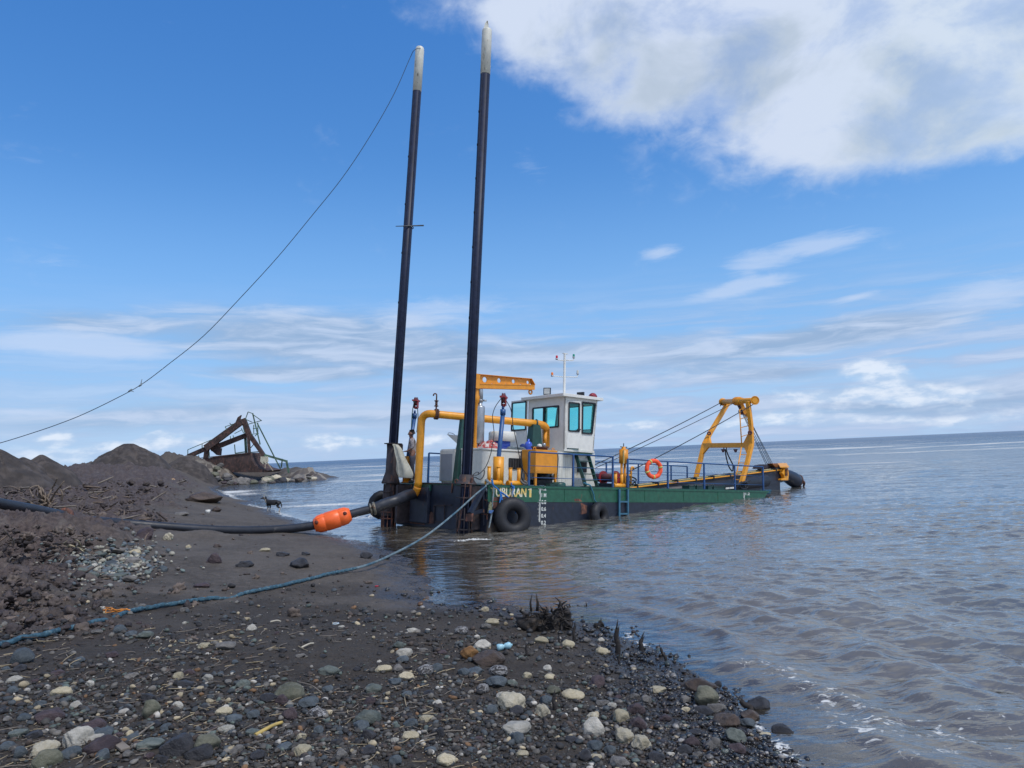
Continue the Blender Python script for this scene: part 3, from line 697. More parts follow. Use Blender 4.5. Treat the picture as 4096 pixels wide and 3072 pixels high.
m = MB(); m.prism([P(Zs(*p), u=-.68) for p in ((530, 1120), (690, 1110), (670, 1310), (520, 1310))], (.05, 0, 0)); m.build('rust_gusset', rustm, D)
m = MB()
for (x0, y0, x1, y1) in ((960, 760, 1085, 765), (960, 760, 955, 1130), (950, 1130, 1085, 1130), (1080, 1130, 1070, 1260)): m.bar(P(Zs(x0, y0), u=-.04), P(Zs(x1, y1), u=-.04), .025, .025)
m.build('step_frame', rustm, D)
m = MB(); m.tube(smooth_pts([P(Zs(*p), u=-.70) for p in ((520, 360), (500, 600), (450, 930), (400, 1190), (350, 1420), (310, 1570))], 4), .010, 8); m.build('corroded_chain', rustm, D)

# left-hand spud sleeve and flared foot
c = at(sL, 0)
m = MB(); m.lathe([(.155, 1.26), (.19, 1.26), (.19, .36), (.20, .32), (.29, .02), (.29, -.02), (.19, -.02)], (c[0], c[1], 0), sL[2], 4*6); m.build('spud_sleeve', darkrust, D)
m = ring_plate(at(sL, 1.24), 1.24, .235, .235, .03, .16); c1 = at(sL, 1.24)
for k in (-1, 1):
    m.prism([(c1[0]+.02, c1[1]+k*.22, 1.24), (c1[0]+.23, c1[1]+k*.22, 1.24), (c1[0]+.23, c1[1]+k*.22, 1.06), (c1[0]+.05, c1[1]+k*.19, .75)], (0, .02, 0))
m.prism([(c1[0]-.23, c1[1], 1.24), (c1[0]-.16, c1[1], 1.24), (c1[0]-.17, c1[1], .66)], (0, .02, 0)); m.build('sleeve_flange', darkrust, D)
m = MB(); m.lathe([(.19, -1.02), (.225, -1.02), (.225, -.03), (.19, -.03)], (c[0], c[1], 0), sL[2], 10, 0, False)
for k in range(6): m.bar((c[0]+.225*math.cos(k*1.05), c[1]+.225*math.sin(k*1.05), -1.0), (c[0]+.225*math.cos(k*1.05), c[1]+.225*math.sin(k*1.05), -.04), .03, .03)
m.build('spud_well', darkrust, D)
m = MB(); m.box((c[0]-.1, c[1]-.62, -1.22), (-.02, c[1]-.5, -.05)); m.build('sleeve_bracket', darkrust, D)

# discharge pipe
rz = -.20
ptA = P(Z2(742, 1022), u=rz-.05); b0 = P(Z2(808, 930), u=rz); b1 = P(Z2(822, 840), u=rz); b2 = P(Z1(866, 1270), u=rz); b3 = P(Z1(945, 1118), u=rz)
e1 = P(Z3(1085, 1270), v=1.75); e2 = P(Z3(1232, 1360), v=1.75); e3 = P(Z3(1232, 1620), v=1.75)
PR = .118
vdir = (e1-b3)/np.linalg.norm(e1-b3)
riser = [b1+(b1-b2)/np.linalg.norm(b1-b2)*.16, b1, b2*.5+b1*.5, b2]
top = b3*1.0; corner = np.array([b2[0], b2[1], b3[2]])
def arc(a, c, b, k=10): return [np.array(a)*(1-t)**2+2*np.array(c)*t*(1-t)+np.array(b)*t*t for t in [i/k for i in range(k+1)]]
m = MB(); m.tube(riser[:-1]+arc(b2, corner, b3+vdir*.12)+[b3+vdir*.12+(e1-b3)*k/8*.9 for k in range(1, 9)]+[e1], PR, 20); dp = m.build('discharge_pipe', yellow, D)
m = MB(); m.tube(arc(e1-vdir*.05, e1+vdir*.38, e2, 10)+[e3], PR*1.03, 20); m.build('pipe_bend', orange, dp)
m = MB(); fl = P(Z1(1215, 1135), v=1.9); fl = b3+vdir*np.dot(fl-b3, vdir)
for t in (-.03, .03): m.cyl(fl+vdir*(t-.018), fl+vdir*(t+.018), PR*1.42, n=18)
for k in range(10):
    a = 2*math.pi*k/10; x = np.cross(vdir, (0, 0, 1)); x /= np.linalg.norm(x); y = np.cross(vdir, x); pp = fl+(x*math.cos(a)+y*math.sin(a))*PR*1.22; m.cyl(pp-vdir*.07, pp+vdir*.07, .012, n=6)
m.build('pipe_flange', rustm, dp)
m = MB(); m.tube(arc(b1+np.array([0, 0, -.14]), P(Z2(795, 1010), u=rz), ptA, 8), PR*1.06, 20); m.build('pipe_elbow', orange, dp)
m = MB(); hk = P(Z1(1065, 1070), v=3.0); hk = b3+vdir*np.dot(hk-b3, vdir)+np.array([0, 0, PR])
m.cyl(hk, hk+np.array([0, 0, .14]), .026, n=10); m.cyl(hk+np.array([0, 0, .12]), hk+np.array([0, 0, .15]), .065, n=14); m.cyl(hk+np.array([0, 0, .15]), hk+np.array([0, 0, .28]), .04, n=10); m.cyl(hk+np.array([0, 0, .28]), hk+np.array([0, 0, .31]), .065, n=14)
g0 = hk+np.array([0, 0, .31]); gd = np.array([-.6, .5, 0]); gd /= np.linalg.norm(gd)
m.tube([g0, g0+np.array([0, 0, .14])]+[g0+np.array([0, 0, .16])+gd*.05*(1-math.cos(t))+np.array([0, 0, .05*math.sin(t)]) for t in np.linspace(.3, 3.6, 9)], .022, 10)
m.build('pipe_vent', rustm, dp)
m = MB()                                         # green pedestals under the pipe
def pedestal(c, w0, w1, a0, a1, b0_, b1_):
    x, y = c; return [(x-a0, y-b0_, w0), (x+a0, y-b0_, w0), (x+a0, y+b0_, w0), (x-a0, y+b0_, w0), (x-a1, y-b1_, w1), (x+a1, y-b1_, w1), (x+a1, y+b1_, w1), (x-a1, y+b1_, w1)]
box_f = [(0,3,2,1),(4,5,6,7),(0,1,5,4),(1,2,6,5),(2,3,7,6),(3,0,4,7)]
q = e1-vdir*.02
m.add(pedestal((q[0]-.04, q[1]), 1.10, q[2]-.04, .24, .15, .16, .13), box_f); m.torus(e1, vdir, PR*1.03, .03, 20, 8); m.build('pipe_saddle', greend, D, .01)
g = P(Z1(1472, 1215), v=2.35); gb = P(Z2(1405, 810), v=2.35)
m = MB(); m.bar((gb[0], gb[1], .03), (g[0], g[1], g[2]+.02), .26, .24, (0, 1, 0), 0, .11, .14); m.build('pipe_pedestal', greend, D, .008)
for (x, y) in ((1470, 1440), (1430, 1720)): pass

# engine house: white casing with rounded lid edge, louvres, open hatch
EV0, EV1, EU0, EU1 = 1.2, 3.3, .68, 3.72
m = MB(); m.box((EU0, EV0, .04), (EU1, EV1, 1.04)); eh = m.build('engine_house', cream, D, .03)
m = MB(); m.box((EU0-.02, EV0-.03, 1.04), (EU1, EV1+.02, 1.10)); m.build('engine_house_lid', cream, eh, .015)
m = MB(); q0 = P(Z4(685, 485), v=EV0-.02); q1 = P(Z4(868, 655), v=EV0-.02); m.box((q0[0], EV0-.035, q1[2]), (q1[0], EV0-.004, q0[2])); lv = m.build('louvre', black, eh, .02)
m = MB()
for k in range(5): u = q0[0]+.05+k*(q1[0]-q0[0]-.1)/4; m.box((u-.012, EV0-.05, q1[2]+.03), (u+.012, EV0-.036, q0[2]-.03))
m.build('louvre_bar', dgrey, lv)
m = MB(); a = P(Z2(1150, 800), u=EU0-.05); b = P(Z2(1368, 815), u=EU0-.05); m.box((EU0-.09, b[1], .10), (EU0-.01, a[1]+.02, 1.06)); cb = m.build('service_door', cream, D, .012)
m = MB(); m.box((EU0-.105, b[1]+.13, .12), (EU0-.092, a[1]-.06, .94)); m.build('door_panel', doorgrey, cb)
m = MB(); q = [P(Z2(*p), u=EU0+.2) for p in ((1240, 135), (1415, 160), (1420, 230), (1390, 275))]
m.prism(q, (.5, 0, 0)); hl = m.build('hatch_lid', cream, D, .01)
m = MB(); m.tube(smooth_pts([P(Z2(*p), u=EU0+.2) for p in ((1262, 138), (1270, 116), (1330, 124), (1358, 145))], 3), .011, 6); m.build('lid_handle', galv, hl)
m = MB(); m.prism([P(Z2(*p), u=EU0+.1) for p in ((1395, 275), (1425, 300), (1410, 345), (1370, 350))], (.3, 0, 0)); m.build('hatch_stay', cream, D)
m = MB()                                          # silencer
c = P(Z1(1718, 1560), v=2.2); r = .155
m.lathe([(.0, -.18), (.11, -.18), (.11, -.15), (.055, -.15), (.055, -.02), (r*.8, -.02), (r, .02), (r, 1.12), (r*.9, 1.16), (.07, 1.18), (.07, 1.30)], c, (0, 0, 1), 22); sil = m.build('silencer', galv, D)
t0 = c+np.array([0, 0, 1.28]); m = MB(); bend = [t0, t0+np.array([0, 0, .34])]+[t0+np.array([-.0, 0, .34])+np.array([.77*-.14*(1-math.cos(t)), .64*.14*(1-math.cos(t)), .14*math.sin(t)]) for t in np.linspace(.25, 1.9, 7)]
m.tube(bend, .085, 16); m.torus(t0+np.array([0, 0, .06]), (0, 0, 1), .09, .02, 18, 6); m.cyl(t0+np.array([.06, -.06, .06]), t0+np.array([.15, -.13, .06]), .03, n=8); m.build('exhaust_bend', galv, sil)
m = MB(); c = P(Z3(583, 1640), v=2.2); m.cyl((c[0], c[1], 1.10), (c[0], c[1], 1.42), .265, n=26); af = m.build('air_filter', jugm, D)
m = MB(); m.lathe([(0, .0), (.40, .0), (.44, .03), (.44, .26), (.40, .30), (0, .31)], (c[0], c[1], 1.40), (0, 0, 1), 28); m.build('filter_cap', cream, af)

# orange davit
cu = P(Z1(1684, 760), v=2.2); ce = P(Z3(1005, 800), v=2.2); tp = P(Z3(228, 548), v=2.2)
base = (cu[0], cu[1], 1.08)
m = MB(); m.lathe([(.062, 0), (.062, 1.45), (.10, 1.52), (.10, 1.66), (.066, 1.74), (.066, cu[2]-1.06)], base, (0, 0, 1), 16); dv = m.build('davit_post', orange, D)
def davit_beam():
    q = {k: P(Z3(*p), v=2.2) for k, p in dict(a=(215, 545), b=(995, 612), c=(1045, 700), d=(1042, 770), e=(232, 750), f=(232, 682), g=(1040, 702)).items()}
    m = MB(); n = np.array([0, .012, 0])
    # web with four round lightening holes: built as strips between holes
    cs = [(325, 622, 40), (537, 634, 33), (748, 647, 29), (960, 662, 24)]
    C = [(P(Z3(x, y), v=2.2), r/3.687/3000*np.linalg.norm(W(P(Z3(x, y), v=2.2))-cC)) for x, y, r in cs]
    def line(p0, p1, u): t = (u-p0[0])/(p1[0]-p0[0]); return p0[2]+(p1[2]-p0[2])*t
    edges = [q['a'][0]]+[(C[i][0][0]+C[i+1][0][0])/2 for i in range(3)]+[q['b'][0]]
    v0 = cu[1]
    for i, (c, r) in enumerate(C):
        u0, u1 = edges[i], edges[i+1]; K = 32; inn = []; out = []
        for k in range(K):
            a = 2*math.pi*k/K; ca, sa = math.cos(a), math.sin(a); inn.append((c[0]+r*ca, v0, c[2]+r*sa))
            tu = ((u1-c[0])/ca if ca > 1e-6 else (u0-c[0])/ca if ca < -1e-6 else 1e9); t = tu
            for (pp, qq) in ((q['a'], q['b']), (q['f'], q['g'])):
                sl = (qq[2]-pp[2])/(qq[0]-pp[0]); den = sa-sl*ca
                if abs(den) > 1e-9:
                    tt = (line(pp, qq, c[0])-c[2])/den
                    if tt > 0: t = min(t, tt)
            out.append((c[0]+t*ca, v0, c[2]+t*sa))
        vs = [np.array(p)+s*n for s in (-1, 1) for p in inn+out]
        f = []
        for k in range(K):
            j = (k+1) % K
            f += [(k, j, K+j, K+k), (2*K+k, 3*K+k, 3*K+j, 2*K+j), (k, 2*K+k, 2*K+j, j)]
        m.add(vs, f)
    m.prism([q['b']-n, q['c']-n, q['g']-n*1.0], 2*n)
    fl = np.array([0, .10, 0])
    m.bar(q['a'], q['b'], .20, .016); m.bar(q['b'], q['c'], .20, .016, (0, 0, 1)); m.bar(q['f']+np.array([0, 0, -.012]), q['g']+np.array([0, 0, -.012]), .20, .022)
    for k in (-.085, .085): m.prism([np.array([p[0], v0+k, p[2]]) for p in (q['f'], q['g'], q['d'], q['e'])], (0, .012, 0))
    m.bar(q['e'], q['d'], .18, .014)
    m.bar((q['a'][0]-.03, v0, q['e'][2]-.02), (q['a'][0]-.03, v0, q['a'][2]+.01), .16, .20, (0, 1, 0))
    return m.build('davit_beam', orange, dv)
davit_beam()
m = MB(); q = P(Z3(1002, 803), v=2.2); m.torus(q, (0, 1, 0), .065, .03, 20, 8, sq=.7); m.bar(q+np.array([0, 0, .05]), q+np.array([0, 0, .14]), .10, .05, (0, 1, 0)); m.build('davit_eye', orange, dv)

# fuel/oil tank on legs
TV0, TV1 = .45, 1.10
q0 = P(Z4(1075, 720), v=TV0); q1 = P(Z4(1395, 722), v=TV0); qt = P(Z4(1075, 358), v=TV0)
m = MB(); u0, u1, w0, w1 = q0[0], q1[0], q0[2]+.02, qt[2]
m.prism([(u0, TV0, w0), (u0, TV0, w1), (u0, TV1, w1), (u0, TV1, w0+.18), (u0, TV1-.12, w0)], (u1-u0, 0, 0)); tk = m.build('hydraulic_tank', orange, D, .008)
for (u, v) in ((u0+.03, TV0+.03), (u1-.05, TV0+.03), (u0+.03, TV1-.2), (u1-.05, TV1-.2)):
    m = MB(); m.bar((u, v, .02), (u, v, w0), .06, .06); m.build('leg', orange, tk)
m = MB(); cc = ((u0+u1)/2+.05, (TV0+TV1)/2+.05, w1); m.lathe([(0, .10), (.27, .10), (.28, .07), (.24, .07), (.24, .001)], cc, (0, 0, 1), 26); tl = m.build('tank_lid', rustm, tk)
m = MB()
for k in range(10):
    a = 2*math.pi*k/10; m.cyl((cc[0]+.255*math.cos(a), cc[1]+.255*math.sin(a), w1+.10), (cc[0]+.255*math.cos(a), cc[1]+.255*math.sin(a), w1+.125), .016, n=6)
m.build('lid_bolt', dgrey, tl)
m = MB(); m.lathe([(0, .10), (.06, .08), (.08, .03), (.07, 0)], (cc[0]-.03, cc[1]-.02, w1+.10), (0, 0, 1), 14); m.build('filler_cap', cream, tl)
m = MB(); m.lathe([(0, .13), (.05, .12), (.055, .05), (.03, 0)], (cc[0]+.14, cc[1]-.04, w1+.10), (0, 0, 1), 14); m.build('breather_cap', galv, tl)
for (x, y) in ((u0+.06, TV0+.12), (u1-.07, TV0+.12)):
    m = MB(); m.torus((x, y, w1+.03), (0, 1, 0), .045, .012, 14, 6); m.build('lifting_ring', orange, tk)
m = MB(); m.tube(smooth_pts([P(Z4(*p), v=.5) for p in ((1405, 430), (1410, 520), (1395, 700), (1390, 800))], 4), .014, 6); m.tube(smooth_pts([P(Z4(*p), v=.42) for p in ((870, 380), (868, 500), (885, 650), (870, 760), (900, 830))], 4), .018, 6); m.build('tank_hose', black, tk)
m = MB()                                          # machinery under the tank
m.lathe([(.0, 0), (.17, .01), (.19, .05), (.19, .5), (.13, .55), (.0, .56)], (u0+.55, 1.0, .28), (1, 0, 0), 18); m.box((u0+.35, .75, .05), (u0+.98, 1.12, .2)); m.cyl((u0+.95, .86, .3), (u0+1.15, .86, .3), .09, n=14); m.build('pump_motor', black, D)
m = MB(); m.box((u0-.05, 1.0, .05), (u0+.22, 1.18, .5)); m.build('switch_box', doorgrey, D, .01)
m = MB(); q = P(Z4(1430, 890), v=.28); m.lathe([(.0, .12), (.16, .12), (.22, .08), (.22, .0)], (q[0], .32, .03), (0, 0, 1), 18); m.box((q[0]-.45, .2, .03), (q[0]-.22, .40, .10)); m.build('deck_hatch', greend, D)

# spud hoist cylinders with red sheave heads
def hoist(qb, qt, qbt, qsh, v, rr, nm, face=1):
    b = P(qb, v=v); tpp = P(qt, v=v); bt = P(qbt, v=v); sh = P(qsh, v=v)
    m = MB(); m.cyl((b[0], v, .05), (b[0], v, tpp[2]), .205*rr, n=24); m.cyl((b[0], v, .03), (b[0], v, .055), .25*rr, n=24); o = m.build('hoist_base', nm, D)
    m = MB(); m.tube([(b[0], v, tpp[2]-.05), (b[0], v, tpp[2]+.01), bt-np.array([0, 0, .12])], .085*rr, 16); m.cyl(bt-np.array([0, 0, .16]), bt, .105*rr, n=16); m.cyl(bt, bt+np.array([0, 0, .10]), .05*rr, n=12); m.build('hoist_cylinder', bluep, o)
    d = np.array([.62, -.78, 0]); x = np.array([.78, .62, 0]); R = .205*rr
    s = MB(); s.lathe([(.02, -.045), (R*.82, -.045), (R, -.035), (R*.86, 0), (R, .035), (R*.82, .045), (.02, .045)], sh, d, 28); so_ = s.build('sheave', maroon, o)
    f = MB()
    for k in (-.06, .06):
        f.prism([sh+d*k+x*p[0]*rr+np.array([0, 0, p[1]*rr]) for p in ((-.09, -.30), (.09, -.30), (.10, -.05), (.05, .10), (-.05, .10), (-.10, -.05))], d*.015)
    f.bar(sh-x*.25*rr+np.array([0, 0, .03]), sh+x*.25*rr+np.array([0, 0, .03]), .16, .05); f.cyl(sh-d*.09, sh+d*.09, .035, n=10); f.cyl(sh+np.array([0, 0, -.34*rr]), sh+np.array([0, 0, -.22*rr]), .065*rr, n=12)
    f.build('sheave_bracket', redp, o)
    return sh, o, x
shR, hoR, xR = hoist(Z4(525, 845), Z4(525, 468), Z3(597, 1060), Z3(607, 895), .42, .76, yellow)
m = MB()
m.tube(smooth_pts([shR-xR*.2]+[P(Z3(*p), v=.40) for p in ((490, 1010), (445, 1140), (450, 1260), (465, 1400), (455, 1540))]+[P(Z4(*p), v=.40) for p in ((445, 260), (420, 410), (370, 560), (320, 655))], 5), .012, 6)
m.tube(smooth_pts([P(Z4(*p), v=.40) for p in ((320, 655), (230, 730), (150, 745))], 5), .012, 6); m.tube(smooth_pts([P(Z4(*p), v=.40) for p in ((322, 665), (315, 740), (270, 800), (222, 790), (180, 770), (120, 800))], 5), .014, 6)
m.tube(smooth_pts([P(Z4(*p), v=.40) for p in ((230, 730), (238, 700), (200, 700), (150, 740), (110, 770), (150, 790))], 5), .012, 6)
m.tube(smooth_pts([shR+xR*.2]+[P(Z3(*p), v=.40) for p in ((705, 1040), (735, 1180), (745, 1300), (770, 1420), (810, 1600))]+[P(Z4(*p), v=.40) for p in ((830, 420), (870, 610), (950, 740), (975, 820))], 5), .012, 6)
m.build('hoist_rope', wire, hoR)
shL, hoL, xL = hoist(Z2(662, 720), Z2(676, 462), Z1(770, 1120), Z1(790, 945), 4.42, .72, orange)
m = MB(); m.tube(smooth_pts([shL-xL*.17]+[P(Z1(*p), v=4.42) for p in ((735, 1100), (722, 1300), (705, 1600))], 5), .014, 6); m.tube(smooth_pts([shL+xL*.12]+[P(Z1(*p), v=4.42) for p in ((815, 1090), (818, 1200), (800, 1400))], 5), .014, 6); m.build('hoist_rope', greend, hoL)

# bollards
def bollard(u, v, span, r=.05, h=.55, mt=yellow, posts=2):
    m = MB(); m.tube([(u-span/2-.10, v, .08), (u+span/2+.10, v, .08)], .078, 18)
    o = m.build('bollard', mt, D)
    for k in range(posts):
        uu = u-span/2+span*k/max(1, posts-1); m = MB(); m.cyl((uu, v, .08), (uu, v, h), r, n=16); m.cyl((uu, v, h), (uu, v, h+.018), r*1.18, n=16); m.build('bollard_post', mt, o)
    return o
p1_ = P(Z4(707, 640), v=.2); p2_ = P(Z4(832, 655), v=.2); bollard((p1_[0]+p2_[0])/2, .2, p2_[0]-p1_[0], .052, p1_[2])
p1_ = P(Z4(397, 620), v=.2); bollard(p1_[0]+.16, .2, .33, .052, p1_[2])
p1_ = P(Z5(275, 845), v=.2); p2_ = P(Z5(337, 845), v=.2); bollard((p1_[0]+p2_[0])/2, .2, p2_[0]-p1_[0], .052, p1_[2])
# anchor post at the rail gap
c = P(Z5(355, 745), v=.5); tpp = P(Z5(355, 612), v=.5)
m = MB(); m.cyl((c[0], .5, c[2]), (c[0], .5, tpp[2]), .152, n=24); m.lathe([(.152, 0), (.07, .035), (.07, .10), (.0, .10)], (c[0], .5, tpp[2]), (0, 0, 1), 20); ap = m.build('anchor_winch_post', orange, D)
for k in (-.10, .06):
    m = MB(); m.cyl((c[0]+k, .5, .02), (c[0]+k, .5, c[2]), .042, n=14); m.build('leg', orange, ap)
m = MB(); m.bar((c[0]-.16, .5, tpp[2]+.09), (c[0]+.16, .5, tpp[2]+.09), .03, .03); m.torus((c[0], .5, tpp[2]+.16), (.6, -.8, 0), .05, .013, 14, 6); m.build('shackle', dgrey, ap)
m = MB(); m.bar((c[0]-.12, .39, c[2]-.02), (c[0]-.12, .39, tpp[2]-.02), .035, .03); m.build('rope_guide', mat('tan_strip', (.55, .42, .16), .6), ap)
m = MB(); q = P(Z5(425, 950), v=.7); q2 = P(Z5(430, 800), v=.7); m.tube([q, q2]+[q2+np.array([.06*(1-math.cos(t)), 0, .06*math.sin(t)]) for t in np.linspace(.3, 3.0, 7)], .035, 10); m.bar((c[0]+.05, .5, .45), (c[0]+.42, .6, .45), .10, .05); m.build('fairlead_pipe', yellow, D)

# wheelhouse
HV0, HV1, HU0, HU1, HU2 = 1.2, 3.02, 4.01, 5.36, 5.53       # front wall leans forward towards the roof
HW0, HW1 = 1.22, 2.92
def lerp(a, b, t): return a+(b-a)*t
def wall_with_opening(quad, op, nrm, t, fr=.035):
    """quad: 4 corners (bottom-left, bottom-right, top-right, top-left); op: (s0,s1,t0,t1) fractions -> wall strips, frame bars, pane"""
    q = [np.array(p, float) for p in quad]; n = np.array(nrm, float)
    def pt(s, r): return lerp(lerp(q[0], q[1], s), lerp(q[3], q[2], s), r)
    wl = MB(); s0, s1, r0, r1 = op
    for (a, b, c, d) in ((0, 1, 0, r0), (0, 1, r1, 1), (0, s0, r0, r1), (s1, 1, r0, r1)):
        if b-a > 1e-4 and d-c > 1e-4: wl.prism([pt(a, c), pt(b, c), pt(b, d), pt(a, d)], -n*t)
    fm = MB(); k = [pt(s0, r0), pt(s1, r0), pt(s1, r1), pt(s0, r1)]
    for i in range(4): fm.bar(k[i]+n*.006, k[(i+1) % 4]+n*.006, .05, fr, n)
    pn = MB(); pn.prism([p-n*.012 for p in k], -n*.006)
    return wl, fm, pn, pt
wh = MB(); walls = []
def wall(quad, op, nrm, wname, slide=None):
    wl, fm, pn, pt = wall_with_opening(quad, op, nrm, .05)
    o = wl.build('wheelhouse_wall', whitep, D); n = np.array(nrm, float)
    if slide is not None:
        s0, s1, r0, r1 = op; s = lerp(s0, s1, slide); fm.bar(pt(s, r0)+n*.004, pt(s, r1)+n*.004, .04, .10, n)
    f = fm.build(wname, black, o); pn.build('pane', glassm, f); return o, pt
q0 = P(Z3(1035, 1340), u=HU0); q1 = P(Z3(1422, 1010), u=HU0)
va, vb = q0[1], q1[1]
s0 = (HV1-va)/(HV1-HV0); s1 = (HV1-vb)/(HV1-HV0); hh = HW1-HW0
wall([(HU0, HV1, HW0), (HU0, HV0, HW0), (HU0, HV0, HW1), (HU0, HV1, HW1)], (s0, s1, (q0[2]-HW0)/hh, (q1[2]-HW0)/hh), (-1, 0, 0), 'window', .45)
# starboard side: door opening aft, slanted window forward
db = P(Z3(1535, 1650), v=HV0); de = P(Z3(1715, 1650), v=HV0)
dU0, dU1 = db[0], de[0]
m = MB(); m.prism([(HU0, HV0, HW0), (dU0, HV0, HW0), (dU0, HV0, HW1), (HU0, HV0, HW1)], (0, .05, 0)); m.prism([(dU0, HV0, HW1-.10), (dU1, HV0, HW1-.10), (dU1, HV0, HW1), (dU0, HV0, HW1)], (0, .05, 0)); m.build('wheelhouse_wall', whitep, D)
k0 = P(Z3(1762, 1410), v=HV0); k1 = P(Z3(1905, 1420), v=HV0); k2 = P(Z3(1955, 970), v=HV0); k3 = P(Z3(1768, 955), v=HV0)
def front_u(w): return lerp(HU1, HU2, (w-HW0)/hh)
def side_wall(v, nrm, u_from, wins):
    m = MB(); t = -np.array(nrm)*.05; a, b, c, d = wins
    m.prism([(u_from, v, HW0), (HU1, v, HW0), (front_u(a[2]), v, a[2]), (u_from, v, a[2])], t); m.prism([(u_from, v, d[2]), (front_u(d[2]), v, d[2]), (HU2, v, HW1), (u_from, v, HW1)], t)
    m.prism([(u_from, v, a[2]), (a[0], v, a[2]), (d[0], v, d[2]), (u_from, v, d[2])], t); m.prism([(b[0], v, a[2]), (front_u(a[2]), v, a[2]), (front_u(d[2]), v, d[2]), (c[0], v, d[2])], t)
    o = m.build('wheelhouse_wall', whitep, D); K = [np.array((p[0], v, z)) for p, z in ((a, a[2]), (b, a[2]), (c, d[2]), (d, d[2]))]; n = np.array(nrm, float)
    f = MB()
    for i in range(4): f.bar(K[i]+n*.008, K[(i+1) % 4]+n*.008, .05, .05, n)
    ff = f.build('window', black, o); g = MB(); g.prism([p-n*.012 for p in K], -n*.006); g.build('pane', glassm, ff)
    return o
side_wall(HV0, (0, -1, 0), dU1, (k0, k1, k2, k3))
side_wall(HV1, (0, 1, 0), HU0+.75, (k0+np.array([.05, 0, 0]), k1, k2, k3+np.array([.05, 0, 0])))
wall([(HU1, HV0, HW0), (HU1, HV1, HW0), (HU2, HV1, HW1), (HU2, HV0, HW1)], (.10, .90, .42, .92), (1, 0, .06), 'window')
def door(hinge, ax, wd, h0, h1, nrm, win, nm):
    ax = np.array(ax, float); n = np.array(nrm, float); hinge = np.array(hinge, float)
    wl, fm, pn, pt = wall_with_opening([hinge+(0, 0, h0), hinge+ax*wd+(0, 0, h0), hinge+ax*wd+(0, 0, h1), hinge+(0, 0, h1)], win, n, .035)
    o = wl.build(nm, whitep, D); f = fm.build('window', black, o); pn.build('pane', glassm, f)
    h = MB(); a = pt(.86, .40)+n*.03; h.bar(a-ax*.09, a+ax*.06, .03, .035, n); h.bar(a-n*.03, a, .03, .03); h.build('handle', black, o)
    return o
ang = rad(9); door((dU0, HV0-.015, 0), (math.cos(ang), -math.sin(ang), 0), dU1-dU0-.02, HW0+.04, HW1-.11, (-math.sin(ang), -math.cos(ang), 0), (.11, .88, .36, .955), 'wheelhouse_door')
pdl = P(Z3(722, 940), u=HU0-.04)
door((HU0-.045, HV1+.02, 0), (0, 1, 0), pdl[1]-HV1-.02, HW0+.04, pdl[2], (-1, 0, 0), (.05, .93, .39, .955), 'wheelhouse_door')
m = MB(); m.box((HU0-.02, HV0-.02, HW0-.07), (HU1+.02, HV1+.02, HW0)); m.build('wheelhouse_floor', cream, D)
# roof
r0 = P(Z3(908, 885), u=HU0-.22); rl = P(Z3(2085, 920), v=HV0-.16)
m = MB(); m.box((HU0-.20, HV0-.14, HW1), (rl[0], HV1+.16, HW1+.10)); rf = m.build('wheelhouse_roof', whitep, D, .01)
m = MB(); m.box((HU0+.3, HV0+.5, HW0+.0), (HU0+.7, HV1-.5, HW0+.75)); m.build('control_desk', doorgrey, D, .02)
# lower deckhouse under the wheelhouse
m = MB(); m.box((3.74, HV0, .04), (5.44, EV1, 1.13)); lh = m.build('deckhouse', cream, D, .015)
m = MB(); a = P(Z4(1692, 540), v=HV0-.01); b = P(Z4(1832, 700), v=HV0-.01); m.box((a[0], HV0-.02, b[2]), (b[0], HV0-.003, a[2])); m.build('porthole', black, lh, .03)
m = MB()
for x in (1425, 1470, 1520, 1545): q = P(Z4(x, 700), v=HV0); m.bar((q[0], HV0-.006, .10), (q[0], HV0-.006, 1.02), .03, .012, (0, 1, 0))
m.build('casing_rib', cream, lh)
# roof fittings
def floodlight(q, u, w, h, lens, tilt):
    c = np.array(q); d = np.array([-.80, -.60, 0]) if lens else np.array([.9, .2, 0]); d /= np.linalg.norm(d); x = np.array([-d[1], d[0], 0]); y = np.array([0, 0, 1.])
    m = MB(); m.prism([c+x*sx*w/2+y*(h*(sy+1)/2) for sx, sy in ((-1, -1), (1, -1), (1, 1), (-1, 1))], -d*.07); o = m.build('floodlight', black, rf, .01)
    g = MB(); g.prism([c+d*.004+x*sx*w*.38+y*(h*.5+h*.38*sy) for sx, sy in ((-1, -1), (1, -1), (1, 1), (-1, 1))], -d*.003); g.build('lens', mat('lamp_glass', (.45, .46, .44), .25, bump=0), o)
    b = MB(); b.box((c[0]-.05, c[1]-.14, HW1+.10), (c[0]+.05, c[1]+.14, HW1+.13)); b.build('bracket', whitep, o)
RW = HW1+.10
a = P(Z3(1245, 820), u=HU0-.02); floodlight((HU0-.02, a[1], RW+.03), 0, .25, .24, True, 0)
a = P(Z3(1750, 850), v=1.9); floodlight((a[0], 1.9, RW+.02), 0, .28, .22, False, 0)
a = P(Z3(1500, 820), v=2.1); mtop = P(Z3(1513, 238), v=2.1)
m = MB(); m.lathe([(.085, 0), (.07, .04), (.045, .12), (.042, 1.0), (.038, mtop[2]-RW)], (a[0], a[1], RW), (0, 0, 1), 14); m.bar(mtop+np.array([-.1, 0, .0]), mtop+np.array([.12, 0, .0]), .06, .02); ms = m.build('signal_mast', whitep, rf)
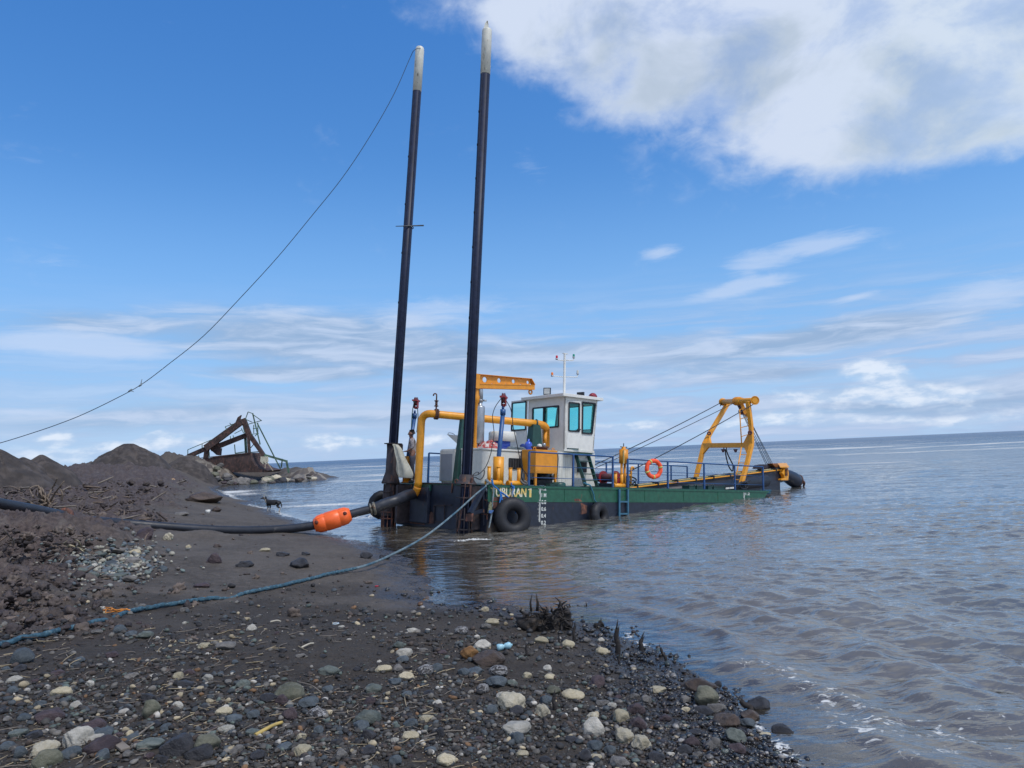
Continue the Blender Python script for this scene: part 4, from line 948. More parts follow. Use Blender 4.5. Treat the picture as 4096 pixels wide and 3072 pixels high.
# cross-arms and lamps are parts of the mast's roof assembly: keep them as siblings under the dredger
def lamp(p0, pe, lens):
    p0 = np.array(p0); pe = np.array(pe); m = MB(); d = pe-p0
    k = p0+np.array([d[0]*.88, d[1]*.88, d[2]*.35]); m.tube([p0]+arc(k, np.array([pe[0], pe[1], k[2]+.0]), pe, 5), .016, 8); o = m.build('mast_arm', whitep, D)
    g = MB(); g.cyl(pe, pe+np.array([0, 0, .05]), .042, n=14); g.build('lamp_socket', galv, o); g = MB(); g.lathe([(.038, .05), (.038, .13), (.03, .145), (0, .147)], pe, (0, 0, 1), 14); g.build('navigation_lamp', lens, o)
for (xa, ya, xb, yb, ln) in ((1510, 345, 1390, 328, redlens), (1510, 335, 1640, 306, greenlens), (1505, 585, 1322, 577, orangelens), (1505, 580, 1698, 545, clearlens)):
    lamp(P(Z3(xa, ya), v=2.1), P(Z3(xb, yb), v=2.1), ln)
a = P(Z3(1915, 868), v=1.8)
m = MB(); hd = np.array([-.72, -.55, .1]); hd /= np.linalg.norm(hd); hc = np.array([a[0], 1.8, RW+.13]); m.lathe([(.0, -.20), (.05, -.20), (.06, -.10), (.035, -.08), (.04, -.04), (.12, .06), (.155, .12), (.155, .18), (.10, .22), (0, .22)][::-1], hc, -hd, 20); hn = m.build('loud_horn', redp, rf)
m = MB(); m.bar(hc-np.array([0, 0, .13]), hc, .03, .05); m.build('bracket', black, hn)
# gangway ladder to the wheelhouse
m = MB(); T0 = P(Z4(1668, 425), v=HV0-.02); T1 = P(Z4(1850, 430), v=HV0-.02); B0 = P(Z4(1815, 900), v=.55); B1 = P(Z4(1985, 905), v=.55)
m.bar(T0, B0, .04, .12, (0, 1, 0)); m.bar(T1, B1, .04, .12, (0, 1, 0))
for k in range(1, 5): m.bar(lerp(T0, B0, k/5+.03), lerp(T1, B1, k/5+.03), .16, .03)
m.bar(P(Z4(1530, 418), v=HV0-.15), T1+np.array([.03, 0, .01]), .32, .05); m.build('boarding_ladder', greend, D)

# rails
def rail(posts, v, hts, top_ext=0, h=1.0, slope=None):
    m = MB()
    for i, u in enumerate(posts):
        m = MB(); m.bar((u, v, .02), (u, v, h), .06, .05, (0, 1, 0), 0, .05, .045); m.build('rail_post', bluep, D)
    r = MB(); r.tube([(posts[0], v, h), (posts[-1], v, h)], .024, 8)
    for hh_ in hts: r.tube([(posts[0], v, hh_), (posts[-1], v, hh_)], .011, 6)
    r.build('handrail', bluep, D)
pu = [P(Z4(975, 865), v=.08)[0], P(Z4(1630, 880), v=.08)[0], P(Z5(248, 940), v=.08)[0]]
rail(pu, .08, (.60, .26)); rail([P(Z5(395, 980), v=.08)[0]]+[P(q, v=.08)[0] for q in (Z5(790, 990), Z5(1148, 1000), Z5(1450, 1005), Z6(1118, 1500))], .08, (.58, .24), h=.95)
pv = [P(q, v=4.63)[0] for q in (Z2(970, 700), Z5(185, 815), Z5(500, 900), Z5(822, 860), Z5(980, 830))]
rail([pv[0], pv[0]+1.6, pv[0]+3.2, pv[0]+4.9, pv[0]+6.6, pv[1]]+pv[2:], 4.63, (.60, .24), h=1.02)

# winch amidships
m = MB(); c = P(Z5(155, 850), v=2.3); cu0 = c[0]
m.cyl((cu0, 1.75, .36), (cu0, 2.85, .36), .15, n=20)
m.build('winch_drum', maroon, D)
m = MB()
for v in (1.7, 2.3, 2.9): m.cyl((cu0, v-.02, .36), (cu0, v+.02, .36), .24, n=24)
m.build('winch_flange', redp, D)
m = MB(); m.box((cu0-.35, 1.45, .03), (cu0+.45, 3.1, .16)); m.box((cu0+.25, 1.5, .16), (cu0+.5, 1.85, .5)); m.tube(smooth_pts([(cu0+.2, 1.2, .1), (cu0+.4, 1.1, .3), (cu0+.1, 1.15, .4), (cu0-.1, 1.2, .2), (cu0+.3, 1.3, .12)], 6), .025, 8); m.tube(smooth_pts([(cu0-.2, 1.1, .1), (cu0+.1, 1.0, .28), (cu0+.5, 1.2, .15), (cu0+.6, 1.4, .3)], 6), .02, 8); m.build('winch_base', black, D)

# A-frame
RV, LV = .95, 3.75
def leg(pts, v, w_): 
    q = [P(Z6(*p), v=v) for p in pts]; m = MB()
    for a, b in zip(q[:-1], q[1:]): m.bar(a, b, w_, w_*1.0, (0, 1, 0))
    return m, q
mR, qR = leg(((890, 205), (935, 560), (948, 830), (875, 1130), (790, 1425)), RV, .155)
mL, qL = leg(((605, 215), (340, 660), (245, 840), (195, 1050), (125, 1330)), LV, .165)
af = mR.build('gantry_leg', yellow, D, .01); mL.build('gantry_leg', yellow, D, .01)
xl = P(Z6(245, 855), v=LV); xr = P(Z6(945, 850), v=RV)
m = MB(); m.bar(xl, xr, .17, .20); m.build('gantry_crossbeam', yellow, D, .01)
m = MB()
dirx = (xr-xl)/np.linalg.norm(xr-xl)
for (K, s) in ((qL, 1), (qR, -1)):
    j = K[2]; up_ = (K[1]-j); up_ /= np.linalg.norm(up_); dn = (K[3]-j); dn /= np.linalg.norm(dn); n = np.cross(dirx, (0, 0, 1)); n /= np.linalg.norm(n)
    for e in (up_, dn):
        m = MB(); m.prism([j+n*.06, j+dirx*s*.44+e*.03+n*.05, j+e*.46+dirx*s*.10+n*.05], -n*.10); m.build('gantry_gusset', yellow, D)
ta = P(Z6(515, 212), v=LV+.25); tb = P(Z6(995, 190), v=RV-.25); dt = (tb-ta)/np.linalg.norm(tb-ta); Lt = np.linalg.norm(tb-ta)
m = MB(); m.cyl(ta, tb, .115, n=20); m.lathe([(.115, -.24), (.13, -.2), (.185, .0), (.17, .0), (.05, -.12), (0, -.12)], tb, dt, 20); m.lathe([(.115, .07), (.175, .07), (.175, .0), (.05, .0)], ta, dt, 20)
m.cyl(ta+dt*Lt*.40, ta+dt*Lt*.62, .15, n=20); m.build('gantry_top_tube', yellow, D)
m = MB(); ca = ta+dt*Lt*.50
for k in range(4): m.torus(ca+dt*(k-1.5)*.12, dt, .155, .035, 22, 8)
m.build('tube_collar', orange, D)
hk1 = P(Z6(815, 355), v=2.2); m = MB()
for k in (-.18, -.06, .06, .18): m.bar(ca+dt*k*.9, hk1+dt*k*.6, .05, .24, dt)
m.cyl(hk1-dt*.18, hk1+dt*.18, .14, n=16); hb = m.build('hoist_block', maroon, D)
m = MB(); m.bar(ca+dt*.35, hk1+dt*.38+np.array([0, 0, -.1]), .08, .14); m.bar(hk1+np.array([0, 0, -.05]), P(Z6(875, 420), v=2.2), .05, .06); m.build('block_link', orange, hb)
for (q, v) in (((312, 690), LV-.12), ((915, 680), RV)):
    m = MB(); c = P(Z6(*q), v=v); m.torus(c+np.array([0, -.02, .04]), (.7, .7, 0), .06, .034, 16, 8); m.build('gantry_eye', maroon, D)
m = MB(); cx = lerp(xl, xr, .45)
for t in (.42, .68): c = lerp(xl, xr, t)+np.array([0, 0, -.16]); m.prism([c-dirx*.13, c+dirx*.13, c+dirx*.05+np.array([0, 0, -.14]), c-dirx*.05+np.array([0, 0, -.14])], (0.03, .03, 0))
m.build('beam_lug', maroon, D)
# rungs on the right leg
m = MB()
sA = [P(Z6(*p), v=RV+.30) for p in ((768, 325), (798, 835))]; sB = [P(Z6(*p), v=RV+.30) for p in ((795, 880), (735, 1220), (683, 1350))]
m.tube(sA, .026, 6); m.tube(sB, .026, 6)
for (a, b) in (((770, 325), (870, 298)), ((785, 462), (880, 435)), ((792, 590), (890, 565)), ((798, 722), (895, 692)), ((778, 990), (870, 992)), ((748, 1110), (850, 1113)), ((728, 1240), (820, 1235)), ((690, 1355), (785, 1362))):
    m.bar(P(Z6(*a), v=RV+.30), P(Z6(*b), v=RV+.10), .045, .03)
m.build('gantry_ladder', yellow, D)
# rigging
m = MB()
def line(a, b, r=.014, sag=.0):
    pts = [lerp(np.array(a), np.array(b), t)+np.array([0, 0, -sag*4*t*(1-t)]) for t in np.linspace(0, 1, 9)]; m.tube(pts, r, 6)
line(ta, P(Z5(60, 765), v=3.6), .018, .06); line(ta+dt*.05, ta+np.array([-.25, -.05, -.22]), .02)
line(ca, P(Z5(80, 790), v=2.3), .013, .05); line(tb-dt*.2+np.array([0, 0, -.16]), P(Z5(440, 812), v=.75), .016, .05); line(P(Z5(440, 812), v=.75), P(Z5(290, 895), v=.9), .012)
m.build('stay_rope', wire, D)
m = MB()
for k, ((x0, y0), (x1, y1)) in enumerate((((800, 365), (1170, 1160)), ((815, 370), (1188, 1150)), ((830, 370), (1215, 1140)), ((850, 350), (1235, 1135)), ((865, 370), (1256, 1130)))):
    line(P(Z6(x0, y0), v=2.25-.03*k), P(Z6(x1, y1), v=2.5-.1*k), .014)
m.build('ladder_hoist_rope', wire, D)
m = MB(); s0_ = lerp(xl, xr, .42)+np.array([0, 0, -.30])
sl1 = [P(Z6(*p), v=2.5) for p in ((556, 915), (568, 1010), (595, 1120), (620, 1185), (658, 1235))]; sl2 = [P(Z6(*p), v=2.5) for p in ((570, 915), (600, 1000), (640, 1080), (670, 1150), (668, 1235))]
m.tube(smooth_pts(sl1, 4), .028, 8); m.tube(smooth_pts(sl2, 4), .028, 8); m.torus(sl1[0]+np.array([0, 0, .05]), (.7, .7, 0), .06, .022, 14, 6); m.build('wire_sling', wire, D)

# cutter ladder: girder, suction pipe, hydraulic lines, cutter head
c0 = P(Z5(430, 985), v=2.35); c1_ = P(Z5(1850, 905), v=2.35)
gx = (c1_-c0)/np.linalg.norm(c1_-c0)
topA = P(Z5(470, 965), v=1.75); topB = P(Z5(1860, 812), v=1.75)
m = MB(); za, zb = P(Z5(620, 965), v=1.75), P(Z5(1890, 812), v=1.75)
ladr = lambda u: lerp(za[2], zb[2], (u-za[0])/(zb[0]-za[0]))
u0_, u1_ = za[0]-1.5, zb[0]
for v in (1.75, 2.95):
    m.prism([(u0_, v, ladr(u0_)), (u1_, v, ladr(u1_)), (u1_, v, ladr(u1_)-.95), (u0_+6, v, ladr(u0_+6)-.75), (u0_, v, ladr(u0_)-.35)], (0, .03, 0))
for k in range(9): u = lerp(u0_, u1_, k/8*.97+.01); m.box((u, 1.76, ladr(u)-.35), (u+.06, 2.97, ladr(u)-.03))
cl = m.build('cutter_ladder', navy, D)
m = MB(); ue = P(Zc(600, 800), v=1.6)[0]; m.tube([(u0_+.2, 1.66, ladr(u0_)-.25), (ue, 1.62, ladr(ue)-.36)], [.18, .27], 20); m.build('suction_pipe', mat('black_pipe_paint', (.010, .012, .018), .5, var=.3, rust=.15), cl)
m = MB(); 
for k, (v, dz) in enumerate(((1.60, .02), (1.72, .05), (1.84, .07))):
    pts = [(lerp(u0_-.3, u1_+.05, t), v, ladr(lerp(u0_-.3, u1_+.05, t))+dz) for t in np.linspace(0, 1, 12)]; m.tube(pts, .028, 8, mi=(0 if k == 0 else 1 if k == 1 else 2))
m.build('hydraulic_line', [yellow, mat('dull_green_hose', (.12, .14, .06), .6), mat('tan_hose', (.40, .32, .16), .6)], cl)
m = MB()
for k in range(9): u = lerp(u0_, u1_, (k+.5)/9); m.box((u-.03, 1.55, ladr(u)-.02), (u+.03, 1.90, ladr(u)+.12))
m.build('line_clamp', black, cl)
hd0 = P(Zc(1060, 400), v=2.1)
m = MB(); q = [P(Zc(*p), v=1.9) for p in ((850, 230), (1060, 222), (1165, 385), (1010, 405))]; m.prism(q, (0, .25, 0)); m.build('cutter_guard', mat('brown_orange_paint', (.24, .085, .015), .5, rust=.35), cl)
m = MB(); a_ = [P(Zc(*p), v=1.45) for p in ((1160, 355), (1500, 350))]; b_ = [P(Zc(*p), v=2.3) for p in ((1400, 212), (1065, 215))]; m.prism([a_[0], a_[1], b_[0], b_[1]], (0, 0, -.04)); m.build('cutter_hood', yellow, cl)
m = MB(); m.prism([P(Zc(*p), v=1.7) for p in ((1130, 370), (1430, 370), (1500, 620), (1480, 890), (560, 1090), (560, 640), (1130, 500))], (0, 1.1, 0)); m.build('cutter_bearing_housing', navy, cl)
m = MB(); m.prism([P(Zc(*p), v=2.1) for p in ((620, 430), (690, 300), (880, 260), (990, 410), (700, 440))], (0, .7, 0)); m.build('hoist_sheave_box', darkrust, cl)
m = MB(); q = [P(Zc(*p), v=1.5) for p in ((1340, 395), (1470, 400), (1500, 640), (1480, 880), (1210, 880), (1220, 820), (1330, 800), (1320, 700), (1250, 610))]; m.prism(q, (0, .18, 0)); sb = m.build('swing_sheave', yellow, cl, .02)
m = MB(); 
for k in range(4): m.tube(smooth_pts([P(Zc(1370+k*25+j*6*(-1)**k, 420+j*70), v=1.46) for j in range(5)], 3), .02, 6)
m.build('rope_turns', rustm, sb)
m = MB(); cc = P(Zc(1680, 610), v=2.1)-np.array([0, 0, .30]); m.lathe([(.24, -.95), (.31, -.5), (.345, -.1), (.335, .15), (.28, .30), (.22, .33)], cc, (1, 0, -.30), 26); ch = m.build('cutter_head', navy, cl)
m = MB()
for k in range(6):
    a = 2*math.pi*k/6; p0 = cc+np.array([.22, .30*math.cos(a), -.06+.30*math.sin(a)]); p2 = cc+np.array([.58, .15*math.cos(a+.7), -.24+.15*math.sin(a+.7)]); m.tube(arc(p0, p0+np.array([.3, 0, 0]), p2, 5), [.06, .06, .055, .05, .045, .03], 8)
m.torus(cc+np.array([.22, 0, -.06]), (1, 0, -.3), .31, .022, 24, 6); m.build('cutter_blade', rustm, cl)
# deck fittings along the starboard pontoon
for (xa, xb) in ((10, 100), (120, 230), (290, 350), (370, 530)):
    a = P(Z6(xa, 1500), v=.35); b = P(Z6(xb, 1500), v=.35); m = MB(); m.box((a[0], .30, .03), (b[0], .62, .13)); m.box((a[0]-.02, .28, .13), (b[0]+.02, .64, .15)); m.cyl((a[0]+.02, .33, .15), (a[0]+.02, .33, .20), .02, n=8); m.cyl((b[0]-.02, .33, .15), (b[0]-.02, .33, .20), .02, n=8); m.build('deck_hatch', greend, D)
a = P(Z6(565, 1500), v=.3); b = P(Z6(690, 1465), v=.3); m = MB(); m.prism([a, P(Z6(690, 1490), v=.3), b, P(Z6(568, 1475), v=.3)], (0, .02, 0)); m.build('white_board', whitep, D)

# steps welded to the side
a = P(Z5(313, 990), v=-.06)[0]; b = P(Z5(396, 990), v=-.06)[0]
m = MB()
for u in (a, b): m.bar((u, -.06, -.02), (u, -.06, -1.25), .05, .06); m.bar((u, 0, -.05), (u, -.06, -.05), .05, .05)
for w in (-.42, -.80, -1.1): m.bar((a, -.06, w), (b, -.06, w), .045, .05)
m.build('boarding_steps', mat('steel_blue_paint', (.030, .115, .18), .45, rust=.25), D)

# name and draught marks
def text(body, size, sx, bold, extr=.004):
    cu = bpy.data.curves.new('lettering', 'FONT'); cu.body = body; cu.size = size; cu.offset = bold; cu.extrude = extr; cu.resolution_u = 4
    o = bpy.data.objects.new('lettering', cu); COL.objects.link(o); dg = bpy.context.evaluated_depsgraph_get()
    me = bpy.data.meshes.new_from_object(o.evaluated_get(dg)); COL.objects.unlink(o); bpy.data.objects.remove(o); bpy.data.curves.remove(cu); return me
def put_text(body, u0, u1, w0, w1, mt, nm, bold, v=-.006):
    me = text(body, 1.0, 1, bold); n = len(me.vertices); a = np.empty(n*3); me.vertices.foreach_get('co', a); a = a.reshape(-1, 3)
    mn, mx = a.min(0), a.max(0); c = np.empty_like(a)
    c[:, 0] = u0+(a[:, 0]-mn[0])/(mx[0]-mn[0])*(u1-u0); c[:, 2] = w0+(a[:, 1]-mn[1])/(mx[1]-mn[1])*(w1-w0); c[:, 1] = v-a[:, 2]*.5
    me.vertices.foreach_set('co', c.ravel()); me.flip_normals(); me.materials.clear(); me.materials.append(mt); me.update()
    o = bpy.data.objects.new(nm, me); COL.objects.link(o); o.parent = D; return o
a = P(Zt(325, 690), v=0); b = P(Zt(1465, 390), v=0); put_text('TUBURAN', a[0], b[0], a[2], b[2], letterm, 'hull_name', .030)
m = MB(); m.prism([P(Zt(*p), v=-.002) for p in ((1552, 705), (1618, 702), (1630, 395), (1580, 395), (1555, 440), (1520, 450), (1520, 478), (1560, 478))], (0, -.004, 0)); m.build('hull_name', letterm, D)
m = MB()
mu = P(Zt(1895, 850), v=0)[0]
wm = lambda val: -.05-(1.2-val)*.985
m.bar((mu, -.006, wm(1.2)+.02), (mu, -.006, wm(.22)), .022, .006, (0, 1, 0))
for k in range(49):
    val = 1.2-k*.02; ln = .10 if k % 10 == 0 else .065 if k % 5 == 0 else .045
    if .87 < val < 1.03: continue
    m.bar((mu, -.006, wm(val)), (mu-ln, -.006, wm(val)), .009, .006, (0, 1, 0))
m.build('draught_scale', markm, D)
for (tx, val) in (('1.2', 1.2), ('1 M', 1.0), ('0.8', .8), ('0.6', .6), ('0.4', .4), ('0.2', .2)):
    put_text(tx, mu+.05, mu+.235, wm(val)-.055, wm(val)+.06, markm, 'draught_mark', .018)
a = P(Z6(835, 1555), v=0); m = MB(); m.bar((a[0], -.006, -.07), (a[0], -.006, -.36), .03, .006, (0, 1, 0))
for k in range(7): m.bar((a[0], -.006, -.08-k*.045), (a[0]-.07, -.006, -.08-k*.045), .015, .006, (0, 1, 0))
m.build('draught_scale', markm, D); put_text('1.2', a[0]+.08, a[0]+.36, -.16, -.06, markm, 'draught_mark', .018)
m = MB(); m.prism([P(Zt(*p), v=-.004) for p in ((410, 700), (640, 700), (860, 690), (930, 560), (1010, 600), (1010, 730), (800, 800), (640, 900), (560, 1040), (420, 1060))], (0, -.003, 0)); m.build('rust_patch', rustm, D)
m = MB(); m.prism([P(Z4(*p), v=-.004) for p in ((1650, 1090), (1710, 1085), (1770, 1130), (1700, 1150), (1655, 1140))], (0, -.003, 0)); m.prism([P(Z4(*p), v=-.004) for p in ((1750, 1150), (1840, 1190), (1830, 1300), (1750, 1320))], (0, -.003, 0)); m.build('rust_patch', rustm, D)
# ------------------------------------------------------------------ things hung on, standing on or tied to the dredger
ZA = lambda x, y: (x/2.149, 2300+y/2.149)
ZB = lambda x, y: (900+x/2.011, 2000+y/2.011)
ZC = lambda x, y: (900+x/2.212, 2450+y/2.212)
ZD = lambda x, y: (1750+x/2.212, 2250+y/2.212)
ZE = lambda x, y: (2300+x/2.212, 2500+y/2.212)
ZF = lambda x, y: (x/2.212, 1700+y/2.212)
ZG = lambda x, y: (x/2.765, 1600+y/2.765)
Z8 = lambda x, y: (700+x/3.318, 1600+y/3.318)
def boat_thing(m, name, mt, label, cat, group=None, bevel=0):
    o = m.build(name, mt, None, bevel); o.matrix_world = BMAT; recentre(o); return tag(o, label, cat, group)
def bvec(d): return np.array(d, float)/np.linalg.norm(d)

# tyres
trd = lambda a, b: 1+.05*math.cos(34*a)*max(0, math.cos(b))**2
c = P((2050, 2068), v=-.26)
m = MB(); m.torus(c, bvec((-.30, -.95, .12)), .365, .185, 60, 18, fn=trd); boat_thing(m, 'tyre_fender', blackp, 'large black tyre half sunk below the hull name by the draught scale', 'tyre')
c = P(Z4(2020, 1330), v=-.20)
m = MB(); m.torus(c, bvec((.15, -.97, .1)), .255, .15, 48, 16, fn=trd); boat_thing(m, 'tyre_fender', blackp, 'black tyre hung on a blue rope beneath the boarding ladder', 'tyre')
c = P(Zl(125, 1190), u=.02)
m = MB(); m.torus(c, bvec((.25, .9, 0)), .33, .15, 48, 16, fn=trd); boat_thing(m, 'tyre_fender', blackp, 'black tyre at the far stern corner behind the rubber hose', 'tyre')

# lifebuoy
c = P(Z5(651, 800), v=.0)
m = MB(); ax = bvec((-.28, -.96, 0)); m.torus(c, ax, .272, .072, 48, 16, fn=lambda a, b: 1+.05*math.sin(9*a+b)+.03*math.sin(23*a)); lb = boat_thing(m, 'lifebuoy', ringm, 'orange lifebuoy with yellow bands hanging on the blue handrail', 'lifebuoy')
inv = lb.matrix_world.inverted() @ BMAT
def child_mesh(m, name, mt, par):
    o = m.build(name, mt); o.parent = par; o.matrix_parent_inverse = Matrix(); o.matrix_local = par.matrix_world.inverted() @ BMAT; return o
x = np.cross(ax, (0, 0, 1)); x /= np.linalg.norm(x); y = np.cross(x, ax)
for a in (1.05, 2.9, 4.75, 5.9):
    m = MB(); d = x*math.cos(a)+y*math.sin(a); tg = -x*math.sin(a)+y*math.cos(a); m.torus(c+d*.272, tg, .072, .012, 20, 6, sq=2.4); child_mesh(m, 'reflective_band', tape, lb)
m = MB(); m.tube(smooth_pts([c+x*.2+y*.2, c+x*.05+y*.14, c-x*.03+y*.02, c+x*.18-y*.12], 5), .006, 6); child_mesh(m, 'grab_line', mat('pale_cord', (.5, .48, .4), .8), lb)

# jugs, tarpaulin and coil on the engine house
jp = [(0, 0), (.105, 0), (.117, .02), (.117, .21), (.10, .255), (.045, .30), (.032, .315), (.032, .375), (0, .375)]
c = P(Z3(972, 1640), v=1.40)
m = MB(); m.lathe(jp, (c[0], 1.40, 1.10), (0, 0, 1), 24); boat_thing(m, 'water_jug', jugm, 'upright blue plastic water jug on the engine house beside the orange tank', 'water jug')
m = MB(); m.lathe(jp, (c[0]+.02, 1.72, 1.22), (.95, .3, 0), 24); boat_thing(m, 'water_jug', mat('dark_blue_plastic', (.02, .05, .22), .25), 'darker blue water jug lying on its side behind the upright one', 'water jug')
def blob_cloth(c, rx, ry, h, seed, n=22):
    m = MB(); vs = []; fs = []
    for i in range(n+1):
        for j in range(n+1):
            a, b = i/n*2-1, j/n*2-1; e = max(0, 1-(a*a+b*b)); z = h*(e**.6)*(1+.45*float(perlin(np.array([a*2.3+seed]), np.array([b*2.3]), seed)[0]))+.02*abs(float(perlin(np.array([a*5]), np.array([b*5+seed]), 3)[0]))
            vs.append((c[0]+a*rx, c[1]+b*ry, c[2]+z))
    for i in range(n):
        for j in range(n): k = i*(n+1)+j; fs.append((k, k+1, k+n+2, k+n+1))
    m.add(vs, fs, 0, True); return m
c = P(Z3(385, 1640), v=1.95); boat_thing(blob_cloth((c[0], 1.95, 1.10), .36, .42, .24, 5), 'tarpaulin', tarpred, 'crumpled red and white tarpaulin on the engine house roof beside the silencer', 'tarpaulin')
c = P(Z3(795, 1640), v=1.45); m = MB(); pts = []
for k in range(60):
    a = k/60*2*math.pi*3.2; r = .26+.03*math.sin(a*2.3); pts.append((c[0]+r*1.15*math.cos(a), 1.45+r*.8*math.sin(a), 1.13+.018*(k//20)+.02*math.sin(a*.5)))
m.tube(pts, .022, 8); boat_thing(m, 'rope_coil', ropeg, 'loose coil of grey rope on the engine house left of the blue jug', 'rope')
# sackcloth on the left spud sleeve
def drape(L_, R_, uoff, n=26, k=16, seed=2, th=.012):
    Lp = smooth_pts([P(Zl(*p), u=uoff) for p in L_], 8); Rp = smooth_pts([P(Zl(*p), u=uoff) for p in R_], 8)
    vs = []; fs = []
    for i in range(n+1):
        t = i/n; a = Lp[min(len(Lp)-1, int(t*(len(Lp)-1)))]; b = Rp[min(len(Rp)-1, int(t*(len(Rp)-1)))]
        for j in range(k+1):
            s = j/k; p = a+(b-a)*s; p = p+np.array([-.10*math.sin(math.pi*s)-.035*math.sin(s*15+seed+t*1.5)*(.4+t), -.03*math.sin(s*9), 0]); vs.append(p)
    for i in range(n):
        for j in range(k): q = i*(k+1)+j; fs.append((q, q+1, q+k+2, q+k+1))
    m = MB(); m.add(vs, fs, 0, True); return m
o = boat_thing(drape([(342, 160), (345, 300), (368, 450), (358, 600), (392, 712)], [(384, 162), (445, 240), (500, 380), (575, 530), (625, 660), (612, 738)], -.42), 'sackcloth', sack, 'cream sackcloth draped from the rusty sleeve of the left spud pole', 'sackcloth')
sm = o.modifiers.new('thick', 'SOLIDIFY'); sm.thickness = .02

# ropes hanging at the starboard bollard and deck edge
def tufts(paths, r, mt, name, label, v=-.05, jit=.0, cat='rope', seg=5):
    m = MB()
    for z, P_ in paths:
        pts = smooth_pts([P(z(*p), v=v) for p in P_], seg); m.tube(pts, [r*(1.15-.5*i/len(pts)) for i in range(len(pts))], 7)
    return boat_thing(m, name, mt, label, cat)
tufts([(Zt, [(370, 150), (420, 320), (560, 440), (650, 560), (660, 650)]), (Zt, [(640, 560), (650, 760), (600, 940), (545, 1130)]), (Zt, [(670, 600), (690, 800), (700, 950), (670, 1010)]), (Zt, [(655, 700), (620, 880), (590, 1010), (600, 1130)]), (Zt, [(690, 760), (740, 880), (720, 960)]),
       (Zt, [(660, 540), (800, 640), (930, 740), (1020, 840), (1060, 960), (1060, 1060)]), (Zt, [(1040, 880), (1090, 1010), (1120, 1130), (1130, 1220)]), (Zt, [(900, 740), (800, 800), (730, 880)])], .022, ropel, 'frayed_rope', 'frayed bright blue rope hanging across the painted hull name', v=-.10)
tufts([(Zt, [(990, 240), (1000, 330), (1060, 400), (1040, 520), (1035, 690)]), (Zt, [(1010, 330), (1080, 380), (1050, 440), (990, 400)])], .018, ropel, 'frayed_rope', 'short blue rope end dangling from the green deck lug', v=-.06)
tufts([(Zt, [(390, 190), (430, 420), (420, 620), (395, 830), (390, 1010)]), (Zt, [(370, 1150), (345, 1350), (305, 1560), (280, 1680)])], .026, ropeg, 'hanging_rope', 'grey braided rope hanging straight down at the hull corner', v=-.08)
tufts([(Zt, [(200, 130), (260, 210), (330, 250), (400, 190), (370, 90)]), (Zt, [(210, 170), (290, 260), (380, 270), (440, 330)]), (Zt, [(180, 140), (240, 230), (280, 250), (360, 230), (410, 210)]), (Zt, [(250, 260), (200, 340), (180, 400)]), (Zt, [(170, 380), (230, 560), (270, 720), (300, 830)])], .030, ropeg, 'lashing_rope', 'grey rope lashed round the yellow bollard at the stern corner', v=.06)
m = MB(); q = [P(Zt(*p), v=-.07) for p in ((300, 830), (345, 880), (360, 1080), (300, 1210), (225, 1200), (250, 1000))]; m.prism(q, (0, -.05, 0)); m.prism([a+(0, -.06, 0) for a in (P(Zt(230, 1100), v=-.07), P(Zt(390, 1120), v=-.07), P(Zt(290, 1220), v=-.07), P(Zt(215, 1200), v=-.07))], (0, -.03, 0), 1)
boat_thing(m, 'rag_bundle', [mat('olive_rag', (.16, .17, .10), .9, var=.5, scale=30), mat('blue_rag', (.05, .12, .30), .9, var=.3)], 'olive and blue rag bundle tied on the rope at the hull corner', 'rag', None, .015)
tufts([(Z4, [(1790, 850), (1830, 870), (1880, 890), (1910, 960), (1935, 1030), (1950, 1110), (2010, 1170), (2020, 1240)])], .024, mat('teal_rope', (.03, .15, .22), .75, var=.4, scale=20, bump=.3), 'tyre_rope', 'twisted teal rope tying the tyre below the boarding ladder to the deck', v=-.06)
m = MB()
for k in range(9):
    pts = [P(Z6(825+95*math.cos(t+k)*(.6+.05*k)+8*math.sin(3*t), 1450+50*math.sin(t+k*.7)-5*k), v=.5+.05*k) for t in np.linspace(0, 5.5, 22)]; m.tube(pts, .022, 6)
boat_thing(m, 'rope_heap', black, 'tangled heap of black rope at the foot of the right gantry leg', 'rope')
m = MB()
for k in range(10):
    pts = [P(Z6(1135+70*math.cos(t*1.3+k)+3*k, 1540+24*math.sin(t+k*1.7)), v=.1+.03*k) for t in np.linspace(0, 4.5, 16)]; m.tube(pts, .028, 6)
boat_thing(m, 'rope_heap', mat('dark_teal_rope', (.012, .07, .11), .8, var=.4, scale=20, bump=.3), 'dark teal rope heap on the deck corner at the bow', 'rope')
m = MB(); m.tube(smooth_pts([P(Z4(*p), v=.12) for p in ((865, 820), (880, 850), (930, 870), (965, 885))], 4), .03, 8); m.tube(smooth_pts([P(Z4(*p), v=.10) for p in ((905, 825), (940, 840), (960, 875), (985, 892))], 4), .026, 8); boat_thing(m, 'hose_end', mat('grey_hose', (.16, .15, .14), .6), 'grey hose end lying on deck between bollard and orange tank', 'hose')

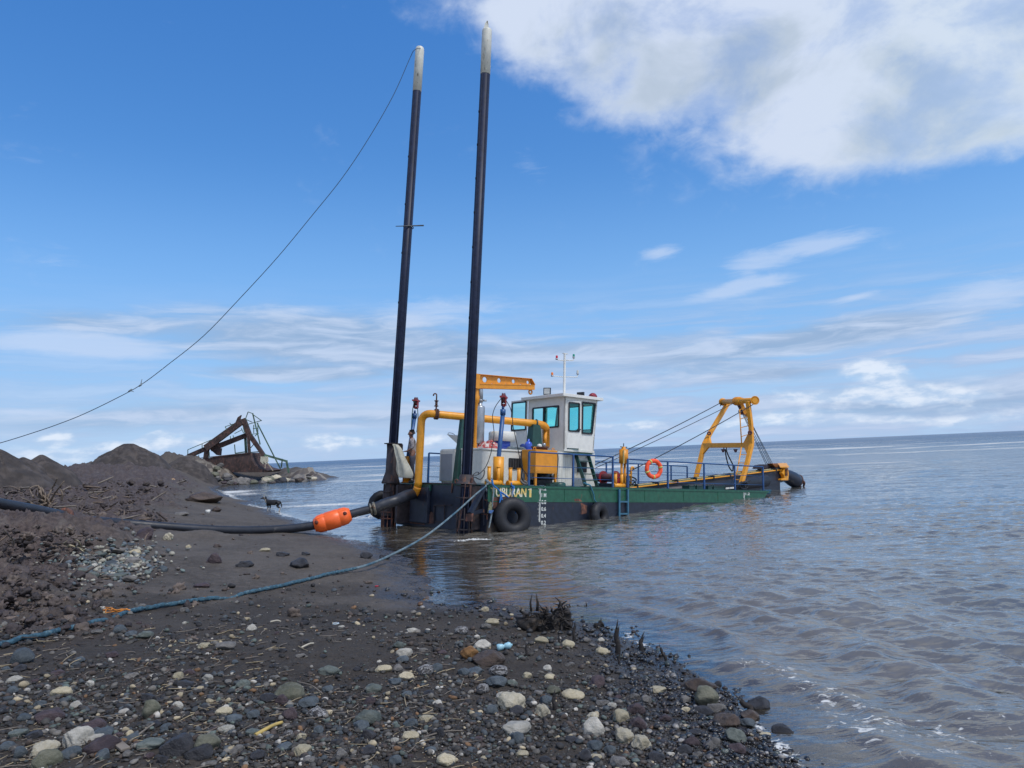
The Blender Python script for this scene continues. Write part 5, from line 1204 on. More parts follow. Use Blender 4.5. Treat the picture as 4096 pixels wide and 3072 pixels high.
# ------------------------------------------------------------------ rubber and plastic pipeline
def YD(px, py, d): return on_y(px, py, d)
elb = W(ptA)
sleeve = [elb, elb*.6+YD(1590, 2000, 22.0)*.4+np.array([0, 0, .03]), YD(1590, 2000, 22.0), YD(1540, 2016, 21.8), YD(1497, 2034, 21.7)]
HOSE = PIPE_W
TP = empty('dredge_pipeline', Matrix.Translation(HOSE[6])); tag(TP, 'long dark pipeline running from the dredger stern along the beach into the mud', 'pipeline')
def under(o, par):
    o.parent = par; o.matrix_parent_inverse = par.matrix_world.inverted(); return o
m = MB(); m.tube(smooth_pts(sleeve, 8), [.165]*8+[.165]*8+[.16]*8+[.155]*9, 22); under(m.build('rubber_sleeve', hosem), TP)
m = MB(); m.tube(smooth_pts(HOSE, 8), .118, 20); under(m.build('plastic_pipe', hosem), TP)
cl_ = HOSE[0]; dc = bvec(HOSE[0]-HOSE[1]); m = MB(); m.torus(cl_, dc, .165, .028, 26, 8, sq=1.5); m.torus(cl_-dc*.10, dc, .15, .02, 26, 8, sq=1.5); m.cyl(cl_+np.array([-.05, -.18, .02]), cl_+np.array([.02, -.19, .16]), .022, n=8); under(m.build('pipe_clamp', mat('dull_clamp', (.16, .15, .12), .5, .4, rust=.3)), TP)
jt = HOSE[13]*.75+HOSE[12]*.25; dj = bvec(HOSE[13]-HOSE[12]); m = MB(); m.lathe([(.12, -.05), (.20, -.05), (.20, .05), (.12, .05)], jt, dj, 20); under(m.build('pipe_flange', rustm), TP)
fa, fb = HOSE[4], HOSE[2]; df_ = bvec(fb-fa); fm_ = (fa+fb)/2; Lf = .52
m = MB(); m.lathe([(.125, -Lf), (.17, -Lf), (.245, -Lf+.13), (.258, -Lf*.45), (.25, -Lf*.42), (.25, -Lf*.36), (.262, -Lf*.33), (.262, Lf*.33), (.25, Lf*.36), (.25, Lf*.42), (.258, Lf*.45), (.245, Lf-.13), (.17, Lf), (.125, Lf)], fm_, df_, 32); ft = under(m.build('pipe_float', floatm), TP)
upv = np.array([0, 0, 1.])-df_*df_[2]; upv /= np.linalg.norm(upv); sv = np.cross(df_, upv); seam = bvec(upv*.75+sv*(.66 if (sv[1] < 0) else -.66))
m = MB(); m.bar(fm_-df_*(Lf-.1)+seam*.235, fm_+df_*(Lf-.1)+seam*.235, .05, .045, seam); under(m.build('float_seam', floatm), ft)
m = MB()
for s in (-1, 1): p = fm_+df_*s*(Lf-.12)+bvec(seam*.75+upv*-.2+np.array([0, -.6, 0]))*.22; m.lathe([(0, .045), (.05, .045), (.055, .0), (0, -.05)], p, bvec(seam+np.array([0, -.8, 0])), 12)
under(m.build('float_recess', mat('dark_recess', (.10, .02, .008), .7)), ft)

# ------------------------------------------------------------------ mooring rope to the beach
def rope_fn(R):
    k = 2*math.pi/(.125)
    def f(L, a):
        s = max(math.cos(k*L+2*a), math.cos(k*L-2*a)); return .80+.24*max(0, s)**.6
    return f
def resample(P_, step):
    P_ = [np.array(p) for p in P_]; out = [P_[0]]; acc = 0
    for a, b in zip(P_[:-1], P_[1:]):
        l = np.linalg.norm(b-a); n = max(1, int(l/step))
        for i in range(1, n+1): out.append(a+(b-a)*i/n)
    return out
rx = np.array([-160, 0, 100, 250, 340, 440, 540, 640, 780, 890, 930, 990, 1150, 1330.]); ry = np.array([2640, 2590, 2567, 2533, 2510, 2476, 2452, 2434, 2410, 2398, 2390, 2378, 2346, 2300.])
qx = np.arange(-160, 1331, 35.); qy = np.interp(qx, rx, ry); lift = .032-.036*np.exp(-((qx-440)/40)**2)-.045*np.exp(-((qx-915)/38)**2)
gp = [ground_hit(a, b) for a, b in zip(qx, qy)]; zz_ = np.array([p[2] for p in gp]); zs_ = np.maximum(zz_, np.convolve(np.pad(zz_, 2, mode='edge'), np.ones(5)/5, 'valid'))
gp = [np.array([p[0], p[1], z+l]) for p, z, l in zip(gp, zs_, lift)]; g2 = []; g3 = [gp[-1]]; gp = gp[:-1]
dl = g3[-1][1]
air = [YD(1450, 2266, dl+.9), YD(1560, 2222, dl+2.2), YD(1700, 2146, dl+4.0), YD(1820, 2052, 18.8), YD(1900, 1980, 19.9), W(P(Zs(1010, 430), v=.02)+np.array([0, -.02, 0])), W(P(Zt(230, 250), v=.12))]
pts = smooth_pts(gp+g2+g3+air, 10)
kk = len(gp)*10+8; near = resample(pts[:kk+1], .0125); rest = resample(pts[kk:], .02)
RT = empty('mooring_rope', Matrix.Translation(gp[0])); tag(RT, 'thick blue braided mooring rope running over the beach up to the stern bollard', 'rope')
m = MB(); m.tube(near, .028, 14, rad_fn=rope_fn(1)); under(m.build('beach_length', ropeb), RT)
m = MB(); m.tube(rest, .024, 10, rad_fn=rope_fn(1)); under(m.build('hanging_length', mat('pale_rope', (.12, .17, .19), .75, var=.35, scale=16, bump=.3, bscale=100, col2=(.035, .09, .13), c2=.52, c2scale=1.2)), RT)  # paler grey-blue colour along the length rising to the stern
m = MB()
c = ground_hit(455, 2470)+np.array([0, 0, .07])
for k in range(4): m.tube(smooth_pts([c+np.array([random.uniform(-.05, .05), random.uniform(-.04, .04), random.uniform(0, .03)])+np.array([.06*j-.09, .02*math.sin(j+k), .015*math.sin(j*2+k)]) for j in range(5)], 4), .006, 6)
o = m.build('twine_knot', ropeo); recentre(o); tag(o, 'frayed orange twine knotted on the blue mooring rope', 'twine')

# guy rope from the left spud to the shore
tL = W(sL[1])
gpx = [(1640, 232), (1574, 380), (1478, 548), (1370, 710), (1245, 866), (1111, 1028), (961, 1192), (815, 1343), (670, 1460), (561, 1541), (450, 1601), (333, 1657), (240, 1694), (148, 1726), (0, 1772), (-200, 1825), (-600, 1900)]
gd_ = [YD(px, py, 24.0-3.4*i/16) for i, (px, py) in enumerate(gpx)]
m = MB(); m.tube(smooth_pts([tL+np.array([.05, 0, -.05]), YD(1658, 200, 24.05)]+gd_, 5), .011, 6); GR = m.build('guy_rope', mat('dark_rope', (.025, .045, .07), .8)); recentre(GR); tag(GR, 'thin dark guy rope sweeping from the left spud top down to the shore', 'rope')
m = MB()
for (q, a) in (((562, 1541), 1.2), ((520, 1563), -.4)):
    p = YD(*q, 22.0); m.tube([p-np.array([.05, 0, .03]), p, p+np.array([.05, 0, .05])], [.02, .03, .02], 8); m.tube([p, p+np.array([.12*math.cos(a), 0, .16*math.sin(a)+.03])], .01, 6)
k_ = m.build('rope_knot', ropeg); k_.parent = GR; k_.matrix_parent_inverse = GR.matrix_world.inverted()

# ------------------------------------------------------------------ skinned figures
def skinned(name, nodes, edges, mt, sub=2):
    me = bpy.data.meshes.new(name); me.from_pydata([n[:3] for n in nodes], edges, []); o = bpy.data.objects.new(name, me); COL.objects.link(o)
    md = o.modifiers.new('skin', 'SKIN'); sk = me.skin_vertices[0].data
    for i, n in enumerate(nodes):
        r = n[3]; sk[i].radius = (r if len(n) < 5 else n[4], r)
    sk[0].use_root = True; md.use_smooth_shade = True
    s = o.modifiers.new('sub', 'SUBSURF'); s.levels = sub; s.render_levels = sub
    dg = bpy.context.evaluated_depsgraph_get(); nm = bpy.data.meshes.new_from_object(o.evaluated_get(dg)); bpy.data.objects.remove(o)
    nm.materials.clear(); nm.materials.append(mt); nm.polygons.foreach_set('use_smooth', [True]*len(nm.polygons))
    o = bpy.data.objects.new(name, nm); COL.objects.link(o); return o
class G:
    def __init__(s): s.n = []; s.e = []
    def chain(s, pts, start=None):
        prev = start
        for p in pts:
            s.n.append(p); i = len(s.n)-1
            if prev is not None: s.e.append((prev, i))
            prev = i
        return prev
def person():
    g = G(); p = g.chain([(0, 0, .93, .10, .13)]); ch = g.chain([(0, 0, 1.08, .09, .12), (-.01, 0, 1.26, .10, .14), (0, 0, 1.38, .07, .11)], p)
    nk = g.chain([(.015, 0, 1.45, .048), (.03, 0, 1.505, .055), (.035, 0, 1.565, .082, .070), (.025, 0, 1.63, .088, .074), (.015, 0, 1.685, .05)], ch)
    fc = g.chain([(.105, 0, 1.575, .026)], nk-2); g.chain([(.142, 0, 1.565, .013)], fc); g.chain([(.09, 0, 1.525, .03)], nk-3)
    for s in (-1, 1):
        g.chain([(.02, s*.085, 1.585, .018)], nk-2)
        w = g.chain([(0, s*.17, 1.385, .055), (-.03, s*.225, 1.13, .040), (.17, s*.19, 1.02, .026), (.22, s*.18, 1.015, .030, .022)], ch)
        for k in range(4):
            y = s*(.155+.016*k); ln = (.07, .082, .078, .06)[k]; g.chain([(.265, y, 1.02, .009), (.265+ln*.55, y, 1.005, .0085), (.265+ln*.8, y-s*.004, .985-.004*k, .0075)], w)
        g.chain([(.235, s*.145, 1.03, .010), (.27, s*.13, 1.015, .009)], w)
        g.chain([(0, s*.09, .86, .085), (.03, s*.10, .50, .058), (-.01, s*.10, .11, .038), (.02, s*.105, .05, .036), (.13, s*.115, .035, .030)], p)
    body = skinned('person', g.n, g.e, skin)
    t = G(); a = t.chain([(0, 0, .90, .115, .15), (0, 0, 1.06, .108, .145), (-.01, 0, 1.26, .112, .158), (0, 0, 1.375, .082, .13), (.01, 0, 1.425, .06, .07)])
    for s in (-1, 1): t.chain([(-.0, s*.175, 1.38, .070), (-.028, s*.228, 1.14, .055), (.05, s*.215, 1.09, .048)], 3)
    sh = skinned('shirt', t.n, t.e, shirtm); sh.parent = body
    l = G(); a = l.chain([(0, 0, .95, .112, .145), (0, 0, .87, .11, .14)])
    for s in (-1, 1): l.chain([(0, s*.095, .78, .098), (.03, s*.102, .50, .074), (-.005, s*.103, .10, .060)], 1)
    tr = skinned('trousers', l.n, l.e, trousm); tr.parent = body
    hr = skinned('hair', [(.0, 0, 1.62, .088, .082), (.0, 0, 1.675, .072, .072), (.055, 0, 1.69, .045, .055), (-.03, 0, 1.57, .062)], [(0, 1), (1, 2), (0, 3)], hairm); hr.parent = body
    for s in (-1, 1):
        sho = skinned('shoe', [(-.03, s*.103, .045, .045), (.07, s*.108, .042, .045), (.16, s*.115, .035, .036)], [(0, 1), (1, 2)], black); sho.parent = body
        e = MB(); e.lathe([(0, -.009), (.009, 0), (0, .009)], (.108, s*.032, 1.605), (1, 0, 0), 8); eo = e.build('eye', black); eo.parent = body
    return body
pe = person(); fp = P(Z2(752, 828), u=.16); pw = W((fp[0], fp[1], .03))
pe.matrix_world = Matrix.Translation(pw) @ Matrix.Rotation(rad(186), 4, 'Z') @ Matrix.Scale(.985, 4); tag(pe, 'person in pale shirt and grey trousers standing behind the yellow riser pipe', 'person')

def dog_mat():
    m = bpy.data.materials.new('dog_coat'); m.use_nodes = True; t = NT(m.node_tree); tc = t.new('ShaderNodeTexCoord').outputs['Object']; x, y, z = t.xyz(tc)
    n = t.math('MULTIPLY', t.math('SUBTRACT', t.noise(tc, 14, 3), .5), .06); zz = t.math('ADD', z, n); xx = t.math('ADD', t.math('ADD', x, t.math('MULTIPLY', z, -.35)), n)
    leg = t.mapr(zz, .19, .165); col = t.math('MULTIPLY', t.mapr(xx, .100, .112), t.mapr(xx, .150, .138)); col = t.math('MULTIPLY', col, t.mapr(z, .44, .47))
    bel = t.math('MULTIPLY', leg, t.mapr(x, -.40, -.38))
    c = t.mix(t.math('MAXIMUM', col, bel), (.005, .005, .006), (.50, .44, .36)); p = t.new('ShaderNodeBsdfPrincipled'); t.put(p.inputs['Base Color'], c); p.inputs['Roughness'].default_value = .6
    b = t.new('ShaderNodeBump'); b.inputs['Strength'].default_value = .4; b.inputs['Distance'].default_value = .01; t.put(b.inputs['Height'], t.noise(t.mapping(tc, sc=(3, 8, 8)), 14, 3)); t.l.new(b.outputs[0], p.inputs['Normal'])
    o = t.new('ShaderNodeOutputMaterial'); t.l.new(p.outputs[0], o.inputs[0]); return m
def dog():
    g = G(); a = g.chain([(0, 0, .45, .128, .118)]); r = g.chain([(-.17, 0, .465, .112, .10), (-.29, 0, .46, .105, .095)], a); c = g.chain([(.17, 0, .445, .145, .12), (.26, 0, .50, .105, .09)], a)
    h = g.chain([(.325, 0, .60, .062), (.365, 0, .675, .062), (.42, 0, .690, .056)], c); mz = g.chain([(.49, 0, .670, .036), (.56, 0, .655, .026), (.59, 0, .655, .018)], h)
    g.chain([(-.36, 0, .46, .035), (-.395, 0, .38, .026), (-.405, 0, .28, .024), (-.40, 0, .20, .015)], r)
    for s in (-1, 1):
        g.chain([(.345, s*.055, .715, .026), (.325, s*.085, .675, .022), (.325, s*.09, .625, .012)], h-1)
        o = s*.02
        g.chain([(.20+o, s*.07, .37, .052), (.17+o, s*.078, .28, .034), (.195+o, s*.078, .15, .023), (.185+o, s*.078, .035, .021), (.225+o, s*.078, .02, .022)], c-1)
        g.chain([(-.27-o, s*.07, .39, .078), (-.20-o, s*.08, .275, .05), (-.335-o, s*.082, .18, .024), (-.30-o, s*.082, .035, .021), (-.255-o, s*.082, .02, .022)], r)
    return skinned('dog', g.n, g.e, dog_mat())
dg_ = dog(); dpos = on_z(*Z8(1300, 1492), z=-.02)
dg_.matrix_world = Matrix.Translation(dpos) @ Matrix.Rotation(rad(176), 4, 'Z') @ Matrix.Scale(.95*dpos[1]/33.0, 4); tag(dg_, 'black dog with white collar patch and pale legs standing at the water edge', 'dog')

# ------------------------------------------------------------------ wreck on the headland
WD = 88.0
wq = lambda x, y, d=0.: on_y(*Z8(x, y), WD+d)
WR = empty('rusty_wreck', Matrix.Translation(wq(800, 900))); tag(WR, 'rusty collapsed dredger wreck with slanting beams lying on the stony point', 'wreck')
px2m = WD/3000/3.318
def wpart(m, name, mt): return under(m.build(name, mt), WR)
m = MB(); m.prism([wq(*p) for p in ((230, 790), (420, 775), (620, 738), (800, 718), (960, 702), (1002, 706), (1012, 770), (1045, 850), (1120, 905), (1240, 935), (1200, 960), (700, 960), (240, 930))], (.6, 3.2, 0)); wpart(m, 'hull', wrust)
m = MB(); m.bar(wq(230, 783, -.05), wq(1000, 700, -.05), .12, .10); m.build('gunwale', wrust, None).parent = WR; bpy.data.objects['gunwale'].matrix_parent_inverse = WR.matrix_world.inverted()
def wbar(a, b, w, mt=wrust, name='beam', d=0., w2=None, dep=None):
    m = MB(); m.bar(wq(*a, d), wq(*b, d), w*px2m if dep is None else dep, w*px2m, (0, 0, 1), 0, None if w2 is None else (w2*px2m if dep is None else dep), None if w2 is None else w2*px2m); return wpart(m, name, mt)
wbar((410, 640), (890, 285), 88, w2=74, name='boom', dep=.45); wbar((480, 650), (965, 460), 66, w2=58, name='boom', d=.8, dep=.45); wbar((180, 745), (470, 620), 50, name='boom', d=.3, dep=.6)
m = MB(); m.prism([wq(*p) for p in ((800, 300), (830, 230), (873, 200), (858, 240), (880, 300))], (0, .4, 0)); wpart(m, 'boom_tip', wrust)
m = MB(); m.prism([wq(*p, .5) for p in ((465, 655), (600, 640), (590, 735), (550, 730))], (0, .6, 0)); wpart(m, 'bracket', wrust)
wbar((425, 650), (400, 850), 52, name='post', d=.2); wbar((905, 250), (980, 450), 62, name='mast', d=.3, dep=.5); wbar((980, 450), (1180, 735), 55, name='mast', d=.3, w2=42, dep=.5)
wbar((932, 475), (945, 700), 27, wgreen, 'post', 1.2); wbar((972, 465), (988, 705), 32, wrust, 'post', .2)
for a, b, w in (((1000, 695), (1140, 685), 12), ((790, 590), (800, 710), 10), ((1005, 635), (1060, 570), 9), ((800, 708), (930, 688), 14)): wbar(a, b, w, wgreen, 'rail_pipe', .4)
wbar((1185, 728), (1478, 812), 26, wgreen, 'derrick_pipe', .2); wbar((1478, 800), (1512, 980), 24, wgreen, 'derrick_pipe', .2, w2=20); wbar((1425, 780), (1410, 900), 14, wgreen, 'derrick_pipe', .5)
wbar((1030, 175), (1130, 590), 14, wgreen, 'lattice_pole', .1); wbar((1090, 305), (1400, 915), 14, wgreen, 'lattice_pole', .1)
for a, b in (((970, 158), (1030, 180)), ((1030, 190), (1150, 275)), ((1150, 272), (960, 325)), ((970, 158), (935, 255)), ((935, 255), (1025, 295)), ((1045, 330), (1045, 440)), ((1100, 300), (1100, 440)), ((1000, 455), (1110, 445)), ((1060, 480), (1100, 440)), ((1035, 380), (1100, 375)), ((1085, 625), (1160, 745))): wbar(a, b, 9, wgreen, 'lattice_brace', .1)
for a, b in (((170, 660), (485, 528)), ((170, 660), (170, 720)), ((360, 585), (360, 640)), ((665, 355), (785, 315)), ((665, 355), (690, 400)), ((725, 305), (760, 345)), ((790, 445), (890, 395)), ((735, 480), (735, 515)), ((770, 470), (780, 505)), ((315, 730), (318, 780)), ((455, 690), (458, 760)), ((880, 375), (910, 440)), ((905, 365), (925, 440))): wbar(a, b, 8, wgreen, 'rail_pipe', -.2)
m = MB()
for k in range(7):
    a = wq(1150+k*12, 750, -.1); b = wq(1145+k*14, 820+15*(k % 3), -.1); m.bar(a, b, .12, .35, (0, 1, 0))
wpart(m, 'rag', sack)
for a, b in (((1200, 850), (1195, 910)), ((1225, 830), (1300, 940))): wbar(a, b, 10, mat('pale_pole', (.35, .30, .22), .8), 'pole', -.3)

# ------------------------------------------------------------------ heaps of sand on the left
heap_mat = mat('heap_sand', (.056, .046, .041), .9, var=.45, scale=1.8, bump=1.0, bscale=4, col2=(.034, .028, .026), c2=.54, c2scale=1.3)
def heap(px, py, D_, slope, rad_, label, flat=.0, ecc=1.0, seed=1, skew=0.):
    pk = on_y(px, py, D_); n, k = 150, 60
    J, I = np.meshgrid(np.arange(1, k+1), np.arange(n), indexing='ij'); a = 2*math.pi*I/n; r = rad_*J/k
    x = pk[0]+r*np.cos(a)*ecc; y = pk[1]+r*np.sin(a); q0 = math.sqrt(.0018*rad_*rad_); rr = np.maximum(0, np.sqrt(r*r+q0*q0)-q0-flat)
    rid = fbm(x*.8+seed, y*.8, 4, 50)
    z = pk[2]-slope*rr*(1+skew*np.cos(a))*(1+.12*rid)-(.16*np.abs(rid)+.05*np.abs(perlin(x*4.1, y*4.1, 51))+.22*np.maximum(0, perlin(a*5+seed, r*.25, 52)))*np.minimum(1, r*.8)
    g = ground_z(x, y, False); e = sst(J/k, .45, 1.0); z = z+(np.minimum(z, g-.35)-z)*e
    vs = [(pk[0], pk[1], pk[2]-.02)]+list(np.stack([x, y, z], 2).reshape(-1, 3)); fs = []
    for i in range(n): fs.append((0, 1+i, 1+(i+1) % n))
    for j in range(k-1):
        for i in range(n): b0 = 1+j*n+i; b1_ = 1+j*n+(i+1) % n; fs.append((b0, b0+n, b1_+n, b1_))
    m = MB(); m.add(vs, fs, 0, True); o = m.build('sand_heap', heap_mat); recentre(o); return tag(o, label, 'sand heap', 'heaps of dark sand behind the beach')
heap(515, 1774, 60, .52, 4.7, 'largest dark sand heap, a broad cone standing left of the wreck', flat=.22, seed=1, ecc=.95)
heap(-10, 1794, 30, .66, 3.2, 'dark sand heap cut off by the left edge of the picture', seed=4)
heap(92, 1828, 32, .60, 1.6, 'lowest of the three sand heaps at far left, between two sharper ones', seed=6)
heap(165, 1818, 33, .70, 2.6, 'pointed sand heap with bare roots on its near slope', seed=9)
heap(738, 1828, 79, .60, 4.2, 'small dark heap of soil piled against the wreck', flat=.3, seed=12)
# ------------------------------------------------------------------ stones, gravel, driftwood
def hits(px, py, it=36):
    """where the sight lines of many photo points meet the beach"""
    px = np.asarray(px, float); py = np.asarray(py, float)
    d = cF[None]+np.outer((px-2048)/FPX, cR)-np.outer((py-1536)/FPX, cU); z = np.full(len(px), .3)
    for _ in range(it):
        t = (z-CAM_H)/d[:, 2]; X = d[:, 0]*t; Y = d[:, 1]*t; z = .55*z+.45*np.minimum(ground_z(X, Y), 2.0)
    t = (z-CAM_H)/d[:, 2]; return np.stack([d[:, 0]*t, d[:, 1]*t, z], 1)

def ico(sub):
    bm = bmesh.new(); bmesh.ops.create_icosphere(bm, subdivisions=sub, radius=1); v = np.array([x.co[:] for x in bm.verts]); f = np.array([[x.index for x in p.verts] for p in bm.faces]); bm.free(); return v, f
IV3, IF3 = ico(4); IV1, IF1 = ico(2); IV0, IF0 = ico(1); IV2, IF2 = ico(3)
def rock_shape(V, seed, ang=.5, rough=.14, knob=0.):
    r = np.random.default_rng(seed); n = V/np.linalg.norm(V, axis=1)[:, None]; R = np.ones(len(V))
    for k in range(int(7+14*ang)):
        d = r.normal(size=3); d /= np.linalg.norm(d); h = r.uniform(.58, .92); c = n @ d; R = np.where(c > 1e-3, np.minimum(R, np.maximum(h/np.maximum(c, 1e-3), .3)), R)
    R = np.minimum(R, 1.0)
    for s, a in ((1.6, rough), (3.7, rough*.45), (8.5, rough*.22+knob*.4), (17, rough*.10+knob*.2)):
        o = r.uniform(0, 50, 3); R = R+a*(perlin(n[:, 0]*s+o[0]+n[:, 2]*s*.7, n[:, 1]*s+o[1]-n[:, 2]*s*.7, seed % 50)*.6)
    if knob:
        o = r.uniform(0, 50); R = R+knob*np.abs(perlin(n[:, 0]*2.6+o+n[:, 2], n[:, 1]*2.6-n[:, 2]*1.7, 5))
    return n*R[:, None]
def np_mesh(name, V, F, smooth=True):
    me = bpy.data.meshes.new(name); me.vertices.add(len(V)); me.vertices.foreach_set('co', np.ascontiguousarray(V, dtype=np.float32).ravel()); k = F.shape[1]
    me.loops.add(F.size); me.loops.foreach_set('vertex_index', np.ascontiguousarray(F, dtype=np.int32).ravel()); me.polygons.add(len(F)); me.polygons.foreach_set('loop_start', np.arange(0, F.size, k, dtype=np.int32)); me.polygons.foreach_set('use_smooth', np.full(len(F), smooth)); me.update(calc_edges=True); return me

def stone_mat(name, c1, c2, vein=None, veinw=.04, scale=3., rough=.72, speck=.25):
    m = bpy.data.materials.new(name); m.use_nodes = True; t = NT(m.node_tree); tc = t.new('ShaderNodeTexCoord').outputs['Object']
    oi = t.new('ShaderNodeObjectInfo').outputs['Random']; off = t.new('ShaderNodeVectorMath', operation='ADD'); t.put(off.inputs[0], tc); t.put(off.inputs[1], t.comb(t.math('MULTIPLY', oi, 31.), t.math('MULTIPLY', oi, 17.), oi)); v = off.outputs[0]
    c = t.mix(t.mapr(t.noise(v, scale*.5, 6, .62, .3), .34, .66), c1, c2)
    c = t.mix(t.math('MULTIPLY', t.mapr(t.noise(v, scale*3.2, 5, .7), .55, .70), speck), c, tuple(x*.35 for x in c1))
    c = t.mix(1.0, c, t.mix(oi, (.74, .73, .71), (1.10, 1.07, 1.03)), 'MULTIPLY')
    if vein:
        w = t.noise(t.mapping(v, rot=(.5, .4, .7), sc=(.5, 2.2, 1)), 1.6, 5, .6, .8); k = t.mapr(t.math('ABSOLUTE', t.math('SUBTRACT', w, .5)), veinw, veinw*.4); c = t.mix(t.math('MULTIPLY', k, .8), c, vein)
    p = t.new('ShaderNodeBsdfPrincipled'); t.put(p.inputs['Base Color'], c); p.inputs['Roughness'].default_value = rough; p.inputs['Specular IOR Level'].default_value = .35
    b = t.new('ShaderNodeBump'); b.inputs['Strength'].default_value = .5; b.inputs['Distance'].default_value = .12; t.put(b.inputs['Height'], t.noise(v, scale*2.2, 7, .68)); t.l.new(b.outputs[0], p.inputs['Normal'])
    o = t.new('ShaderNodeOutputMaterial'); t.l.new(p.outputs[0], o.inputs[0]); return m
KIND = dict(
    white=(stone_mat('white_limestone', (.40, .385, .34), (.53, .51, .46)), .35, .16, .10), cream=(stone_mat('cream_limestone', (.42, .37, .25), (.53, .47, .34)), .3, .15, .08), knob=(stone_mat('pitted_limestone', (.42, .38, .28), (.54, .50, .40), speck=.6), .2, .18, .28),
    blue=(stone_mat('blue_grey_stone', (.062, .078, .092), (.105, .125, .140), rough=.55), .6, .10, 0), green=(stone_mat('green_grey_stone', (.095, .115, .105), (.155, .175, .158), rough=.6), .55, .12, .03), grey=(stone_mat('grey_stone', (.12, .115, .11), (.21, .20, .19)), .5, .14, .05),
    dark=(stone_mat('dark_slate_stone', (.024, .025, .030), (.052, .052, .060), rough=.5), .6, .12, 0), purple=(stone_mat('purple_brown_stone', (.050, .036, .042), (.092, .068, .074), rough=.6), .5, .13, .05), vein=(stone_mat('veined_stone', (.045, .043, .046), (.085, .08, .08), (.42, .41, .40), .05), .4, .12, .03),
    rust=(stone_mat('rust_brown_stone', (.16, .075, .022), (.30, .16, .06)), .6, .16, .05), brown=(stone_mat('brown_wet_stone', (.050, .037, .030), (.095, .070, .055), rough=.32), .4, .14, .06), olive=(stone_mat('olive_stone', (.10, .105, .075), (.17, .17, .13)), .4, .14, .1))
PROTO = {}
for ki, (kn, (mt, ang, rgh, kb)) in enumerate(KIND.items()):
    PROTO[kn] = []
    for j in range(4):
        me = np_mesh('stone', rock_shape(IV3, 100+ki*10+j, ang, rgh, kb), IF3); me.materials.append(mt); PROTO[kn].append(me)
def stone(p, w, h, kind, label, group=None, rot=None, j=None, cat='stone', sink=.28, depth=None):
    r = random; o = bpy.data.objects.new('stone', PROTO[kind][r.randrange(4) if j is None else j]); COL.objects.link(o)
    sx = w/2*1.12; sz = max(h/2*1.15, sx*.38); sy = depth/2 if depth else (sx*r.uniform(.7, .95))
    view = math.atan2(p[0], p[1]); a = -view + (r.uniform(-.35, .35) if rot is None else rot)
    o.matrix_world = Matrix.Translation((p[0], p[1]+sy*.6, p[2]+sz*(1-2*sink)*.92)) @ Matrix.Rotation(a, 4, 'Z') @ Matrix.Rotation(r.uniform(-.12, .12), 4, 'X') @ Matrix.Diagonal((sx, sy, sz, 1))
    return tag(o, label, cat, group)
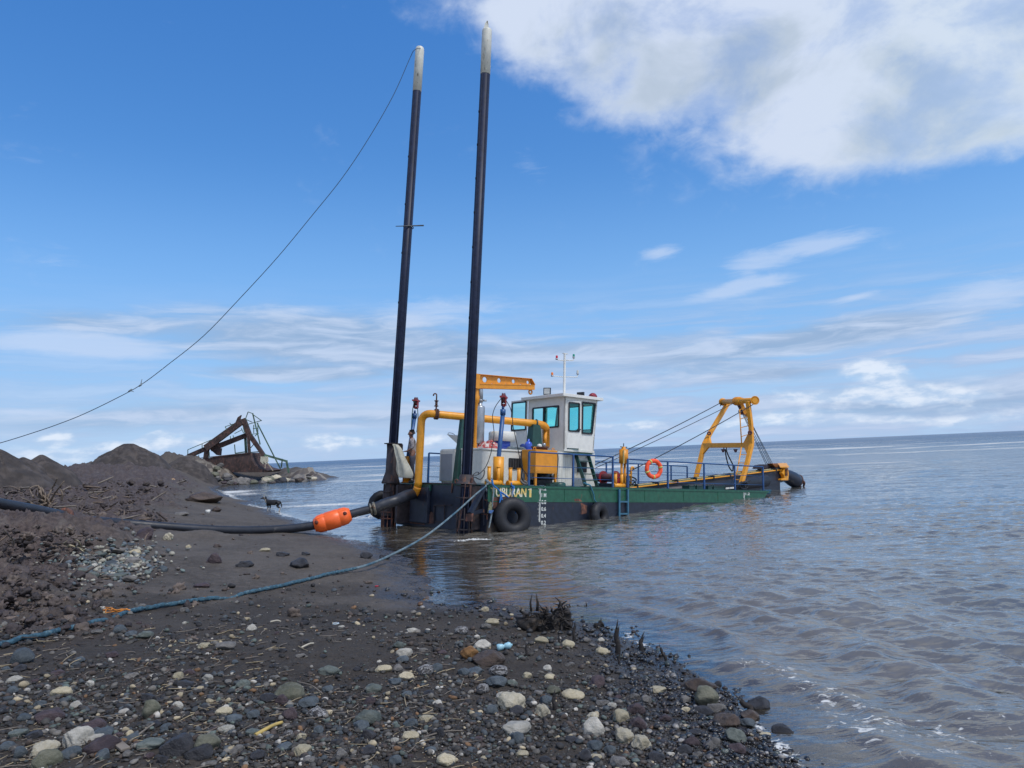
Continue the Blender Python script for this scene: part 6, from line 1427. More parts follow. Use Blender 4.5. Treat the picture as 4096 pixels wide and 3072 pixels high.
SL = [  # zone, centre x, bottom y, width, height (in that zone's pixels), kind, label
 (ZA,168,762,155,120,'blue','angular blue-grey stone just below the rope end at the left edge'),
 (ZA,512,1044,132,80,'cream','yellow-cream stone alone on dark grit in the lower left'),
 (ZA,1265,1230,135,140,'olive','squat olive-grey stone shaped like a blunt cone, beside crossed straws'),
 (ZA,628,1478,185,150,'white','large knobbly white limestone lump in the lower left corner'),
 (ZA,345,1560,150,90,'knob','pale cream stone tucked behind a round grey-green boulder at bottom left'),
 (ZA,365,1665,170,135,'olive','round grey-green speckled boulder at the bottom left edge'),
 (ZA,845,1530,230,140,'purple','dark purple-brown angular boulder next to the grey plank'),
 (ZA,780,1452,115,75,'white','white stone wedged behind the dark purple-brown boulder'),
 (ZA,1485,1560,215,180,'dark','big dark slate-blue rounded boulder at the bottom of the gravel'),
 (ZA,1255,1497,190,85,'green','flat green-grey stone left of the big dark slate boulder'),
 (ZA,1735,1520,190,125,'olive','grey-olive boulder behind the dark blue wedge at the bottom'),
 (ZA,1685,1590,185,120,'dark','dark blue wedge-shaped stone leaning on the olive boulder'),
 (ZA,590,1580,145,95,'blue','smooth blue-grey cobble near the bottom edge, left of the plank'),
 (ZA,872,1585,92,90,'blue','small blue upright wedge stone in front of the purple boulder'),
 (ZA,870,1392,150,48,'blue','thin flat slate-blue stone above the white and purple boulders'),
 (ZA,1915,1210,118,78,'cream','bright yellow-cream pebble above a blue-grey stone with white veins'),
 (ZA,1985,1268,145,70,'blue','blue-grey stone with pale streaks touching the yellow pebble'),
 (ZA,1920,1358,112,65,'white','clean white rectangular stone in the left part of the gravel'),
 (ZA,1565,978,135,75,'dark','dark slate cobble with a flat top among straw'),
 (ZA,1770,910,95,58,'white','small white stone ringed with straw right of the slate cobble'),
 (ZA,1915,640,150,70,'grey','smooth oval grey cobble beside a small ochre stone'),
 (ZA,1745,628,85,45,'cream','small ochre stone left of the smooth oval grey cobble'),
 (ZA,1197,310,90,62,'grey','grey cobble lying just above the blue rope'),
 (ZA,1012,495,105,62,'blue','blue-grey stone under the orange twine on the rope'),
 (ZA,1215,545,120,56,'green','flat grey-green cobble with pale stripes below the rope'),
 (ZA,1115,528,85,42,'blue','small slate-blue pebble left of the striped cobble below the rope'),
 (ZA,385,1270,170,105,'purple','dark brownish angular stone with a pale patch at lower left'),
 (ZA,790,1330,160,90,'purple','low purplish boulder between the white lump and the olive cone'),
 (ZA,640,1140,78,48,'white','bluish white pebble in the left middle of the gravel'),
 (ZA,1420,1340,85,65,'blue','slate-blue pebble above the big dark slate boulder'),
 (ZA,2065,975,112,75,'green','green-grey cobble at the middle of the straw-strewn gravel'),
 (ZA,135,1405,130,70,'green','grey-green flat cobble near the left edge of the picture'),
 (ZA,150,1565,95,75,'blue','dark blue cobble left of the round grey-green boulder'),
 (ZC,905,552,165,100,'green','pale green-grey cobble with dark blotches in mid gravel'),
 (ZC,540,775,225,145,'olive','large olive-grey boulder with a ridged top in the lower centre left'),
 (ZC,735,840,170,80,'blue','blue-grey slab beside the veined dark boulder'),
 (ZC,800,945,150,120,'vein','dark boulder laced with white veins in front of the blue slab'),
 (ZC,570,945,115,125,'purple','dark purple cobble left of the white-veined boulder'),
 (ZC,1300,712,150,100,'green','rounded speckled grey-green cobble standing alone in dark grit'),
 (ZC,1398,528,125,68,'cream','rounded yellow stone beside a grey cobble in the middle gravel'),
 (ZC,1530,530,100,70,'grey','rounded pale grey cobble right of the yellow stone'),
 (ZC,1605,600,125,82,'cream','angular cream stone with a rusty cavity'),
 (ZC,1495,635,115,52,'blue','slate-blue cobble in front of the angular cream stone'),
 (ZC,1570,388,130,82,'white','cream-white triangular stone sitting on a blue-grey one'),
 (ZC,1575,442,115,55,'blue','blue-grey stone under the cream-white triangular one'),
 (ZC,1525,315,95,62,'green','teal-grey stone behind the cream-white triangular one'),
 (ZC,1760,550,135,95,'vein','round dark stone with a white frosted face'),
 (ZC,1870,525,105,88,'blue','teal-blue angular cobble touching the white-frosted stone'),
 (ZC,2110,555,100,70,'blue','slate-blue cobble just left of the rocky waterline pile'),
 (ZC,1228,998,225,125,'green','large flat pale blue-green split stone'),
 (ZC,1195,1040,130,85,'blue','blue-grey wedge in front of the flat blue-green split stone'),
 (ZC,1265,1130,125,105,'dark','round dark cobble directly below the split blue-green stone'),
 (ZC,245,945,105,75,'blue','slate-blue cobble above the yellow stick'),
 (ZC,240,1100,120,70,'green','pale green-grey cobble left of the yellow stick'),
 (ZC,825,1080,82,72,'blue','teal-grey pebble with a pointed top in the bottom centre'),
 (ZC,670,1130,72,58,'cream','small cream pebble right of the yellow stick'),
 (ZC,1495,1158,60,55,'white','small white pebble on the wet patch at the bottom'),
 (ZC,1885,1105,100,95,'dark','dark cobble with a pale spot at the edge of the wet patch'),
 (ZC,550,1100,68,55,'vein','small grey and white speckled pebble by the yellow stick tip'),
 (ZC,490,820,120,100,'purple','dark reddish stone against the olive boulder'),
 (ZC,380,790,130,80,'dark','mottled dark cobble left of the olive boulder'),
 (ZD,640,1315,215,150,'knob','large creamy limestone lump with a notched top'),
 (ZD,690,1345,130,80,'dark','dark stone leaning against the creamy notched lump'),
 (ZD,923,1368,130,120,'knob','round creamy limestone ball with cracks'),
 (ZD,680,1520,225,105,'white','long pale grey-white boulder with a dark stone before it'),
 (ZD,705,1600,115,108,'blue','dark teal cobble in front of the long pale boulder'),
 (ZD,1393,1530,170,150,'white','big white boulder with a grey base near the lower right'),
 (ZD,1370,1400,90,70,'knob','small yellowish lump sitting behind the big white boulder'),
 (ZD,1650,1590,140,110,'knob','pale knobbly stone right of the big white boulder'),
 (ZD,1805,1655,155,130,'knob','yellowish honeycombed coral-like stone at the lower right'),
 (ZD,1625,1420,130,120,'cream','cream forked stone touching a purple lump'),
 (ZD,1780,1480,150,120,'purple','purple-brown knobbly lump in front of the cream forked stone'),
 (ZD,1760,1345,170,105,'purple','dark plum boulder behind the cream forked stone'),
 (ZD,1200,1215,170,85,'cream','yellow-cream elongated stone in the middle of dark pebbles'),
 (ZD,962,1255,112,88,'blue','slate-blue cobble left of the yellow elongated stone'),
 (ZD,1015,1170,125,72,'olive','brownish cobble with a pale crust above the slate-blue cobble'),
 (ZD,530,1105,180,95,'blue','broad slate-blue slab in the stone cluster by the water'),
 (ZD,660,1090,92,55,'green','small pale green-grey stone right of the broad slate slab'),
 (ZD,335,995,135,75,'blue','dark teal-grey stone left above the broad slate slab'),
 (ZD,545,1005,150,95,'vein','dark stone with bold white bands behind the broad slate slab'),
 (ZD,405,1155,95,85,'vein','pale banded cobble below the slate slab cluster'),
 (ZD,395,770,140,85,'white','white block resting on the brown boulder by the plastic bottle'),
 (ZD,285,845,160,112,'rust','rust-orange angular stone left of the brown boulder'),
 (ZD,445,910,260,130,'brown','large brown boulder carrying the white block'),
 (ZD,485,550,110,65,'cream','tan rounded stone near the water edge left of the stump'),
 (ZD,425,590,90,65,'grey','grey-white stone leaning beside the tan rounded one'),
 (ZD,215,635,110,75,'vein','brown and white streaked stone left of the tan pair'),
 (ZD,420,430,65,44,'cream','small ochre stone at the water line left of the stump'),
 (ZD,925,710,115,62,'cream','cream stone in the wash right under the stump'),
 (ZD,1160,755,95,75,'cream','knobbly yellow stone beside the split black stake'),
 (ZD,1320,712,85,50,'grey','grey pitted stone awash right of the yellow knobbly one'),
 (ZD,1425,1105,140,100,'purple','smooth purplish cone-shaped stone at the waterline'),
 (ZE,1105,590,260,115,'brown','large dark brown boulder at the edge of the breaking wave'),
 (ZE,1160,715,200,165,'olive','big mossy wedge boulder in front of the brown wave-edge boulder'),
 (ZE,1260,775,140,90,'grey','grey and dark split stone beside the mossy wedge boulder'),
 (ZE,1155,800,160,80,'dark','low dark stone before the grey split stone'),
 (ZE,1370,905,190,125,'brown','brown veined boulder with water around it'),
 (ZE,1560,840,135,75,'brown','brown stone with the forked black stick on it'),
 (ZE,1635,760,190,115,'dark','black wet boulder behind the forked stick'),
 (ZE,1425,1045,170,130,'green','dark green boulder at the waterline, lower right'),
 (ZE,1865,995,160,110,'dark','black-green block standing in the shallow water far right'),
 (ZE,1450,1130,150,90,'purple','dark mauve stone in front of the dark green boulder'),
 (ZE,1545,905,120,70,'blue','dark blue stone between the brown veined boulder and the black boulder'),
 (ZE,740,600,130,40,'cream','tan slab of stone lying in the wash'),
 (ZE,400,1255,150,85,'grey','grey cobble at the bottom edge right of centre'),
 (ZE,185,1110,130,75,'blue','slate-teal stone with a white fleck at the bottom right of centre'),
 (ZE,85,1205,115,100,'dark','black angular stone at the bottom of the pebble bank'),
 (ZE,985,765,70,38,'cream','small cream pebble among black shingle near the split stone'),
 (ZE,1690,985,80,36,'cream','cream pebble glimpsed under the shallow water'),
 (ZE,250,715,110,55,'grey','pale grey flat stone left of the plum boulder'),
 (ZE,325,735,70,55,'white','small rounded white pebble left of the plum boulder'),
 (ZF,1160,1245,160,75,'grey','large grey cobble in the pale stone patch on the mud'),
 (ZF,1040,1375,150,80,'green','blue-green boulder low in the pale stone patch'),
 (ZF,1125,1385,110,65,'grey','pale stone hugging the blue-green boulder'),
 (ZF,770,1355,120,55,'green','turquoise-grey stone in the left of the stone patch'),
 (ZF,690,1310,105,60,'green','pale green stone above the turquoise-grey one'),
 (ZF,950,1245,115,48,'blue','slate-blue flat stone in the middle of the stone patch'),
 (ZF,1060,1270,95,42,'blue','blue-grey flat stone right of the slate-blue flat one'),
 (ZF,850,1165,120,60,'green','mint-grey stone at the top of the stone patch'),
 (ZF,1000,1130,130,50,'grey','pale flat slab at the top right of the stone patch'),
 (ZF,1185,1150,85,60,'cream','cream pitted stone above the large grey cobble'),
 (ZF,1425,1300,75,70,'blue','steel-blue stone at the right rim of the stone patch'),
 (ZF,1130,1075,90,38,'blue','lone blue flat stone above the stone patch'),
 (ZF,150,1190,110,40,'green','greenish flat stone by the pale branch at the left edge'),
 (ZF,760,1200,100,40,'grey','grey flat stone in the upper left of the stone patch'),
 (ZF,820,1265,55,40,'white','small white stone in the middle of the stone patch'),
 (ZF,805,502,48,42,'white','lone white boulder on the dark bank under the great heap'),
 (ZF,1590,800,105,34,'grey','pale flat rock by the white cup behind the pipe'),
 (ZF,1660,1090,40,32,'cream','small yellow stone on the smooth sand under the pipe'),
 (ZF,1905,765,70,48,'brown','brown rock at the cove edge behind the pipe'),
 (ZB,313,415,72,36,'cream','tan pebble alone on the smooth dark sand below the pipe'),
 (ZB,1135,470,90,70,'dark','dark lump at the edge of the shallow pool by the rope'),
 (ZB,1275,475,90,42,'dark','low dark lump in the pool right beside the rope'),

 (ZB,155,540,115,58,'dark','flat dark clod alone on the wet sand left of the tall clod'),
 (ZB,575,545,150,85,'dark','peaked dark clod on the sand between pipe and rope'),
 (ZB,450,452,110,42,'dark','low dark clod on the sand just below the pipe float'),
 (ZB,640,445,70,34,'dark','small dark clod right of the low one below the pipe float'),
 (ZF,1880,1225,120,105,'purple','tall brown clod of earth standing on the flat sand'),
 (ZF,2150,1255,130,60,'dark','dark clod of earth at the rim of the flat sand, beside the tall brown one'),
 (ZF,1780,1435,125,42,'purple','flat brown clod on the sand above the blue rope'),
 (ZF,1255,1010,150,105,'purple','large torn clod of earth leaning before the pipe'),
 (ZF,1480,1010,70,60,'knob','pale crusted clod in front of the pipe'),
 (ZF,1770,680,260,70,'brown','long brown mud ledge at the edge of the cove'),
]
P_ = np.array([z(x, y) for z, x, y, *_ in SL]); H_ = hits(P_[:, 0], P_[:, 1])
for (z, x, y, w, h, k, lab), p in zip(SL, H_):
    s = {ZA: 2.149, ZB: 2.011, ZC: 2.212, ZD: 2.212, ZE: 2.212, ZF: 2.212}[z]; D_ = np.linalg.norm(p-cC)
    o = stone(p, w/s*D_/FPX, h/s*D_/FPX, k, lab, cat='mud ledge' if 'ledge' in lab else 'clod' if 'clod' in lab else 'stone')
    if 'clod' in lab or 'ledge' in lab or 'lump in the pool' in lab or 'dark lump' in lab: o.name = 'mud_ledge' if 'ledge' in lab else 'mud_lump'
# loose smaller stones that nothing tells apart within their kind
LOOSE = [('dark', 46, 'small dark slate-grey stone lying loose in the beach gravel', 'small dark loose stones'), ('blue', 30, 'small blue-grey stone lying loose in the beach gravel', 'small blue-grey loose stones'), ('grey', 30, 'small plain grey stone lying loose in the beach gravel', 'small grey loose stones'),
         ('white', 16, 'small whitish pebble lying loose in the beach gravel', 'small whitish loose pebbles'), ('cream', 12, 'small yellowish pebble lying loose in the beach gravel', 'small yellowish loose pebbles'), ('purple', 16, 'small purple-brown stone lying loose in the beach gravel', 'small purple-brown loose stones')]
occ = [tuple(q) for q in P_]
for k, n, lab, grp in LOOSE:
    c = 0; cand = []
    while len(cand) < n*6:
        y = 2420+650*random.random()**.75; x = random.uniform(0, 3100); cand.append((x, y))
    q = hits([a[0] for a in cand], [a[1] for a in cand], 24); dd = land_d(q[:, 0], q[:, 1])
    for a, p, d in zip(cand, q, dd):
        if c >= n: break
        if d < (.15 if k != 'dark' else -.2) or any(abs(a[0]-b[0]) < 42 and abs(a[1]-b[1]) < 30 for b in occ): continue
        D_ = np.linalg.norm(p-cC); w = random.uniform(20, 54)*(.6+.55*(a[1]-2400)/600); w = w*D_/FPX; stone(p, w, w*random.uniform(.45, .75), k, lab, grp); occ.append(a); c += 1
# boulders of the stony point below the wreck
n = 0
for i in range(84):
    x = 470+1420*(i+random.random())/84; top = 845 if x < 900 else 870+(x-900)*.13; bot = 1060+(x-470)*.04; y = random.uniform(max(top, 850), bot-8); t = (bot-y)/(bot-top+1)
    Dd = 79+8*t; p = on_y(*Z8(x, y), Dd); zg = gz(p[0], p[1])
    p = np.array([p[0], p[1], max(min(p[2], zg+.25), -.05)]); w = random.choice([.3, .4, .5, .6, .8, .95])*random.uniform(.8, 1.25)
    pale = random.random() < .45
    stone(p, w*1.15, w*.72, random.choice(['knob', 'olive', 'grey', 'olive', 'grey']) if pale else random.choice(['dark', 'brown', 'purple', 'grey']), 'pale weathered boulder in the rubble below the rusty wreck' if pale else 'dark boulder in the rubble below the rusty wreck', 'pale boulders of the stony point' if pale else 'dark boulders of the stony point', cat='boulder', sink=.22)

# gravel: countless pebbles as one mass
def scatter_mass(name, X, Y, Z, R, mat_, label, cat, base=None, flat=(.45, .8), cols=None, wetv=None, ang=.5, emb=.25, protos=14, rgh=.16):
    V0, F0 = base; N = len(X); prot = [rock_shape(V0, 900+i, ang, rgh) for i in range(protos)]; nv = len(V0)
    pid = RNG.integers(0, protos, N); A = np.stack(prot)[pid]
    th = RNG.uniform(0, 2*math.pi, N); sx = R*RNG.uniform(.8, 1.25, N); sy = R*RNG.uniform(.65, 1.0, N); sz = R*RNG.uniform(*flat, N)
    tl = RNG.normal(0, .22, N); x = A[:, :, 0]*sx[:, None]; y = A[:, :, 1]*sy[:, None]; zz = A[:, :, 2]*sz[:, None]
    x, zz = x*np.cos(tl)[:, None]-zz*np.sin(tl)[:, None], x*np.sin(tl)[:, None]+zz*np.cos(tl)[:, None]
    xr = x*np.cos(th)[:, None]-y*np.sin(th)[:, None]; yr = x*np.sin(th)[:, None]+y*np.cos(th)[:, None]
    V = np.stack([xr+X[:, None], yr+Y[:, None], zz+(Z+sz*(1-2*emb))[:, None]], 2).reshape(-1, 3)
    F = (F0[None]+(np.arange(N)*nv)[:, None, None]).reshape(-1, 3)
    me = np_mesh(name, V, F); me.materials.append(mat_)
    ca = me.color_attributes.new('tone', 'FLOAT_COLOR', 'POINT'); c4 = np.ones((N, 4), np.float32); c4[:, :3] = cols; ca.data.foreach_set('color', np.repeat(c4, nv, 0).ravel())
    wa = me.attributes.new('wet', 'FLOAT', 'POINT'); wa.data.foreach_set('value', np.repeat(np.asarray(wetv, np.float32), nv))
    o = bpy.data.objects.new(name, me); COL.objects.link(o); return tag(o, label, cat, kind='stuff')
def mass_mat(name, bump=.5, bs=60):
    m = bpy.data.materials.new(name); m.use_nodes = True; t = NT(m.node_tree); g = t.new('ShaderNodeNewGeometry').outputs['Position']
    c = t.attr('tone', 'Color'); w = t.attr('wet'); c = t.mix(1.0, c, t.mix(t.mapr(t.noise(g, 30, 4, .65), .3, .7), (.72, .72, .72), (1.25, 1.25, 1.25)), 'MULTIPLY'); c = t.mix(w, c, t.mix(1.0, c, (.55, .55, .58), 'MULTIPLY'))
    p = t.new('ShaderNodeBsdfPrincipled'); t.put(p.inputs['Base Color'], c); t.put(p.inputs['Roughness'], t.mapr(w, 0, 1, .75, .20, False))
    b = t.new('ShaderNodeBump'); b.inputs['Strength'].default_value = bump; b.inputs['Distance'].default_value = .01; t.put(b.inputs['Height'], t.noise(g, bs, 4, .65)); t.l.new(b.outputs[0], p.inputs['Normal'])
    o = t.new('ShaderNodeOutputMaterial'); t.l.new(p.outputs[0], o.inputs[0]); return m
PAL = np.array([(.026, .025, .026), (.064, .061, .057), (.058, .070, .080), (.070, .053, .044), (.17, .16, .145), (.40, .34, .23), (.17, .095, .045), (.10, .128, .115), (.46, .44, .40)])
PRB = np.array([.30, .22, .12, .14, .10, .028, .02, .06, .026])
def scatter_pts(N, x0, x1, y0, y1, pw):
    px = RNG.uniform(x0, x1, N); py = y0+(y1-y0)*RNG.uniform(0, 1, N)**pw; q = hits(px, py, 22); return px, py, q
def gravel(N, s0, s1, base, name, label, pw=.62, y0=2330):
    px, py, q = scatter_pts(N, -150, 3500, y0, 3180, pw); d = land_d(q[:, 0], q[:, 1]); m = mud_mask(q[:, 0], q[:, 1])
    dens = sst(d, -.9, -.1)*(1-.85*m)*(.16+.84*sst(fbm(q[:, 0]*.8, q[:, 1]*.8, 3, 70)+.25*sst(q[:, 1], 8, 5)+.3*sst(d, 2.2, .6), -.30, .42))
    k = RNG.uniform(0, 1, N) < dens; q = q[k]; D_ = np.linalg.norm(q-cC, axis=1); R = np.exp(RNG.uniform(math.log(s0), math.log(s1), len(q)))*D_/FPX*.5*np.clip(D_/7, .75, 1.2)**-.3
    ci = RNG.choice(len(PAL), len(q), p=PRB/PRB.sum()); cols = PAL[ci]*RNG.uniform(.62, 1.08, (len(q), 1))*np.array([1.0, .97, .93]); wet = (1-sst(ground_z(q[:, 0], q[:, 1], False), .05, .20))
    wet = np.maximum(wet, .8*gs(q[:, 0], q[:, 1], .2, 3.5, .9, .7))
    return scatter_mass(name, q[:, 0], q[:, 1], q[:, 2], R, GM, label, 'gravel', base, cols=cols, wetv=wet)
GM = mass_mat('gravel_stone')
gravel(44000, 4, 12, (IV0, IF0), 'gravel', 'fine gravel strewn over the sand of the foreshore')
gravel(11000, 13, 32, (IV1, IF1), 'shingle', 'coarser grey and brown shingle among the gravel near the water')
# clods of mud and torn soil on the left
CM = mass_mat('mud_clod', .9, 26)
def clods(N, lo, hi, base, nm, lab, emb, flat, rgh):
    px, py, q = scatter_pts(N, -150, 1500, 1860, 2560, .9); m = mud_mask(q[:, 0], q[:, 1]); pdist = pipe_near(q[:, 0], q[:, 1])
    k = (RNG.uniform(0, 1, N) < (m*.9+.022)) & (q[:, 1] < 75) & ((pdist[0] > .40) | (pdist[2] < .5)) & (land_d(q[:, 0], q[:, 1]) > .4); q = q[k]; D_ = np.linalg.norm(q-cC, axis=1)
    R = np.exp(RNG.uniform(math.log(lo), math.log(hi), len(q)))*D_/FPX*.5*np.clip(12/D_, .55, 1.1)
    tone = np.array([(.050, .037, .033), (.082, .061, .052), (.034, .026, .026), (.110, .084, .068), (.060, .046, .042)])[RNG.integers(0, 5, len(q))]*RNG.uniform(.75, 1.25, (len(q), 1))
    scatter_mass(nm, q[:, 0], q[:, 1], q[:, 2], R, CM, lab, 'mud', base, flat=flat, cols=tone, wetv=np.zeros(len(q)), ang=.9, emb=emb, rgh=rgh)
clods(9000, 6, 22, (IV1, IF1), 'mud_crumbs', 'small brown crumbs of dug up mud covering the bank on the left', .3, (.4, 1.1), .5)
clods(2600, 22, 58, (IV2, IF2), 'mud_clods', 'larger torn brown clods of mud heaped on the bank on the left', .40, (.35, .95), .75)
# pale pebbles in the stone patch on the mud
N = 900
px = RNG.normal(430, 110, N); py = RNG.normal(2255, 42, N); q = hits(px, py, 22); D_ = np.linalg.norm(q-cC, axis=1); R = np.exp(RNG.uniform(math.log(8), math.log(26), N))*D_/FPX*.5
tone = np.array([(.12, .15, .14), (.20, .20, .18), (.32, .30, .24), (.09, .11, .125), (.10, .085, .075)])[RNG.integers(0, 5, N)]*RNG.uniform(.75, 1.2, (N, 1))
scatter_mass('pebble_patch', q[:, 0], q[:, 1], q[:, 2]+.02, R, GM, 'patch of pale green and grey pebbles spilled on the mud at left', 'pebbles', (IV1, IF1), cols=tone, wetv=np.zeros(N))
# straw and twigs
def straw(N, name, label, x0, x1, y0, y1, pw, lo, hi, cols, rr, up=.1, maskf=None):
    px, py, q = scatter_pts(N, x0, x1, y0, y1, pw); d = land_d(q[:, 0], q[:, 1]); k = d > .5
    if maskf is not None: k &= RNG.uniform(0, 1, N) < maskf(q[:, 0], q[:, 1])
    q = q[k]; m = MB(); ms = []
    for p in q:
        a = random.uniform(0, math.pi*2); D_ = math.hypot(p[0], p[1]); L_ = random.uniform(lo, hi)*D_/FPX; dv = np.array([math.cos(a), math.sin(a), random.gauss(0, up)]); sd = np.array([-math.sin(a), math.cos(a), 0])*random.gauss(0, .12)
        pts = [p+dv*L_*t+sd*L_*4*t*(1-t)+np.array([0, 0, .012+abs(dv[2])*0]) for t in (0, .35, .7, 1)]
        m.tube(pts, [rr*D_/FPX]*3+[rr*.6*D_/FPX], 4, mi=random.randrange(len(cols)), caps=False)
    o = m.build(name, cols); return tag(o, label, name, kind='stuff')
st1 = mat('pale_straw', (.30, .24, .15), .8, var=.3); st2 = mat('grey_straw', (.16, .135, .11), .85, var=.3); st3 = mat('dark_twig', (.06, .045, .038), .85, var=.3)
straw(1050, 'straw', 'dry straw and thin twigs scattered over the gravel in the foreground', -50, 1900, 2480, 3100, .8, 18, 90, [st1, st2, st2, st3], 1.7, .10, lambda x, y: .35+.65*sst(fbm(x*.7, y*.7, 2, 81)-x*.12, -.1, .5))
straw(520, 'torn roots', 'torn roots and twigs sticking from the muddy bank on the left', -60, 900, 1900, 2330, 1.0, 14, 64, [st2, st3, mat('root_brown', (.13, .095, .07), .85, var=.3)], 3.0, .35, lambda x, y: mud_mask(x, y))

# single sticks
def stick(pts, r, mt, label, cat='stick', n=8, jag=False, name='stick'):
    m = MB(); k = len(pts); rs = [r*(1-.25*i/(k-1)) for i in range(k)]; m.tube(smooth_pts(pts, 4), list(np.interp(np.linspace(0, k-1, (k-1)*4+1), range(k), rs)), n)
    if jag:
        t = np.array(pts[-1]); d = bvec(np.array(pts[-1])-np.array(pts[-2]))
        for j in range(3): a = j*2.1; e = np.array([math.cos(a), math.sin(a), 0])*r*.5; m.tube([t+e*.8-d*r, t+e+d*r*(1.5+j)], [r*.4, r*.08], 5)
    o = m.build(name, mt); recentre(o); return tag(o, label, cat)
def flat_stick(q0, q1, r, mt, label, lift=.015):
    a, b = hits([q0[0], q1[0]], [q0[1], q1[1]]); mid = (a+b)/2; mid[2] = max(mid[2], gz(mid[0], mid[1])); return stick([a+(0, 0, lift), mid+(.01, .02, lift+.012), b+(0, 0, lift+.006)], r, mt, label)
ystick = mat('yellow_stick', (.42, .30, .09), .7, var=.25); bone = mat('bleached_stick', (.42, .38, .30), .75, var=.15); char = mat('charred_wood', (.014, .011, .010), .75, var=.5, scale=20, bump=.5, bscale=60, col2=(.050, .036, .026), c2=.58, c2scale=11)
flat_stick(ZC(265, 1110), ZC(505, 1000), .014, ystick, 'yellow stick lying diagonally on the gravel at the bottom left')
flat_stick(ZC(675, 325), ZC(785, 292), .010, bone, 'short bleached stick in the middle of the dark gravel')
flat_stick(ZC(400, 95), ZC(495, 97), .010, bone, 'short pale stick lying level below the rope')
flat_stick(ZC(1740, 1130), ZC(2105, 1075), .006, st2, 'long thin grey reed across the wet patch at the bottom')
flat_stick(ZA(1110, 1455), ZA(1345, 1290), .007, st2, 'thin tan twig slanting up from the grey plank')
flat_stick(ZC(640, 630), ZC(865, 745), .006, st2, 'thin tan twig slanting between the olive boulder and the speckled cobble')
a, b = hits([ZA(955, 0)[0], ZA(1080, 0)[0]], [ZA(0, 1440)[1], ZA(0, 1545)[1]]); m = MB(); m.bar(a+(0, 0, .03), b+(0, 0, .03), .055, .018); o = m.build('plank', st2, None, .004); recentre(o); tag(o, 'short grey weathered plank beside the purple-brown boulder', 'plank')
def stake(q0, q1, r, label, jag=True, lean=0):
    a = hits([q0[0]], [q0[1]])[0]; a[2] = min(a[2], gz(a[0], a[1])); D_ = a[1]; b = on_y(q1[0], q1[1], D_+.02); return stick([a-(0, 0, .08), a+(b-a)*.33+(r*.3, 0, 0), a+(b-a)*.66-(r*.3, 0, 0), b], r, char, label, 'stake', 8, jag, 'stake')
stake(ZD(1588, 800), ZD(1590, 590), .030, 'tallest black wooden stake standing in the shallows')
stake(ZD(1792, 778), ZD(1808, 680), .026, 'short thick black stake right of the tallest one')
stake(ZD(2030, 882), ZD(1980, 770), .018, 'thin black stake leaning left, farthest right in the wash')
stake(ZD(1200, 712), ZD(1214, 570), .020, 'split black stake by the knobbly yellow stone'); stake(ZD(1073, 705), ZD(1078, 632), .010, 'thin black twig upright left of the split stake', False)
stake(ZD(783, 835), ZD(788, 722), .013, 'thin black stick upright in the dark pebbles below the stump', False)
stake(ZD(1030, 1305), ZD(1032, 1190), .018, 'dark upright stick beside the slate-blue cobble'); stake(ZD(1602, 905), ZD(1610, 825), .013, 'small black twig upright on a dark wet clump')
stake(ZE(1575, 762), ZE(1470, 672), .028, 'black forked stick slanting from the brown stone in the shallows')
# stumps
def stump(q, w, h, label, seed, nroot=26):
    r = random.Random(seed); a = hits([q[0]], [q[1]])[0]; D_ = np.linalg.norm(a-cC); w = w*D_/FPX; h = h*D_/FPX; m = MB()
    for b in range(3):                                          # a matted body of several torn lumps
        V = rock_shape(IV2, 300+seed*5+b, .9, .7, .25)*np.array([w*r.uniform(.22, .34), w*.20, h*r.uniform(.24, .40)]); o3 = np.array([w*(b-1)*.27, .05*b, h*r.uniform(.12, .30)])
        m.add([a+o3+v for v in V], [tuple(f) for f in IF2], 0, True)
    for k in range(nroot*3):
        s0 = a+np.array([r.uniform(-.36, .36)*w, r.uniform(-.12, .12)*w, h*r.uniform(.15, .55)]); an = r.gauss(0, 1.0)+(1.57 if r.random() < .05 else -1.57 if r.random() < .6 else r.choice([0, 3.14])); l = w*r.uniform(.08, .24)
        dx, dz = math.cos(an)*l, math.sin(an)*l*.9; pts = [s0, s0+np.array([dx*.4+r.gauss(0, .03)*w, -.03*w, dz*.55]), s0+np.array([dx*.8, -.05*w+r.gauss(0, .03)*w, dz*.85]), s0+np.array([dx+r.gauss(0, .02)*w, -.06*w, dz*1.05])]
        for p in pts: p[2] = max(p[2], a[2]-.03)
        rr = w*r.choice([.008, .011, .016, .026]); m.tube(smooth_pts(pts, 3), list(np.interp(np.linspace(0, 3, 10), range(4), [rr, rr*.9, rr*.6, rr*.2])), 5)
    for k in range(max(2, nroot//11)):                           # a few jagged broken tops
        s0 = a+np.array([r.uniform(-.3, .4)*w, 0, h*.55]); rr = w*r.uniform(.018, .035); m.tube([s0, s0+np.array([r.gauss(0, .03)*w, 0, h*.25]), s0+np.array([r.gauss(0, .05)*w, 0, h*r.uniform(.35, .55)])], [rr, rr*.8, rr*.15], 6)
    o = m.build('driftwood_stump', char); recentre(o); return tag(o, label, 'driftwood')
stump(ZD(965, 590), 215, 125, 'black tangled driftwood stump lying at the water edge', 3, 34)
stump(ZD(1240, 440), 105, 38, 'low black driftwood log with spikes behind the tangled stump', 5, 14)
stump(ZD(485, 252), 38, 24, 'small black spiky driftwood piece awash by the pool', 7, 12)
stump(ZD(1428, 580), 38, 38, 'jagged black stub rising from the water right of the stump', 8, 12)
stump(ZD(300, 330), 70, 38, 'dark matted clump of roots at the corner of the pool', 9, 16)
stump(ZD(1385, 420), 20, 14, 'tiny black driftwood tip beyond the spiky log', 10, 6)
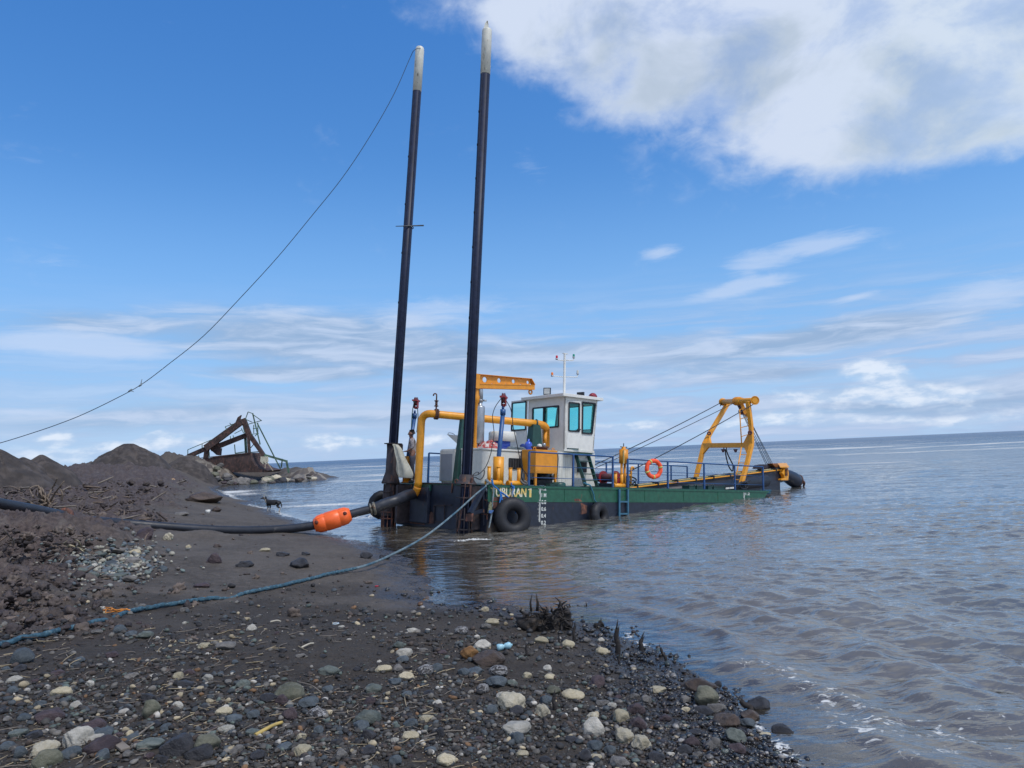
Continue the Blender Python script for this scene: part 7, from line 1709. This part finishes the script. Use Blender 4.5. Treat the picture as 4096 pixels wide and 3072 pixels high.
# uprooted roots on the bank
def roots(label, paths, r, mt, Dd):
    m = MB()
    for P0 in paths:
        pts = [on_y(*ZG(*p), Dd+random.uniform(-.25, .25)) for p in P0]; pts = smooth_pts(pts, 4); n = len(pts); m.tube(pts, [r*(1.1-.7*i/n) for i in range(n)], 7)
    o = m.build('uprooted_roots', mt); recentre(o); return tag(o, label, 'roots')
rp = []
R2 = random.Random(4)
for k in range(34):
    sx, sy = R2.uniform(470, 640), R2.uniform(1130, 1230); an = R2.uniform(1.2, 3.6); l = R2.uniform(70, 190); bend = R2.uniform(-60, 60)
    rp.append([(sx, sy), (sx+l*.4*math.cos(an)+bend*.4, sy-l*.4*math.sin(an)), (sx+l*.75*math.cos(an)+bend, sy-l*.75*math.sin(an)), (sx+l*math.cos(an)+bend*.6, sy-l*math.sin(an)*1.05)])
rp += [[(560, 1120), (600, 1040), (660, 960), (712, 895)], [(520, 1090), (570, 990), (610, 920), (632, 865)], [(480, 1060), (420, 950), (320, 980)], [(440, 1040), (430, 980), (425, 940)], [(680, 1110), (690, 1040), (665, 985)], [(370, 1075), (345, 1030), (328, 985)]]
gp_ = hits([ZG(560, 1210)[0]], [ZG(560, 1210)[1]])[0]
roots('pale tangle of uprooted roots on the muddy bank above the buried pipe', rp, .030, mat('root_pale', (.17, .13, .095), .85, var=.35, scale=8, bump=.4), gp_[1]+.1)
gq = hits([ZG(240, 1060)[0]], [ZG(240, 1060)[1]])[0]; roots('long curved root lying on the bank at the far left', [[(60, 1030), (150, 1010), (240, 1030), (310, 1058)], [(40, 965), (130, 958), (230, 1000)]], .03, mat('root_pale2', (.13, .10, .08), .85, var=.3), gq[1])
gq = hits([ZG(185, 862)[0]], [ZG(185, 862)[1]])[0]; D_ = gq[1]; m = MB(); m.cyl(on_y(*ZG(95, 835), D_+.1), on_y(*ZG(262, 845), D_-.1), .14, .16, 14); o = m.build('log', mat('pale_log', (.20, .16, .11), .85, var=.3, scale=3, bump=.3)); recentre(o); tag(o, 'pale cut log lying on the dark bank at far left', 'log')
gq = hits([ZF(160, 1225)[0]], [ZF(160, 1225)[1]])[0]; D_ = gq[1]; roots('pale forked branch lying by the stones at the left edge', [[(p[0]*2.765/2.212, (p[1]/2.212+100)*2.765) for p in ((-20, 1205), (90, 1200), (190, 1200), (300, 1218))], [(p[0]*2.765/2.212, (p[1]/2.212+100)*2.765) for p in ((60, 1205), (120, 1240), (150, 1290))]], .035, mat('branch_pale', (.24, .19, .14), .85, var=.3), D_)
gq = hits([ZF(640, 1095)[0]], [ZF(640, 1095)[1]])[0]; D_ = gq[1]; roots('pale looped vine lying on the mud above the stone patch', [[(p[0]*2.765/2.212, (p[1]/2.212+100)*2.765) for p in q] for q in (((565, 1050), (620, 1020), (690, 1025), (720, 1080)), ((565, 1050), (640, 1070), (760, 1110)), ((590, 1065), (680, 1085), (740, 1120)))], .018, mat('vine_pale', (.34, .29, .19), .85, var=.3), D_)
# litter
p = hits([ZD(590, 0)[0]], [ZD(0, 782)[1]])[0]; s = np.linalg.norm(p-cC)/FPX/2.212
m = MB(); m.lathe([(0, -62*s), (26*s, -60*s), (30*s, -45*s), (22*s, -8*s), (14*s, 0), (24*s, 10*s), (29*s, 45*s), (20*s, 58*s), (8*s, 64*s), (8*s, 72*s), (0, 72*s)], p+(0, .03, 30*s), bvec((.97, .15, .12)), 18); o = m.build('plastic_bottle', mat('pale_blue_plastic', (.30, .52, .60), .25, var=.15)); recentre(o); tag(o, 'crumpled pale blue plastic bottle behind the brown boulder', 'plastic bottle')
p = hits([ZF(1840, 0)[0]], [ZF(0, 783)[1]])[0]; s = p[1]/FPX/2.212; m = MB(); m.lathe([(0, 0), (15*s, 0), (22*s, 32*s), (20*s, 32*s), (13*s, 3*s), (0, 3*s)], p, (0, 0, 1), 18); o = m.build('plastic_cup', whitep); recentre(o); tag(o, 'white plastic cup standing on the sand behind the pipe', 'cup')
p = hits([ZF(1620, 0)[0]], [ZF(0, 508)[1]])[0]; s = p[1]/FPX/2.212; boat = blob_cloth((p[0], p[1], p[2]), 34*s, 30*s, 28*s, 3, 12).build('plastic_bag', mat('red_plastic', (.40, .02, .04), .5, var=.2)); recentre(boat); tag(boat, 'red plastic bag in the rubbish line below the bank', 'rubbish')
p = hits([ZF(1530, 0)[0]], [ZF(0, 503)[1]])[0]; boat = blob_cloth((p[0], p[1], p[2]), 24*s, 24*s, 26*s, 8, 12).build('plastic_bag', mat('orange_rubbish', (.30, .13, .06), .6, var=.4, col2=(.4, .36, .2), c2=.52, c2scale=9)); recentre(boat); tag(boat, 'orange and tan rubbish heap left of the red bag', 'rubbish')
p = hits([1500], [2348])[0]; m = MB(); m.cyl(p+(0, 0, .01), p+(.055, .0, .014), .012, .008, 8); o = m.build('plastic_tube', mat('red_tube', (.5, .02, .05), .4)); recentre(o); tag(o, 'tiny red plastic tube on the dark sand under the rope', 'litter')
p = hits([ZC(978, 0)[0]], [ZC(0, 104)[1]])[0]; m = MB(); m.torus(p+(0, 0, .008), (0, 0, 1), .036, .006, 22, 6); o = m.build('plastic_ring', mat('pale_ring', (.45, .52, .55), .4)); recentre(o); tag(o, 'pale blue plastic ring lying on the dark gravel', 'litter')
